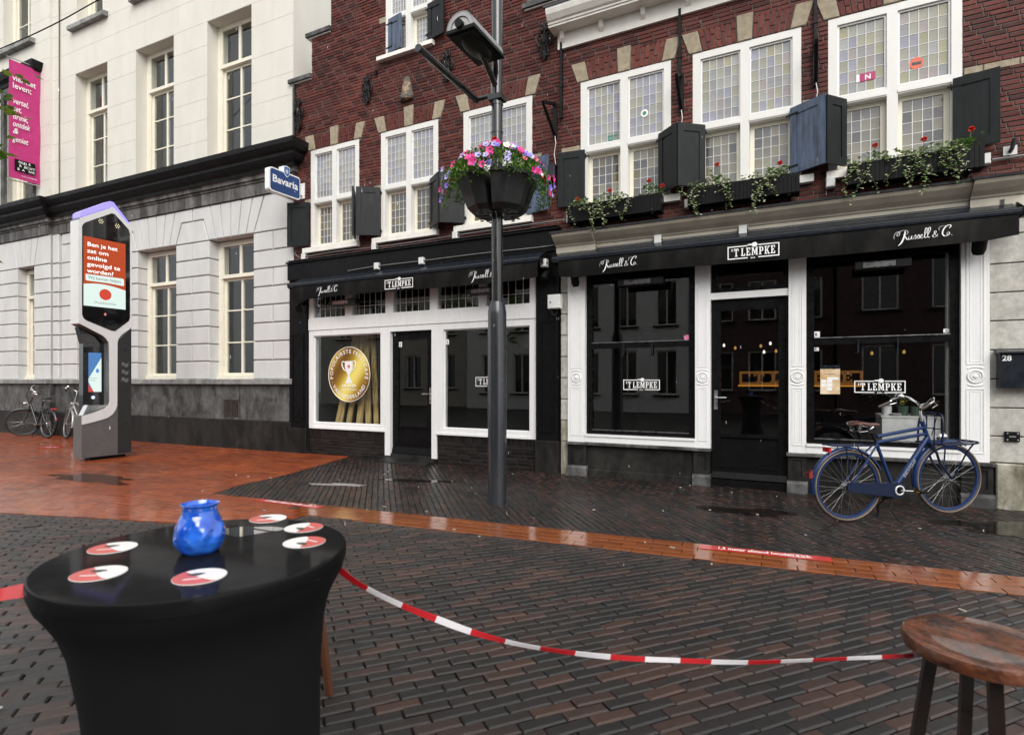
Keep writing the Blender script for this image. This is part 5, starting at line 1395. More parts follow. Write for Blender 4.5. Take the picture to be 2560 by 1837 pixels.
pole_bracket(3.44, 5.11, 5.65, .42, 'iron wall bracket between the middle and rightmost leaded windows')
r = fthing('camera_box', 'c', (-.12, -.03, 4.5), 'grey slim speaker on the brick behind the planter flowers', 'speaker'); mb = MB(); mb.cbox(-.06, .06, -.10, 0, 0, .22, .012); mb.build('case', M['awnmetal'], r)
r = fthing('wall_lamp', 'c', (5.33, -.03, 3.95), 'small grey metal lamp holder on the brick at far right', 'lamp'); mb = MB(); mb.box(-.06, .06, -.0, .02, -.05, .05); mb.build('back_plate', M['plastic_white'], r)
mb = MB(); mb.tube([(0, 0, -.01), (0, -.06, 0), (.02, -.07, .10)], .022, 8); mb.build('stem', M['awnmetal'], r)
r = fthing('mailbox', 'c', (5.40, -.1, 1.35), 'dark grey wall mailbox with white number 28 at the right edge', 'mailbox'); o = (5.40, -.1, 1.35)
mb = MB(o); mb.cbox(5.215, 5.62, -.13, .0, 1.34, 1.71, .006); mb.build('body', M['awnmetal'], r)
mb = MB(o); mb.prism([(-.165, 1.712), (.0, 1.712), (.0, 1.765), (-.165, 1.73)], 'x', 5.20, 5.63); mb.build('lid', M['awnmetal'], r)
mb = MB(o); put_text(mb, '28', lambda u, v: (u, -.1315, v), .082, 5.235, 1.635, 'L', .02); mb.build('lettering', M['white'], r)
r = fthing('wall_plate', 'c', (5.35, -.01, .80), 'small black plate with bolts on the stone pier', 'plate'); mb = MB(); mb.cbox(-.065, .065, -.018, .01, -.055, .055, .006); mb.build('plate', M['blackmatt'], r)
mb = MB()
for a in (-.045, .045):
    for b in (-.035, .035): mb.lathe([(0, -.006), (.008, -.005), (.01, 0), (0, 0)], (a, -.018, b), 8, 'y')
mb.box(-.03, .03, -.02, -.018, -.004, .008); mb.build('bolts', M['steel'], r)

# ------------------------------------------------------------------ beer sign and banner, both square to the fronts
o = (-5.5, 0, 5.15); r = fthing('projecting_sign', 'c', o, 'white and blue brewery sign with crest projecting over the shutter', 'sign')
def rrect(y0, y1, z0, z1, rad, n=5):
    out = []
    for cy, cz, a in ((y1 - rad, z1 - rad, 0), (y0 + rad, z1 - rad, 90), (y0 + rad, z0 + rad, 180), (y1 - rad, z0 + rad, 270)):
        out += [(cy + rad * cos(radians(a + 90 * k / n)), cz + rad * sin(radians(a + 90 * k / n))) for k in range(n + 1)]
    return out
mb = MB(o); mb.prism(rrect(-.82, -.10, 4.93, 5.375, .06), 'x', -5.56, -5.44); mb.build('sign_box', M['whitewood'], r)
bl = mat('brewery_blue', (.012, .045, .16), .25, var=.15, vs=3); 
for sx in (-5.4395, -5.5605):
    mb = MB(o); mb.prism(rrect(-.80, -.12, 4.955, 5.35, .05), 'x', sx, sx + (.003 if sx > -5.5 else -.003)); mb.build('sign_face', bl, r)
sh = [(-.055, .07), (0, .085), (.055, .07), (.055, -.02), (.03, -.06), (0, -.08), (-.03, -.06), (-.055, -.02)]
mb = MB(o); mb.prism([(-.43 + a * 1.3, 5.385 + b * 1.3) for a, b in sh], 'x', -5.565, -5.43); mb.build('crest_edge', M['whitewood'], r)
mb = MB(o); mb.prism([(-.43 + a * 1.1, 5.385 + b * 1.1) for a, b in sh], 'x', -5.43, -5.427); mb.build('crest', mat('crest_blue', (.02, .10, .33), .3), r)
mb = MB(o); put_text(mb, 'Bavaria', lambda u, v: (-5.4355, u, v), .19, -.46, 5.115, 'C', .022, width=.60)
put_text(mb, 'LIEBERTY HUYSCH SWINKELS', lambda u, v: (-5.4355, u, v), .03, -.34, 5.275, 'C') if False else None
for k in range(8):
    t = pi * k / 4; mb.tube([(-5.4265, -.43, 5.39), (-5.4265, -.43 + .05 * cos(t), 5.39 + .05 * sin(t))], .004, 4)
mb.build('lettering', M['white'], r)
mb = MB(o); mb.box(-5.53, -5.47, -.10, .0, 5.06, 5.24); mb.box(-5.58, -5.42, -.015, .005, 5.0, 5.30); mb.build('wall_fixing', M['whitewood'], r)

o = (-8.88, -.06, 8.0); r = fthing('banner', 'w', o, 'magenta hanging banner with white text on the white building', 'banner')
mb = MB(o); n = 24
for k in range(2):
    pass
rings = []
for i in range(n + 1):
    z = 9.56 - (9.56 - 6.58) * i / n; w = .018 * sin(i * .55) * min(1, i / 4, (n - i) / 4)
    rings.append([(-8.883 + w, -.80, z), (-8.883 - w * .6, -.46, z), (-8.883 + w, -.13, z), (-8.877 + w, -.13, z), (-8.877 - w * .6, -.46, z), (-8.877 + w, -.80, z)])
mb.loft(rings); mb.build('cloth', mat('magenta_cloth', (.46, .025, .17), .65, var=.08), r, smooth=50, recalc=True)
lt = MB(o); FB = lambda u, v: (-8.845, u, v)
for s, z, w, sh_ in (('vier het', 9.05, .50, 0), ('leven;', 8.86, .40, 0), ('vertel,', 8.47, .34, .25), ('eet,', 8.28, .19, .25), ('drink,', 8.08, .33, .25), ('ontdek', 7.89, .38, .25), ('&', 7.71, .13, .25), ('geniet', 7.51, .34, .25)):
    put_text(lt, s, FB, .2, -.74, z, 'L', .012, sh_, width=w)
for s, y, z in (('OU', -.62, 6.98), ('D', -.50, 6.97), ('E', -.40, 6.985), ('R', -.60, 6.89), ('EC', -.50, 6.885), ('H', -.38, 6.885), ('T', -.31, 6.885), ('B', -.64, 6.80), ('A', -.54, 6.80), ('N', -.40, 6.80), ('K', -.32, 6.80)):
    put_text(lt, s, lambda u, v: (-8.838, u, v), .085, y, z, 'L', .02)
put_text(lt, 'oude rechtbank', FB, .05, -.55, 6.66, 'L', width=.34)
lt.build('lettering', M['white'], r)
mb = MB(o); mb.box(-8.86, -8.842, -.69, -.25, 6.78, 7.07); mb.build('black_panel', M['blackmatt'], r)
for z in (9.61, 6.52):
    mb = MB(o); mb.tube([(-8.88, -.06, z + .03), (-8.88, -.84, z - .005)], .014, 8); mb.lathe([(0, -.012), (.085, -.012), (.085, 0), (0, 0)], (-8.88, -.055, z + .03), 18, 'y'); mb.build('rod', M['steel'], r, smooth=40)

# ------------------------------------------------------------------ information kiosk
K = empty('information_kiosk', (-7.543, 9.970, 0), FRAMES['c'][1], 'tall grey information kiosk with orange screen and violet light cap', 'kiosk')
KB = mat('kiosk_grey_metal', (.14, .14, .14), .35, metal=.3, var=.08); KD = mat('kiosk_dark_metal', (.030, .031, .033), .35, metal=.2, var=.1); KS = mat('kiosk_silver', (.70, .70, .69), .35, var=.03)
KG = mat('kiosk_black_glass', (.006, .006, .007), .06, coat=1.0)
D = -.27
mb = MB(); mb.prism([(-.04, 2.42), (.33, 2.235), (.43, 2.11), (.83, 2.11), (.83, 4.26), (.80, 4.325), (.50, 4.595), (-.02, 4.27), (-.04, 4.23)], 'x', D, 0)
mb.prism([(.43, .95), (.83, .95), (.83, 2.109), (.43, 2.109)], 'x', D, 0)
mb.prism([(0, .06), (.83, .06), (.83, .949), (.38, .949), (0, .80)], 'x', D, 0); mb.build('body', KB, K)
mb = MB(); mb.prism([(.09, .90), (.4299, .96), (.4299, 2.10), (.33, 2.225), (.02, 2.37), (.09, 2.08)], 'x', D, -.14); mb.build('alcove', KG, K)
mb = MB(); mb.prism([(.02, .812), (.385, .951), (.4299, .952), (.4299, .975), (.10, .99)], 'x', -.14, -.005); mb.build('shelf', M['chrome'], K)
bz = [(-.04, 4.23), (-.02, 4.27), (.50, 4.595), (.80, 4.325), (.83, 4.26), (.83, 2.42), (.66, 2.28), (.60, 2.20), (.58, 2.12), (.575, .97), (.55, .89), (.50, .81), (.41, .745), (.2, .69), (0, .65), (0, .80), (.2, .855), (.36, .92), (.425, .97), (.445, 1.05), (.44, 2.05), (.43, 2.12), (.39, 2.185), (.33, 2.235), (-.04, 2.42)]
mb = MB(); mb.prism(bz, 'x', .001, .014); mb.build('bezel', KS, K)
mb = MB(); mb.box(D, -.001, -.046, -.041, 2.42, 4.23); mb.build('side_trim', KS, K)
gz = [(0, 4.12), (.02, 4.17), (.06, 4.21), (.48, 4.475), (.53, 4.475), (.77, 4.25), (.795, 4.18), (.795, 2.60), (.775, 2.54), (.54, 2.33), (.48, 2.33), (.06, 2.485), (.02, 2.52), (0, 2.58)]
mb = MB(); mb.prism(gz, 'x', .0145, .018); mb.build('front_glass', KG, K)
mb = MB(); mb.box(.001, .004, .59, .826, .075, 2.16); mb.prism([(.60, 2.161), (.826, 2.161), (.826, 2.40)], 'x', .001, .004); mb.build('side_panel', KD, K)
mb = MB(); mb.box(.001, .0035, .008, .56, .075, .63); mb.build('lower_panel', KB, K)
mb = MB(); mb.box(D + .05, -.05, .15, .75, 0, .06); mb.build('foot', M['blackmatt'], K)
VI = emit('violet_light', (.30, .25, 1.0), 1.1)
mb = MB(); mb.prism([(-.015, 4.283), (.50, 4.605), (.80, 4.335), (.79, 4.40), (.53, 4.695), (.47, 4.70), (.02, 4.40), (-.015, 4.36)], 'x', D + .01, -.02); mb.build('light_cap', VI, K)
SO = emit('screen_orange', (.42, .050, .008), .8); SW = emit('screen_white', (.72, .86, .80), .72); ST = emit('screen_text', (.9, .92, .9), 1.0); SG_ = emit('screen_grey', (.14, .16, .16), .7); SR = emit('screen_red', (.45, .04, .02), 1.0); SB_ = emit('screen_blue', (.06, .18, .42), .8)
s = MB(); s.box(.019, .022, .02, .715, 2.742, 3.962); scr = s.build('screen', SO, K)
def FK(x): return lambda u, v: (x, u, v)
s = MB(); pts = [(.02, 2.742), (.715, 2.742)] + [(.715 - .695 * k / 12, 3.095 + .06 * sin(pi * (12 - k * .86) / 12) * 1.0) for k in range(13)]
s.add([(.0225, a, b) for a, b in pts], [tuple(range(len(pts)))])
n0 = len(s.v); lab = [(.05, 3.30), (.052, 3.20), (.07, 3.185), (.40, 3.19), (.68, 3.175), (.69, 3.20), (.685, 3.30), (.66, 3.31), (.3, 3.305)]
s.add([(.0225, a, b) for a, b in lab], [tuple(range(len(lab)))]); s.build('white_area', SW, scr)
s = MB()
for i, (t, w) in enumerate((('Ben je het', .50), ('zat om', .345), ('online', .32), ('gevolgd te', .545), ('worden?', .43))): put_text(s, t, FK(.0226), .1, .075, 3.80 - i * .117, 'L', .012, width=w)
s.build('headline', ST, scr)
s = MB(); put_text(s, 'Wij kunnen helpen.', FK(.0232), .08, .09, 3.222, 'L', .004, width=.555); put_text(s, 'DuckDuckGo', FK(.0232), .06, .37, 2.80, 'C', width=.36); s.build('caption', SG_, scr)
s = MB(); s.lathe([(.088, .0232), (.10, .0232), (.10, .0235), (.088, .0235)], (0, .37, 2.975), 32, 'x'); s.add([(.0234, .37 + .08 * cos(2 * pi * k / 28), 2.975 + .08 * sin(2 * pi * k / 28)) for k in range(28)], [tuple(range(28))]); s.build('round_emblem', SR, scr)
s = MB(); s.add([(.0185, .37 + a * .024, 2.62 + b * .03) for a, b in ((0, 1), (1, 0), (0, -1), (-1, 0))], [(0, 1, 2, 3)]); s.build('maker_mark', emit('mark_red', (.7, .2, .2), .8), K)
led = emit('warm_led', (1, .88, .55), 1.0)
s = MB()
for cy, cz in ((.30, 4.285), (.575, 4.265)):
    for k in range(7):
        t = 2 * pi * k / 6; q = .034 if k < 6 else 0
        s.add([(.0186, cy + q * cos(t) + .0085 * cos(a), cz + q * sin(t) + .0085 * sin(a)) for a in [pi * i / 4 for i in range(8)]], [tuple(range(8))])
s.build('led_cluster', led, K)
s = MB()
for i, z in enumerate((1.74, 1.60, 1.46)):
    for k in range(3):
        P = [(.005, .655 + .12 * t / 10, z + .018 * sin(2.2 * pi * t / 10) - .022 * k) for t in range(11)]
        s.add([(x, y, zz + .006) for x, y, zz in P] + [(x, y, zz - .006) for x, y, zz in P], [(j, j + 1, 12 + j, 11 + j) for j in range(10)])
s.build('wave_mark', mat('grey_print', (.22, .22, .22), .4), K)
x = -.138
s = MB(); s.box(x, x + .003, .175, .385, 1.22, 1.925); tsc = s.build('touch_screen', SB_, K)
s = MB(); s.add([(x + .0035, a, b) for a, b in ((.385, 1.84), (.385, 1.22), (.26, 1.22), (.175, 1.40), (.175, 1.46))], [(0, 1, 2, 3, 4)]); s.build('white_area', SW, tsc)
s = MB(); s.add([(x + .004, a, b) for a, b in ((.175, 1.36), (.26, 1.22), (.175, 1.22))], [(0, 1, 2)]); s.build('red_area', SR, tsc)
s = MB(); s.add([(x + .004, .32 + .026 * cos(t), 1.60 + .04 * sin(t)) for t in [2 * pi * i / 14 for i in range(14)]], [tuple(range(14))]); s.build('round_emblem', emit('mark_blue', (.08, .2, .6), .8), tsc)
s = MB(); put_text(s, 'EINDHOVEN', FK(x + .0042), .03, .185, 1.455, 'L', width=.13); put_text(s, 'CITY INFO', FK(x + .0042), .03, .185, 1.415, 'L', width=.10); s.build('caption', SG_, tsc)
s = MB(); s.lathe([(0, 0), (.03, 0), (.03, .006), (0, .006)], (x, .25, 1.12), 16, 'x'); s.build('button', emit('white_button', (.7, .8, 1), .8), K)
# ------------------------------------------------------------------ lamp post with its lamp
LX, LY = -.171, 6.57
r = empty('lamp_post', (LX, LY, 0), FRAMES['c'][1], 'tall dark grey steel lamp post in front of the gabled cafe', 'lamp post')
PM = mat('dark_grey_post_paint', (.020, .022, .026), .25, var=.12, vs=3, coat=.5, sc=(1, 1, .3)); PU = mat('black_post_paint', (.012, .012, .013), .2, var=.15, coat=.6)
mb = MB(); mb.lathe([(.112, -.05), (.109, 0), (.107, 2.18), (.104, 2.22), (.085, 2.32), (.068, 2.33), (.066, 2.33)], n=32); mb.build('lower_post', PM, r, smooth=40)
mb = MB(); mb.lathe([(.0655, 2.32), (.064, 4.55), (.064, 8.5)], n=28)
for z in (2.335, 4.28, 4.60, 5.98): mb.lathe([(.064, z - .012), (.070, z - .012), (.070, z + .012), (.064, z + .012)], n=28)
mb.build('upper_post', PU, r, smooth=40)
mb = MB(); mb.box(-.085, .085, -.075, .075, 4.64, 4.70); mb.tube([(-.06, 0, 4.72), (-.30, .0, 4.72)], .028, 10); mb.tube([(-.28, .02, 4.72), (-.28, -1.12, 4.74)], .036, 12)
mb.lathe([(0, -.02), (.04, -.02), (.04, 0), (0, 0)], (-.28, -1.12, 4.74), 12, 'y'); mb.build('flag_arm', PU, r, smooth=40)
mb = MB(); mb.tube([(-.28, -1.10, 4.74), (-.29, -1.11, 4.62), (-.33, -1.10, 4.44)], .005, 5); mb.build('cord', M['iron'], r)
mb = MB(); mb.tube([(0, -.04, 4.80), (0, -.36, 5.02), (0, -.46, 5.06)], .034, 12); mb.build('lamp_arm', PU, r, smooth=40)
# barrel-shaped lamp hood, open end towards the street
hood = mat('weathered_lamp_shell', (.25, .245, .235), .4, metal=.4, var=.35, vs=6, bmp=.1)
y0, y1, zb = -.80, -.16, 5.05; R0 = .165
def arch(rad, n=16): return [(-.0 + rad * cos(pi * k / n), rad * 1.02 * sin(pi * k / n)) for k in range(n + 1)]
lp = [(-.02, 0)]
mb = MB(); outer = [(a, zb + b) for a, b in arch(R0)]; inner = [(a, zb + b) for a, b in reversed(arch(R0 - .012))]
mb.prism(outer + inner, 'y', y0, y1); 
mb.xf(lambda p: p)
L = mb.build('lamp_shell', hood, r, recalc=True)
mb = MB(); mb.prism([(a, zb + b) for a, b in arch(R0 - .014)], 'y', y1 - .012, y1 - .001); mb.build('end_plate', hood, L, recalc=True); mb = MB(); mb.prism([(a, zb + b) for a, b in arch(R0 - .013)] + [(a, zb + b) for a, b in reversed(arch(R0 - .050))], 'y', y0 + .001, y0 + .03); mb.build('end_rim', mat('lamp_rim', (.36, .35, .34), .35, metal=.5), L, recalc=True)
mb = MB(); mb.prism([(a, zb + b) for a, b in arch(R0 - .052)], 'y', y0 + .014, y0 + .026); mb.build('end_window', mat('dirty_lamp_glass', (.42, .42, .40), .25, var=.25, vs=10), L, recalc=True)
mb = MB(); mb.box(-R0 - .01, R0 + .01, y0 - .008, y1 + .008, zb - .035, zb - .001); mb.box(-R0 + .02, R0 - .02, y0 + .03, y1 - .02, zb - .045, zb - .035); mb.build('under_tray', M['iron'], L)
mb = MB(); mb.lathe([(0, -.05), (.042, -.05), (.045, -.04), (.045, 0), (0, 0)], (0, y0 + .012, zb + .028), 20, 'y'); mb.build('lock_knob', M['iron'], L, smooth=40)
dl = mat('smoked_lamp_bowl', (.012, .012, .012), .4, spec=.3)
mb = MB(); mb.lathe([(.13, -.046), (.10, -.075), (0, -.085)], (0, 0, zb), 20); mb.xf(lambda p: Vector((p.x * .95, (p.y) * 1.9 - .46, p.z))); mb.build('lamp_bowl', dl, L, smooth=True)
# clamp with white lugs high on the post
mb = MB(); mb.lathe([(.066, 5.93), (.075, 5.93), (.075, 5.965), (.066, 5.965)], n=24)
for a in (0, 2.2, 3.6): mb.box(.07 * cos(a) - .02, .07 * cos(a) + .03, .07 * sin(a) - .02, .07 * sin(a) + .02, 5.90, 6.0)
mb.build('white_clamp', M['plastic_white'], r)
mb = MB(); put_text(mb, '2 E B', lambda u, v: (-.068 * sin(-.35 - v * .0), -.0685 * cos(-.35), 0), .01) if False else None
for i, c in enumerate('2EB'): put_text(mb, c, lambda u, v, z=2.98 - i * .10: ((u - .04), -sqrt(max(0, .0662 ** 2 - (u - .04) ** 2)) - .0, z + v), .06, .0, 0, 'L', .0)
mb.build('lettering', mat('faded_grey_print', (.20, .20, .20), .6), r)

# ------------------------------------------------------------------ planter ring on the post
P = empty('planter', (LX, LY, 3.31), radians(-14), 'black plastic planter tubs ringed round the lamp post', 'planter')
tubm = mat('black_planter_plastic', (.022, .022, .023), .42, var=.35, vs=7, sc=(1, 1, .4), col2=(.05, .05, .05), lo=.5, hi=.85)
def tub(ang):
    a0 = [(-33, .11), (-40, .455), (-17, .50), (17, .50), (40, .455), (33, .11)]
    def lvl(z, k, dr): return [((rr * k + dr) * cos(radians(ang + t)), (rr * k + dr) * sin(radians(ang + t)), z) for t, rr in a0]
    mb = MB(); mb.loft([lvl(.02, .50, .035), lvl(.07, .66, .02), lvl(.37, .93, .0), lvl(.375, .975, .0), lvl(.41, .98, .0), lvl(.41, .90, .005), lvl(.35, .88, .005)])
    t = mb.build('tub', tubm, P, recalc=True)
    h = MB()
    for q, rr in ((-22, .17), (0, .22), (22, .17), (-12, .26), (14, .26)):
        h.lathe([(0, -.004), (.022, -.004), (.022, .002), (0, .002)], (rr * cos(radians(ang + q)), rr * sin(radians(ang + q)), 0), 8)
    h.build('drain_hole', M['iron'], t)
for k in range(4): tub(-45 + 90 * k + (0))
mb = MB(); mb.lathe([(.066, .02), (.085, .02), (.085, .30), (.066, .30)], n=20); mb.build('collar', PU, P)

def leaf_mat(name, a, b, c):
    m, n, l, bs = nodes_of(name)
    at = n.new('ShaderNodeAttribute'); at.attribute_name = 'tint'
    l.new(ramp(n, l, at.outputs['Fac'], [(0, a), (.5, b), (1, c)]), bs.inputs['Base Color']); setp(bs, rough=.45, spec=.4)
    tr = n.new('ShaderNodeBsdfTranslucent'); l.new(ramp(n, l, at.outputs['Fac'], [(0, a), (.5, b), (1, c)]), tr.inputs['Color'])
    mx = n.new('ShaderNodeMixShader'); mx.inputs[0].default_value = .25; out = n['Material Output']
    l.new(bs.outputs[0], mx.inputs[1]); l.new(tr.outputs[0], mx.inputs[2]); l.new(mx.outputs[0], out.inputs['Surface'])
    return m
LF = leaf_mat('petunia_leaf', (.05, .12, .015), (.11, .24, .03), (.20, .34, .05))
IV = leaf_mat('variegated_ivy_leaf', (.07, .15, .03), (.20, .29, .10), (.60, .60, .42))
GE = leaf_mat('geranium_leaf', (.05, .13, .02), (.10, .21, .035), (.17, .29, .06))
TL = leaf_mat('plane_leaf', (.06, .15, .015), (.13, .27, .03), (.28, .38, .05))
def leaf(mb, p, d, up, L, Wd, t, lobes=False):
    d = Vector(d).normalized(); s = d.cross(Vector(up))
    if s.length < .05: s = d.cross(Vector((1, .3, 0)))
    s.normalize(); n = s.cross(d)
    p = Vector(p)
    if lobes:
        pts = [(0, 0, 0), (.25, .55, .06), (.45, .32, .02), (.62, .50, .04), (.72, .2, 0), (1, 0, -.08), (.72, -.2, 0), (.62, -.50, .04), (.45, -.32, .02), (.25, -.55, .06)]
        fs = [(0, 1, 2), (0, 2, 4), (2, 3, 4), (0, 4, 5), (0, 5, 6), (0, 6, 8), (6, 7, 8), (0, 8, 9)]
    else:
        pts = [(0, 0, 0), (.35, .5, .10), (.75, .35, .06), (1, 0, -.10), (.75, -.35, .06), (.35, -.5, .10), (.5, 0, 0)]
        fs = [(0, 6, 1), (1, 6, 2), (2, 6, 3), (3, 6, 4), (4, 6, 5), (5, 6, 0)]
    mb.add([tuple(p + d * (a * L) + s * (b * Wd) + n * (c * L)) for a, b, c in pts], fs, t)
def rdir(up=.3): 
    v = Vector((RND.gauss(0, 1), RND.gauss(0, 1), RND.gauss(up, .7)))
    return v.normalized() if v.length > .01 else Vector((0, 0, 1))
def bloom_mesh(name, m, throat, R_=.032):
    mb = MB(); ring = []; N = 20
    mb.add([(0, 0, 0)] + [(R_ * .30 * cos(2 * pi * k / N), R_ * .30 * sin(2 * pi * k / N), .012) for k in range(N)] + [(R_ * (1 + .16 * cos(5 * 2 * pi * k / N)) * cos(2 * pi * k / N), R_ * (1 + .16 * cos(5 * 2 * pi * k / N)) * sin(2 * pi * k / N), .022 + .004 * cos(10 * pi * k / N)) for k in range(N)],
           [(1 + k, 1 + (k + 1) % N, 1 + N + (k + 1) % N, 1 + N + k) for k in range(N)])
    mb.cur = 1; mb.add([(0, 0, 0)] + [(R_ * .30 * cos(2 * pi * k / N), R_ * .30 * sin(2 * pi * k / N), .012) for k in range(N)], [(0, 1 + k, 1 + (k + 1) % N) for k in range(N)])
    return mb.mesh(name, [m, throat], smooth=True)
def petal(name, c): return mat(name, c, .5, var=.12, vs=30)
BL = [bloom_mesh('flower', petal('pink_petal', (.62, .03, .22)), petal('dark_pink_throat', (.25, .0, .08)), .040), bloom_mesh('flower', petal('violet_petal', (.22, .15, .60)), petal('dark_violet_throat', (.06, .02, .2)), .036),
      bloom_mesh('flower', petal('white_petal', (.72, .70, .68)), petal('yellow_throat', (.55, .5, .1)), .034), bloom_mesh('flower', petal('pale_violet_petal', (.42, .38, .66)), petal('violet_throat', (.1, .05, .3)), .036), bloom_mesh('flower', petal('rose_petal', (.60, .12, .18)), petal('rose_throat', (.3, .02, .05)), .028)]
red_p = petal('red_geranium_petal', (.62, .035, .012))
mbx = MB()
for _ in range(90):
    d = rdir(.3)
    leaf(mbx, d * RND.uniform(.004, .020), d, rdir(), .018, .020, .5)
GER = mbx.mesh('flower_head', red_p)
FL = empty('petunias', (LX, LY, 3.65), 0, 'pink, violet and white petunias spilling from the planter on the lamp post', 'flowers')
mb = MB(); st = MB()
def mound(t, q):                              # a point of the planting's surface by angle t and distance q
    rad = .14 + .43 * q
    drop = 0
    z = .08 + .27 * sqrt(max(0, 1 - q * q)) + .03 * sin(3 * t)
    return Vector((rad * cos(t), rad * sin(t), z))
for _ in range(3000):
    t = RND.uniform(0, 2 * pi); q = sqrt(RND.random())
    p = mound(t, q) * 1.0; p.z -= RND.random() ** 2 * .16 + (.10 * RND.random() if q > .75 else 0)
    p += Vector((RND.gauss(0, .02), RND.gauss(0, .02), 0))
    d = (Vector((cos(t), sin(t), .6)) * .7 + rdir(.2)).normalized()
    leaf(mb, p, d, (0, 0, 1), RND.uniform(.030, .052), RND.uniform(.016, .028), RND.random())
trail = [(-2.85, .62, -.30, 1.0), (-2.55, .60, -.10, .9), (-3.05, .58, -.16, .9), (-.40, .58, -.16, 1.1), (-.15, .60, -.24, 1.1), (-.75, .56, -.04, .8), (-1.9, .55, .0, .7), (-1.2, .55, .0, .7), (2.6, .56, -.1, .8), (1.4, .56, -.1, .8), (.4, .58, -.2, .9)]
for t, rr, zl, dens in trail:
    for _ in range(int(110 * dens)):
        k = RND.random(); tt = t + RND.gauss(0, .10); rad = rr - .05 + .03 * sin(k * 3) + RND.gauss(0, .025)
        p = Vector((rad * cos(tt), rad * sin(tt), .14 + (zl - .14) * k))
        leaf(mb, p, (Vector((cos(tt), sin(tt), -.5)) + rdir(0) * .7), (0, 0, 1), RND.uniform(.026, .046), RND.uniform(.014, .024), RND.random())
    st.tube(spline([(.3 * cos(t), .3 * sin(t), .15), (rr * cos(t), rr * sin(t), .08), ((rr + .02) * cos(t), (rr + .02) * sin(t), zl)], 4), .005, 5)
mb.build('foliage', LF, FL); st.build('stem', mat('green_stem', (.06, .12, .03), .6), FL)
def put_flower(me, p, d, s=1.0):
    o = link('flower', me, FL, p); o.rotation_euler = Vector(d).to_track_quat('Z', 'Y').to_euler(); o.scale = (s, s, s)
for i in range(74):
    t = RND.uniform(-pi, .35) if i < 56 else RND.uniform(0, 2 * pi); q = sqrt(RND.uniform(.05, 1.05)); p = mound(t, min(q, 1)) + Vector((0, 0, .015 - (.12 * RND.random() if q > .85 else 0)))
    c = RND.choices(range(5), (5, 4, 5, 5, 2))[0]
    if cos(t) < -.4: c = RND.choices(range(5), (7, 3, 3, 2, 2))[0]
    put_flower(BL[c], p, (cos(t) * .8, sin(t) * .8 - .35, .5 + RND.uniform(-.4, .3)), RND.uniform(.8, 1.15))
for t, rr, zl, dens in trail[:7]:
    for _ in range(4):
        k = RND.random(); put_flower(BL[RND.choice((0, 0, 1, 3))], ((rr + .03) * cos(t + RND.gauss(0, .1)), (rr + .03) * sin(t + RND.gauss(0, .1)), .10 + (zl - .1) * k), (cos(t), sin(t) - .3, .1), RND.uniform(.7, 1.05))
for t, q, dz in ((-1.62, .62, .05), (-.30, 1.04, -.02), (-2.0, .3, .05), (-1.2, .1, .05)):
    if dz: o = link('flower_head', GER, FL, mound(t, min(1, q)) + Vector((0, -.02, dz)))

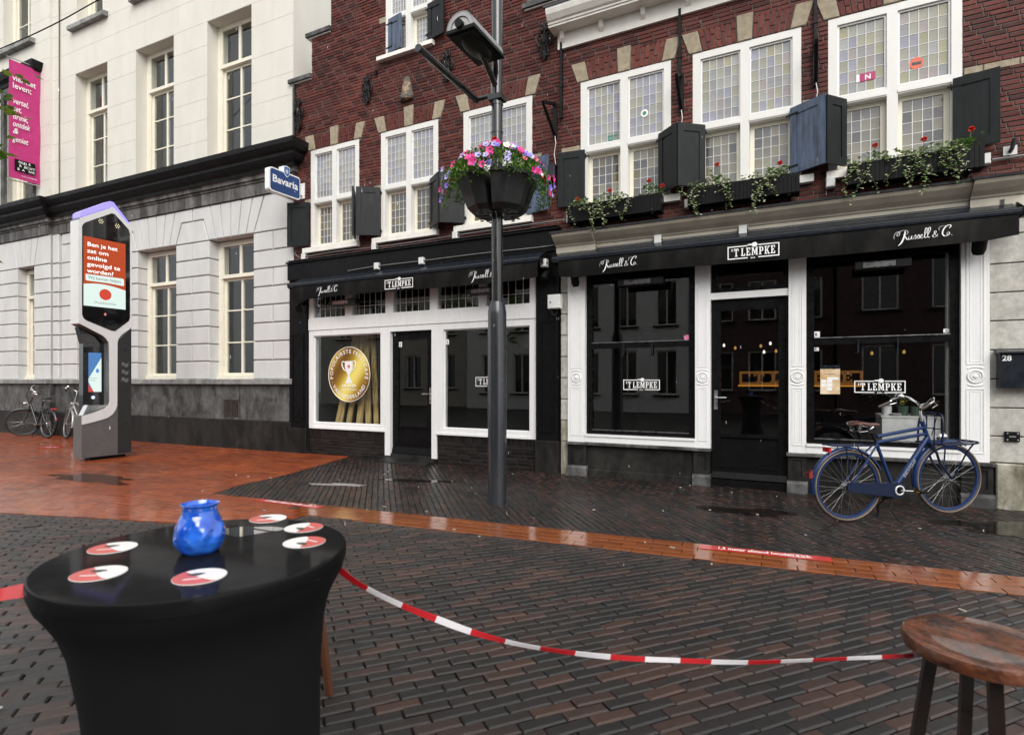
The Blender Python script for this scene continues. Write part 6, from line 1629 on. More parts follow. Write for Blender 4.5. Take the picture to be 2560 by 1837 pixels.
# ------------------------------------------------------------------ window boxes, ivy, geraniums
def window_box(s0, s1, label, lab2, red, trails):
    o = ((s0 + s1) / 2, -.15, 3.73); r = fthing('window_box', 'c', o, label, 'window box', 'black window boxes of the corniced cafe')
    y0, y1, z0, z1 = -.30, -.10, 3.735, 3.975; n = int((s1 - s0) / .045)
    mb = MB(o)
    mb.box(s0, s1, y1 - .015, y1, z0, z1); mb.box(s0, s0 + .018, y0 + .012, y1 - .015, z0, z1); mb.box(s1 - .018, s1, y0 + .012, y1 - .015, z0, z1); mb.box(s0 + .018, s1 - .018, y0 + .03, y1 - .015, z0, z0 + .02); mb.build('box', M['blackmatt'], r)
    mb = MB(o)
    for k in range(n):
        a = s0 + (s1 - s0) * k / n; b = s0 + (s1 - s0) * (k + 1) / n
        mb.cbox(a + .0006, b - .0006, y0, y0 + .028, z0, z1, .002)
    mb.build('slatted_front', M['blackmatt'], r)
    mb = MB(o); mb.box(s0 + .02, s1 - .02, y0 + .03, y1 - .02, z1 - .06, z1 - .03); mb.build('soil', M['bed'], r)
    for x in (s0 + .12, s1 - .12):
        mb = MB(o); mb.box(x - .02, x + .02, -.28, .01, z0 - .022, z0 - .002); mb.box(x - .02, x + .02, -.02, .01, z0 - .12, z0 - .022); mb.build('bracket', M['iron'], r)
    v = fthing('ivy', 'c', (o[0], -.2, z1 - .03), lab2, 'ivy plant'); iv = MB((o[0], -.2, z1 - .03)); sm = MB((o[0], -.2, z1 - .03))
    for a, b, dens in trails['top']:
        for _ in range(int((b - a) * 170 * dens)):
            x = RND.uniform(a, b); p = (x, RND.uniform(y0 - .05, y1), z1 + RND.uniform(-.03, .075))
            leaf(iv, p, rdir(.5) + Vector((0, -.6, 0)), (0, 0, 1), RND.uniform(.030, .052), RND.uniform(.030, .048), min(1, max(0, RND.gauss(.45, .32))), True)
    for x, L, dens in trails['down']:
        ph = RND.uniform(0, 6); pts = []
        N = int(L / .016 * dens)
        for k in range(N):
            u = k / max(1, N - 1); xx = x + .035 * sin(u * 5 + ph) * (1 + L); z = z1 + .02 - u * L; yy = y0 - .03 - .02 * sin(u * 3)
            pts.append((xx, yy, z))
            wid = .05 * (1 - u * .7) * min(1.4, dens)
            for _ in range(2 if u < .7 else 1):
                leaf(iv, (xx + RND.gauss(0, wid), yy + RND.gauss(-.005, .012), z), Vector((RND.gauss(0, .7), -.8, -.6)), (0, 0, 1), RND.uniform(.024, .044), RND.uniform(.024, .040), min(1, max(0, RND.gauss(.55, .33))), True)
        if len(pts) > 2: sm.tube(pts[::2], .003, 4)
    iv.build('foliage', IV, v); sm.build('vine', mat('ivy_vine', (.08, .06, .035), .7), v)
    for x, h, dens, lb in red:
        gthing = fthing('geranium', 'c', (x, -.2, z1 - .03), lb, 'geranium', 'red geraniums in the window boxes'); gb_ = MB((x, -.2, z1 - .03)); gs = MB((x, -.2, z1 - .03))
        for _ in range(int(34 * dens)):
            t = RND.uniform(0, 6.3); q = RND.uniform(0, .11)
            leaf(gb_, (x + q * cos(t), -.2 + q * .6 * sin(t), z1 + RND.uniform(.0, h * .75)), Vector((cos(t), sin(t) - .3, .5)), (0, 0, 1), RND.uniform(.035, .055), RND.uniform(.040, .06), RND.random(), True)
        gs.tube([(x, -.2, z1 - .03), (x + .01, -.21, z1 + h * .6), (x + .02, -.22, z1 + h)], .004, 5)
        gb_.build('leaves', GE, gthing); gs.build('stem', mat('geranium_stem', (.10, .15, .05), .6), gthing); link('flower_head', GER, gthing, (.02, -.02, h + .04))
window_box(.215, 1.575, 'black window box with trailing ivy below the left window of the corniced cafe', 'variegated ivy trailing from the left window box',
           [(.32, .10, .5, 'small red geranium at the left end of the left window box'), (.82, .15, .3, 'red geranium bloom in the middle of the left window box'), (1.38, .20, 1.0, 'leafy red geranium at the right end of the left window box'), (1.56, .10, .3, 'low red geranium bloom by the shutter corner')],
           {'top': [(.28, 1.12, 1.1), (1.25, 1.5, .5)], 'down': [(.30, .34, .5), (.55, .26, .9), (.66, .42, 1.6), (.74, .36, 1.3), (.98, .22, 1.0), (1.10, .34, .9), (.42, .12, 1), (.86, .12, 1)]})
window_box(1.93, 3.262, 'black window box with two ivy falls below the middle window of the corniced cafe', 'variegated ivy trailing from the middle window box',
           [(2.27, .27, 1.1, 'red geranium on a tall stem at the left of the middle window box'), (3.02, .16, 1.2, 'red geranium at the right end of the middle window box')],
           {'top': [(1.93, 2.5, .7), (2.58, 3.15, .9)], 'down': [(2.05, .40, 1.5), (2.42, .36, 1.3), (2.80, .46, 1.5), (2.98, .28, .7), (1.90, .18, .8), (2.86, .34, .7)]})
window_box(3.77, 5.05, 'black window box with the thickest ivy below the rightmost window', 'thick variegated ivy trailing from the largest window box',
           [(4.03, .19, .4, 'red geranium bloom above the left part of the largest window box'), (4.50, .17, .5, 'red geranium bloom in the middle of the largest window box'), (4.93, .20, 1.1, 'leafy red geranium at the right end of the largest window box')],
           {'top': [(3.74, 4.1, .8), (4.1, 4.85, 1.8)], 'down': [(3.78, .42, .9), (3.85, .5, .8), (4.02, .40, .5), (4.20, .34, .7), (4.40, .38, 1.6), (4.47, .48, 1.5), (4.70, .30, .9), (4.77, .42, 1.7), (4.82, .34, 1.2)]})

# ------------------------------------------------------------------ bicycles
SPK = mat('spoke_steel', (.34, .34, .34), .4, metal=.8)
def bicycle(loc, rz, label, group, fm, fm2, rimm, tyrem, wall, saddlem, steer=0.0, fz=.36, front_carrier=True, step=1, lean=0.0, chain=True):
    r = empty('bicycle', loc, rz, label, 'bicycle', group)
    if lean: r.rotation_euler = (lean, 0, rz)
    FXH, R_ = 1.085, .33
    axis_o = Vector((.845, 0, .88)); axis_d = Vector((.085, 0, -.235)).normalized()
    rot = Matrix.Rotation(-steer, 4, axis_d)
    def fx(p): return axis_o + rot @ (p - axis_o) if steer else p
    def B(mb, name, m, parent, front=False, smooth=40):
        if front and steer: mb.xf(fx)
        return mb.build(name, m, parent, smooth=smooth)
    def wheel(cx, cz, front):
        N = 48; c = lambda t, q, y: (cx + q * cos(t), y, cz + q * sin(t))
        mb = MB(); rings = []
        for k in range(N + 1):
            t = 2 * pi * k / N; rings.append([c(t, R_ - .022, -.013), c(t, R_ - .004, -.015), c(t, R_ - .002, .015), c(t, R_ - .020, .013), c(t, R_ - .028, 0)])
        mb.loft(rings, True, False); w = B(mb, 'wheel', rimm, r, front)
        mb = MB(); rings = []
        for k in range(N + 1):
            t = 2 * pi * k / N; rings.append([c(t, R_ - .004, -.012), c(t, R_ + .008, -.022), c(t, R_ + .024, -.018), c(t, R_ + .032, 0), c(t, R_ + .024, .018), c(t, R_ + .008, .022), c(t, R_ - .004, .012)])
        mb.loft(rings, False, False); B(mb, 'tyre', tyrem, w, front)
        if wall:
            mb = MB()
            for s in (-1, 1): mb.tube([c(2 * pi * k / N, R_ + .012, s * .0212) for k in range(N)], .0024, 4, True)
            B(mb, 'tyre_stripe', wall, w, front)
        mb = MB(); sp = 32
        for k in range(sp):
            t = 2 * pi * k / sp; s = 1 if k % 2 else -1; h = t + (1.25 if k % 4 < 2 else -1.25)
            mb.tube([c(h, .026, s * .03), c(t, R_ - .022, s * .004)], .0011, 4)
        B(mb, 'spokes', SPK, w, front, None)
        mb = MB(); mb.tube([(cx, -.06, cz), (cx, .06, cz)], .008, 8); mb.tube([(cx, -.035, cz), (cx, .035, cz)], .022 if front else .036, 12); B(mb, 'hub', M['chrome'], w, front)
    wheel(0.0, .36, False); wheel(FXH, fz + .0, True)
    def guard(cx, cz, a0, a1, name, front, m):
        mb = MB(); rings = []
        for k in range(27):
            t = radians(a0 + (a1 - a0) * k / 26); q = R_ + .050
            rings.append([(cx + (q + d) * cos(t), y, cz + (q + d) * sin(t)) for y, d in ((-.030, -.014), (-.026, 0), (0, .010), (.026, 0), (.030, -.014), (.024, -.004), (0, .005), (-.024, -.004))])
        mb.loft(rings); return B(mb, name, m, r, front, 60)
    rg_ = guard(0, .36, 25, 192, 'rear_mudguard', False, fm); guard(FXH, fz, 62, 193, 'front_mudguard', True, fm)
    BBP, SC, HT, HB = Vector((.495, 0, .318)), Vector((.305, 0, .795)), Vector((.80, 0, 1.005)), Vector((.885, 0, .770))
    mb = MB(); mb.tube([BBP, SC], .0175, 10)
    if step: mb.tube([(.315, 0, .85), (.83, 0, .94)], .0175, 10); mb.tube([(.308, 0, .79), (.853, 0, .875)], .0165, 10); mb.tube([BBP, (.860, 0, .835)], .026, 12)
    else: mb.tube([(.33, 0, .72), (.84, 0, .90)], .013, 8); mb.tube([BBP, (.865, 0, .80)], .019, 10)
    mb.tube([HT, HB], .022, 12)
    for y in (-.055, .055):
        mb.tube([BBP + Vector((-.03, y * .5, 0)), Vector((.18, y, .33)), Vector((0, y, .36))], .010, 8); mb.tube([SC + Vector((0, y * .4, -.02)), Vector((.20, y, .66)), Vector((0, y, .36))], .009, 8)
    B(mb, 'frame', fm, r)
    mb = MB()
    for y in (-.05, .05): mb.tube(spline([(.89, y * .6, .76), (.915, y, .69), (.965, y, .57), (FXH, y, fz)], 5), .012, 8)
    mb.box(.865, .905, -.045, .045, .735, .775); B(mb, 'fork', fm2, r, True)
    mb = MB(); mb.tube([(.80, 0, 1.0), (.782, 0, 1.13), (.80, 0, 1.165)], .013, 10); B(mb, 'stem', M['chrome'] if step else M['steel'], r, True)
    mb = MB(); bar = [(.64, -.27, 1.17), (.72, -.255, 1.215), (.79, -.17, 1.245), (.82, -.07, 1.19), (.80, 0, 1.165), (.82, .07, 1.19), (.79, .17, 1.245), (.72, .255, 1.215), (.64, .27, 1.17)]
    bar = [(x - .02, y, z) for x, y, z in bar]
    mb.tube(spline(bar, 5), .011, 8); hb = B(mb, 'handlebar', M['chrome'], r, True)
    for s in (-1, 1):
        mb = MB(); mb.tube([(.665, s * .262, 1.19), (.60, s * .272, 1.158), (.545, s * .277, 1.135)], [.016, .017, .015], 10); B(mb, 'grip', mat('brown_grip', (.035, .022, .016), .5) if step else M['blackmatt'], hb, True)
        mb = MB(); mb.tube([(.72, s * .24, 1.205), (.74, s * .26, 1.18), (.65, s * .30, 1.15)], .006, 6); B(mb, 'brake_lever', M['steel'] if step else M['blackmatt'], hb, True)
    mb = MB(); mb.lathe([(.0, .0), (.030, .0), (.031, .012), (.022, .026), (0, .030)], (.735, .20, 1.245), 14); B(mb, 'bell', M['chrome'], hb, True)
    for s in (-1, 1):
        mb = MB(); mb.tube(spline([(.72, s * .24, 1.205), (.84, s * .17, 1.20), (.90, s * .07, 1.05), (.88, s * .03, .86)], 5), .004, 5); B(mb, 'brake_cable', M['blackmatt'], hb, True)
    # saddle
    mb = MB(); rings = []
    for k, (x, w, z, h) in enumerate(((.035, .02, .985, .03), (.05, .085, 1.0, .05), (.10, .105, 1.005, .055), (.16, .085, .995, .05), (.23, .04, .985, .045), (.30, .028, .99, .04), (.335, .018, .985, .03))):
        rings.append([(x, w * cos(t), z - .02 + (h if sin(t) > 0 else h * .9) * .5 * sin(t)) for t in [2 * pi * i / 14 for i in range(14)]])
    mb.loft(rings); sd = B(mb, 'saddle', saddlem, r, smooth=60)
    mb = MB()
    for s in (-.06, .06):
        mb.tube([(.09 + .018 * cos(i * .9), s + .018 * sin(i * .9), .90 + i * .0028) for i in range(28)], .004, 5)
        mb.tube([(.09, s, .90), (.20, s * .3, .905), (.28, s * .2, .955)], .005, 6)
    B(mb, 'saddle_springs', M['chrome'] if step else M['iron'], sd)
    mb = MB(); mb.tube([SC, (.245, 0, .93)], .0135, 10); mb.box(.21, .285, -.025, .025, .885, .925); B(mb, 'seat_post', M['iron'], r)
    # rear carrier
    mb = MB(); loop = [(.21, -.065, .765), (-.17, -.075, .765), (-.215, -.05, .772), (-.215, .05, .772), (-.17, .075, .765), (.21, .065, .765)]
    mb.tube(spline(loop, 4), .0075, 8)
    for y in (-.03, 0, .03): mb.tube([(.20, y, .765), (-.20, y, .767)], .005, 6)
    for x in (.12, -.02, -.15): mb.tube([(x, -.07, .765), (x, .07, .765)], .005, 6)
    for y in (-.068, .068): mb.tube([(-.06, y, .762), (0, y, .37)], .006, 6); mb.tube([(.06, y, .762), (.16, y * .8, .60)], .006, 6)
    cr = B(mb, 'rear_carrier', fm2, r)
    mb = MB(); mb.box(-.225, -.205, -.055, .055, .70, .745); B(mb, 'tail_reflector', mat('red_reflector', (.45, .01, .01), .2, coat=1), cr)
    mb = MB(); mb.box(-.415, -.385, -.025, .025, .44, .50); mb.box(-.39, -.37, -.018, .018, .44, .52); B(mb, 'rear_lamp', mat('dark_red_lamp', (.18, .008, .008), .2, coat=1), rg_)
    # chain case, crank, pedals
    mb = MB(); hull = []
    for k in range(13): t = radians(-90 + 180 * k / 12); hull.append((.50 + .074 * cos(t), .318 + .074 * sin(t)))
    for k in range(9): t = radians(90 + 180 * k / 8); hull.append((.0 + .045 * cos(t), .35 + .045 * sin(t)))
    if chain: mb.prism(hull, 'y', -.072, -.042); B(mb, 'chain_case', fm2, r)
    mb = MB(); mb.tube([(.50 + .043 * cos(t), -.077, .318 + .043 * sin(t)) for t in [2 * pi * k / 24 for k in range(24)]], .008, 6, True); cg_ = B(mb, 'chainring', M['plastic_white'], r); mb = MB(); mb.lathe([(0, -.095), (.02, -.095), (.024, -.06), (0, -.06)], (.50, 0, .318), 14, 'y'); B(mb, 'crank_bolt', M['iron'], cg_)
    mb = MB(); mb.tube([(.50, -.088, .318), (.665, -.095, .308)], .008, 8); mb.tube([(.50, .08, .318), (.335, .085, .328)], .008, 8); ck = B(mb, 'crank', M['steel'], r)
    for x, y, s in ((.67, -.10, -1), (.33, .09, 1)):
        mb = MB(); mb.box(x - .035, x + .035, y, y + s * .085, .298, .322); B(mb, 'pedal', M['blackmatt'], ck)
        mb = MB(); mb.box(x - .0355, x + .0355, y + s * .02, y + s * .065, .303, .317); B(mb, 'pedal_reflector', mat('amber_reflector', (.55, .20, .01), .25, coat=1), ck)
    # stand
    mb = MB(); mb.tube(spline([(.43, -.03, .30), (.43, -.05, .20), (.415, -.07, .12), (.47, -.12, .02), (.50, -.14, .0)], 4), .008, 6)
    if step: mb.tube(spline([(.43, .03, .30), (.425, .05, .20), (.40, .09, .14), (.42, .12, .05), (.40, .13, .0)], 4), .008, 6); mb.box(.40, .46, -.04, .04, .22, .30)
    B(mb, 'stand', M['iron'], r)
    # front carrier or lamp
    if front_carrier:
        mb = MB(); y = .185
        mb.tube(spline([(.885, -y, .775), (1.20, -y, .79), (1.275, -y * .75, .80), (1.285, 0, .802), (1.275, y * .75, .80), (1.20, y, .79), (.885, y, .775)], 5), .009, 8)
        for yy in (-.12, -.04, .04, .12): mb.tube([(.89, yy, .778), (1.27, yy, .80)], .006, 6)
        mb.tube([(1.08, -y, .785), (1.08, y, .785)], .007, 6); mb.tube([(.885, -y, .775), (.885, y, .775)], .008, 6)
        mb.tube(spline([(.885, -.15, .775), (.895, -.155, .95), (.905, -.13, 1.06), (.908, -.06, 1.085), (.908, .06, 1.085), (.905, .13, 1.06), (.895, .155, .95), (.885, .15, .775)], 5), .010, 8)
        mb.tube([(.898, -.15, .93), (.898, .15, .93)], .006, 6); mb.tube([(.90, -.05, 1.085), (.888, -.05, .775)], .006, 6); mb.tube([(.90, .05, 1.085), (.888, .05, .775)], .006, 6)
        for s in (-1, 1): mb.tube([(1.19, s * y, .788), (1.17, s * .13, .70), (FXH, s * .06, fz)], .008, 8)
        mb.tube([(.86, -.06, .78), (.79, -.14, .765)], .008, 6)
        B(mb, 'front_carrier', fm2, r)
        mb = MB(); mb.lathe([(0, -.05), (.03, -.045), (.038, 0), (.034, .03), (0, .035)], (1.02, 0, .845), 14, 'x'); B(mb, 'headlamp', M['chrome'], r)
    else:
        mb = MB(); mb.lathe([(0, -.07), (.025, -.06), (.042, 0), (.044, .02), (0, .022)], (.965, 0, .86), 14, 'x'); mb.tube([(.89, 0, .80), (.95, 0, .85)], .006, 6); B(mb, 'headlamp', M['chrome'], r, True)
    return r
BLUE = mat('bicycle_blue_paint', (.005, .023, .090), .35, var=.08, coat=.2, spec=.3, rvar=.05); BLUED = mat('bicycle_navy_paint', (.0045, .010, .034), .4, var=.1, coat=.1, spec=.25); BLUER = mat('bicycle_rim_blue', (.005, .022, .085), .35, coat=.2, spec=.3)
TY = mat('brown_tyre', (.055, .035, .025), .6); TYB = mat('black_tyre', (.014, .014, .014), .6); TW = mat('tyre_cream_stripe', (.34, .30, .23), .6)
bb_ = bicycle((3.376, 5.73, .002), atan2(.08, .997), 'blue transport bicycle with brown saddle and front carrier in front of the right shop window', 'parked bicycles', BLUE, BLUED, BLUER, TY, TW, mat('brown_saddle_leather', (.075, .024, .012), .25, var=.2, coat=.6), fz=.42)
mb = MB(); put_text(mb, 'SPARTA PICK-UP', lambda u, v: (.585 + u * .58 + .0 - v * .81, -.0272, .443 + u * .81 + v * .58), .05, 0, -.016, 'L', width=.21); mb.build('lettering', mat('grey_frame_print', (.35, .37, .40), .4), bb_)
BK = mat('bicycle_black_paint', (.012, .013, .016), .3, coat=.4)
ws = lambda s, y: fw('w', s, y, .003)
HW = FRAMES['w'][1] + pi
bicycle(ws(-7.72, -.52), HW, 'black bicycle with turned front wheel parked at the stone plinth left of the kiosk', 'parked bicycles', BK, BK, mat('dull_rim', (.10, .10, .10), .4, metal=.5), TYB, None, mat('black_saddle', (.014, .014, .015), .35), steer=radians(62), front_carrier=False, lean=radians(3))
SV = mat('bicycle_silver_paint', (.36, .36, .34), .3, metal=.4)
bicycle(ws(-6.02, -.40), HW, 'silver bicycle partly hidden behind the information kiosk', 'parked bicycles', SV, SV, mat('grey_rim', (.22, .22, .22), .4, metal=.5), TYB, None, mat('black_saddle_soft', (.016, .016, .016), .4), steer=radians(-14), front_carrier=False, step=0, lean=radians(3), chain=False)

# ------------------------------------------------------------------ standing table with stretch cover, candle glass, coasters
TX, TY_, TZ = -.672, 1.24, 1.04
r = empty('standing_table', (TX, TY_, 0), 0, 'round standing table in a black stretch cover in the left foreground', 'table')
tc = mat('black_stretch_cloth', (.0045, .0045, .005), .8, var=.2, vs=4, spec=.2, bmp=.06, bs=500); tt = mat('black_table_cap', (.0045, .0045, .0048), .75, var=.25, vs=9, spec=.08, coat=.22, crough=.06, bmp=.05, bs=300, rvar=.10)
mb = MB(); prof = [(.285, .0), (.26, .12), (.232, .32), (.221, .50), (.221, .65), (.229, .77), (.243, .88), (.257, .93), (.275, .965), (.290, .99), (.2972, 1.014)]
mb.lathe(prof, n=64, fn=lambda t, h: 1 + .05 * max(0, (.5 - h)) * cos(4 * t + .6) + .012 * sin(9 * t) * max(0, min(1, (1.0 - h) * 3)) * (.4 if h > .6 else 1)); mb.xf(lambda p: Vector((p.x + .020 * max(0, min(1, (1.0 - p.z) / .35)), p.y, p.z))); mb.build('stretch_cover', tc, r, smooth=60)
mb = MB(); mb.lathe([(.2970, 1.010), (.2985, 1.018), (.2985, 1.033), (.2972, 1.0375), (.2940, 1.0398), (.0, 1.040)], n=64); mb.build('table_cap', tt, r, smooth=35)
mb = MB(); mb.lathe([(.24, -.0), (.28, .0), (.28, .03), (.24, .03)], n=32); mb.build('foot_ring', M['iron'], r)
jm, jn, jl, jb = nodes_of('blue_candle_glass'); setp(jb, col=(.004, .06, .5), rough=.10, spec=.6, coat=1.0)
jl.new(ramp(jn, jl, noise(jn, jl, 22, 3), [(.3, (.003, .03, .34)), (.7, (.03, .19, .80))]), jb.inputs['Base Color'])
r = empty('candle_glass', (-.679, 1.238, TZ), 0, 'blue wavy glass candle holder on the black table', 'candle glass')
mb = MB(); jp = [(.0, .0), (.034, .0), (.042, .008), (.0495, .026), (.051, .040), (.048, .056), (.041, .072), (.0355, .083), (.034, .092), (.0355, .100), (.0385, .105), (.0365, .1055), (.033, .098), (.032, .088), (.036, .076), (.042, .06), (.044, .045)]
fine = [jp[0]]
for a, b in zip(jp, jp[1:]):
    for k in (1, 2, 3, 4): fine.append((a[0] + (b[0] - a[0]) * k / 4, a[1] + (b[1] - a[1]) * k / 4))
mb.lathe(fine, n=110, fn=lambda t, h: 1 + (.035 * sin(6 * t + 1.6 * sin(h * 80) + h * 45) + .02 * sin(11 * t - h * 70 + 2 * sin(h * 60 + t))) * max(0, min(1, h * 60, (.088 - h) * 40)))
mb.build('glass_body', jm, r, smooth=70)
mb = MB(); mb.lathe([(0, .0), (.036, .0), (.036, .04), (0, .042)], (0, 0, .012), 20); mb.build('candle', mat('wax', (.3, .33, .55), .4), r)
RDp = mat('coaster_red', (.52, .10, .085), .35, var=.06); WHp = mat('coaster_white', (.76, .74, .72), .35, var=.03)
def coaster(x, y, a, label):
    r = empty('coaster', (x, y, TZ + .001), a, label, 'coaster', 'red and white coasters on the black table'); R_ = .0465
    mb = MB(); mb.lathe([(0, 0), (R_, 0), (R_, .0014), (0, .0014)], n=40); mb.build('board', WHp, r)
    mb = MB(); arc = [(R_ * .985 * cos(t), R_ * .985 * sin(t), .0017) for t in [radians(130 + 185 * k / 30) for k in range(31)]]
    wav = [(R_ * (.60 - 1.15 * k / 12), R_ * (-.72 + 1.42 * k / 12 - .16 * sin(pi * k / 12)), .0017) for k in range(1, 12)]
    mb.add(arc + wav, [tuple(range(len(arc) + len(wav)))]); mb.build('red_print', RDp, r)
    mb = MB(); mb.add([(-.008 + .014 * cos(t) * (1 + .3 * sin(3 * t)), .012 + .008 * sin(t), .0021) for t in [2 * pi * k / 14 for k in range(14)]], [tuple(range(14))]); mb.build('print_mark', ICON, r)
    mb = MB(); put_text(mb, 'Rodenbach' if False else 'Palm', lambda u, v: (u, v, .0021), .012, -.022, -.016, 'L', .0) if False else mb.box(-.026, .004, -.016, -.012, .0018, .0021); mb.build('print_line', WHp, r)
coaster(-.884, 1.260, .2, 'red and white coaster, farther of the two left of the candle glass'); coaster(-.793, 1.092, .1, 'red and white coaster nearest the left rim of the table')
coaster(-.590, 1.075, .35, 'red and white coaster in front of the candle glass'); coaster(-.476, 1.304, 2.6, 'red and white coaster nearest the right rim of the table')
coaster(-.525, 1.434, 2.4, 'red and white coaster at right, middle one of three'); coaster(-.655, 1.528, .3, 'red and white coaster farthest back on the table')
M['water_drop'] = glass_mat('rain_film', (.9, .9, .9), 3.0)
mb = MB(); mb.add([(TX + .02 + a * .06, TY_ + .17 + b * .045, TZ + .0008) for a, b in [(cos(t) * (1 + .3 * sin(2 * t + 1) + .12 * sin(5 * t)), sin(t) * (1 + .25 * sin(3 * t))) for t in [2 * pi * k / 36 for k in range(36)]]], [tuple(range(36))])
tag(mb.build('rain_puddle', M['water_drop']), 'thin pool of rain on the black table behind the candle glass', None, None, 'structure')

# ------------------------------------------------------------------ bar stools
def stool(x, y, h, R_, rot, label, seatm, legm):
    r = empty('bar_stool', (x, y, 0), rot, label, 'stool', 'wooden bar stools')
    mb = MB(); mb.lathe([(0, h - .045), (R_ - .03, h - .045), (R_ - .004, h - .034), (R_, h - .018), (R_ - .004, h - .004), (R_ - .014, h), (R_ * .6, h - .008), (0, h - .012)], n=56); s = mb.build('seat', seatm, r, smooth=45)
    for k in range(4):
        a = pi / 4 + k * pi / 2; t, b = R_ * .60, R_ * 1.22
        mb = MB(); mb.loft([[(q * cos(a) + .018 * cos(a + u), q * sin(a) + .018 * sin(a + u), z) for u in (pi / 4, 3 * pi / 4, 5 * pi / 4, 7 * pi / 4)] for q, z in ((b, 0), (t, h - .046))]); mb.build('leg', legm, r)
    for z, f in ((.22, .93), (.38, .82)):
        q = R_ * (1.22 - .62 * z / (h - .046))
        for k in range(4):
            a, c = pi / 4 + k * pi / 2, pi / 4 + (k + 1) * pi / 2; mb = MB(); mb.tube([(q * cos(a), q * sin(a), z), (q * cos(c), q * sin(c), z)], .011, 8); mb.build('rung', legm, r, smooth=True)
    return r
SEAT = mat('wet_worn_wood', (.030, .011, .007), .24, var=.4, vs=22, col2=(.19, .058, .022), sc=(1, .6, 1), coat=.6, bmp=.6, bs=38, lo=.35, hi=.72, rvar=.18)
LEG = mat('dark_stool_wood', (.014, .006, .004), .35, var=.3, vs=8, sc=(1, 1, .2), coat=.3); LEG2 = mat('brown_stool_wood', (.075, .026, .012), .35, var=.3, vs=8, sc=(1, 1, .2), coat=.4)
stool(1.145, 1.39, .78, .163, .35, 'worn brown wooden bar stool in the right foreground', SEAT, LEG)
stool(-1.003, 2.627, .70, .16, .436, 'brown wooden bar stool hidden behind the black table with one leg showing', SEAT, LEG2)

# ------------------------------------------------------------------ red and white barrier tape
TR = mat('barrier_red', (.52, .012, .018), .3, var=.08, coat=.4); TWh = mat('barrier_white', (.78, .75, .77), .3, var=.04, coat=.4)
def tape(pts, w0, w1, label, stripe=.115, tw=0.0, phase=0):
    P = spline(pts, 16); o = P[0].copy(); mb = MB(tuple(o)); acc = phase; N = len(P); up = Vector((0, 0, 1))
    Lr = []
    for i, p in enumerate(P):
        d = (P[min(i + 1, N - 1)] - P[max(i - 1, 0)]).normalized(); s = d.cross(up).normalized(); n = s.cross(d)
        a = tw * sin(i * .09) + .25; w = (w0 + (w1 - w0) * i / N) * (.94 + .06 * sin(i * .13 + 1))
        v = (n * cos(a) + s * sin(a)) * w / 2
        Lr.append((p + v, p - v, s * .0012))
    for i in range(N - 1):
        acc += (P[i + 1] - P[i]).length; mb.cur = int(acc / stripe) % 2
        a, b, e = Lr[i]; c, d, f = Lr[i + 1]
        mb.add([tuple(a - e), tuple(b - e), tuple(d - f), tuple(c - f), tuple(a + e), tuple(b + e), tuple(d + f), tuple(c + f)], [(0, 1, 2, 3), (7, 6, 5, 4), (0, 3, 7, 4), (1, 5, 6, 2)])
    tag(mb.build('barrier_tape', [TR, TWh], None, tuple(o), smooth=50, recalc=True), label, 'barrier tape')
def at(px, py, Y): return ((px - CX) / F_PX * Y, Y, CAM_H - (py - HZ) / F_PX * Y)
tp = [(846, 1422), (902, 1462), (999, 1510), (1090, 1546), (1190, 1582), (1298, 1610), (1421, 1630), (1561, 1644), (1700, 1650), (1859, 1655), (2022, 1649.5), (2170, 1643), (2300, 1637)]
tape([at(x, y, 1.34 + .12 * (x - 846) / 1450) for x, y in tp], .0175, .0110, 'red and white barrier tape sagging between the black table and the right stool', .088, .25)
tape([at(x, y, 1.20 + .04 * i) for i, (x, y) in enumerate(((84, 1470), (30, 1480), (-60, 1496), (-260, 1530), (-520, 1560)))], .030, .032, 'red barrier tape leaving the black table to the left edge', .30, .2, .05)

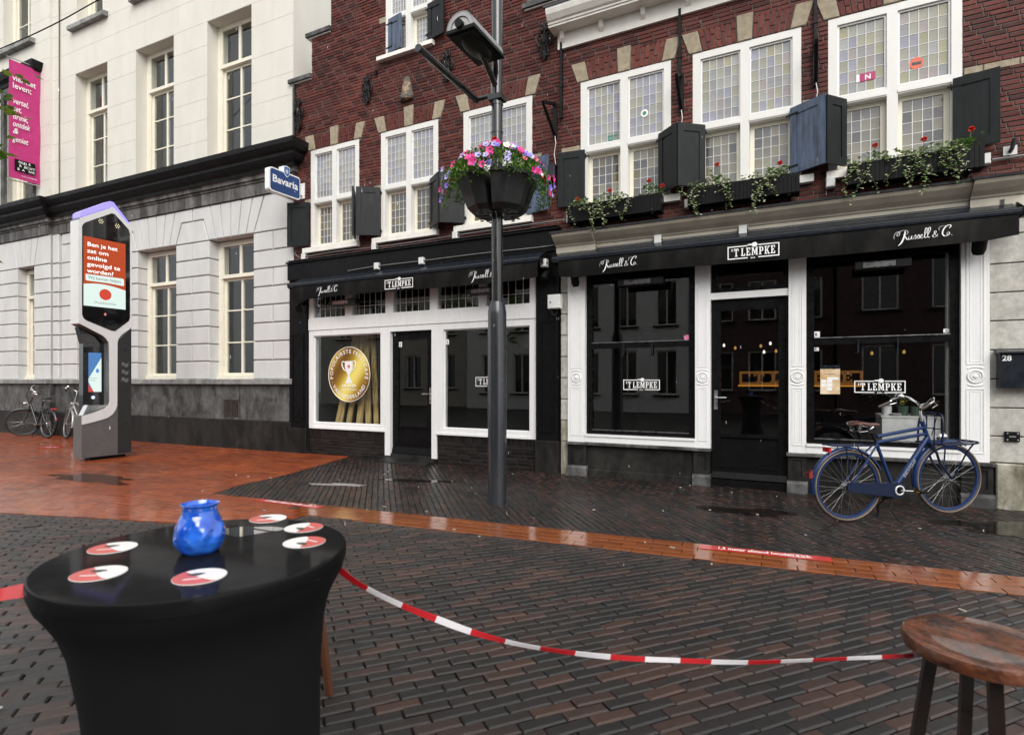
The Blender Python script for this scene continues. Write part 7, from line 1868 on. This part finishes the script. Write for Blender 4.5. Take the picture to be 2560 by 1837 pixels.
# ------------------------------------------------------------------ overhead wire, tree at the left edge, falling rain
P_ = [(-12.4, 13.2, 8.2), (-9.6, 12.0, 8.95), (-6.6, 10.6, 9.55), (-2.5, 8.7, 10.8)]
P_ = [at(-260, 232, 12.5), at(0, 123, 12), at(130, 64, 11.7), at(247, 0, 11.4), at(520, -150, 10.8)]
o = P_[0]; mb = MB(o); mb.tube(spline(P_, 6), .012, 6); tag(mb.build('overhead_wire', M['iron'], None, o), 'thin dark wire crossing the upper left of the white building', 'wire')
r = empty('street_tree', (-6.1, 5.4, 0), 0, 'green leafy twigs of a street tree at the left edge', 'tree')
bark = mat('grey_bark', (.10, .09, .075), .85, var=.3, vs=12, bmp=.5)
mb = MB(); mb.tube([(0, 0, -.05), (.03, 0, 1.5), (-.02, .02, 3.0), (0, 0, 4.6), (.02, 0, 6.2)], [.14, .11, .095, .07, .03], 12)
for z, a, L in ((2.4, .1, 1.05), (3.2, .05, 1.15), (3.9, -.3, .9), (3.4, 2.5, 1.3), (4.4, 1.5, 1.2), (4.6, 3.6, 1.2), (5.2, .6, .9)):
    mb.tube([(0, 0, z), (L * .5 * cos(a), L * .5 * sin(a), z + .22), (L * cos(a), L * sin(a), z + .30)], [.035, .022, .009], 8)
mb.build('trunk', bark, r, smooth=True)
mb = MB()
def clump(c, n, s):
    for _ in range(n): leaf(mb, Vector(c) + Vector((RND.gauss(0, s), RND.gauss(0, s), RND.gauss(0, s * .8))), rdir(-.3), (0, 0, 1), RND.uniform(.09, .14), RND.uniform(.09, .14), RND.random(), True)
b = Vector((-6.1, 5.4, 0))
for px, py, n in ((-2, 372, 12), (-34, 360, 18), (14, 385, 4), (-16, 655, 8), (-22, 585, 5), (-16, 690, 6), (-70, 400, 24), (-80, 640, 20)): clump(Vector(at(px - 26, py, 5.4)) - b, n, .045)
for z, a, L in ((3.4, 2.5, 1.3), (4.4, 1.5, 1.2), (4.6, 3.6, 1.2), (5.6, 2.0, .7), (5.0, 4.4, .9)):
    for k in (.55, .8, 1): clump((L * k * cos(a), L * k * sin(a), z + .28), 46, .20)
mb.build('crown', TL, r)
rain = MB()
for _ in range(240):
    Y = RND.uniform(2.5, 10); px, py = RND.uniform(-100, 2660), RND.uniform(-60, 1500)
    p = at(px, py, Y)
    if p[2] < .05: continue
    L = RND.uniform(.010, .022); q = RND.uniform(.0009, .0016)
    x, y, z = p
    rain.add([(x, y, z + L), (x + q, y, z), (x - q * .5, y + q, z), (x - q * .5, y - q, z), (x + .002, y, z - L * .4)], [(0, 1, 2), (0, 2, 3), (0, 3, 1), (4, 2, 1), (4, 3, 2), (4, 1, 3)])
tag(rain.build('falling_rain', mat('rain_drop', (.75, .76, .78), .1, coat=1)), 'scattered falling rain drops', None, None, 'stuff')
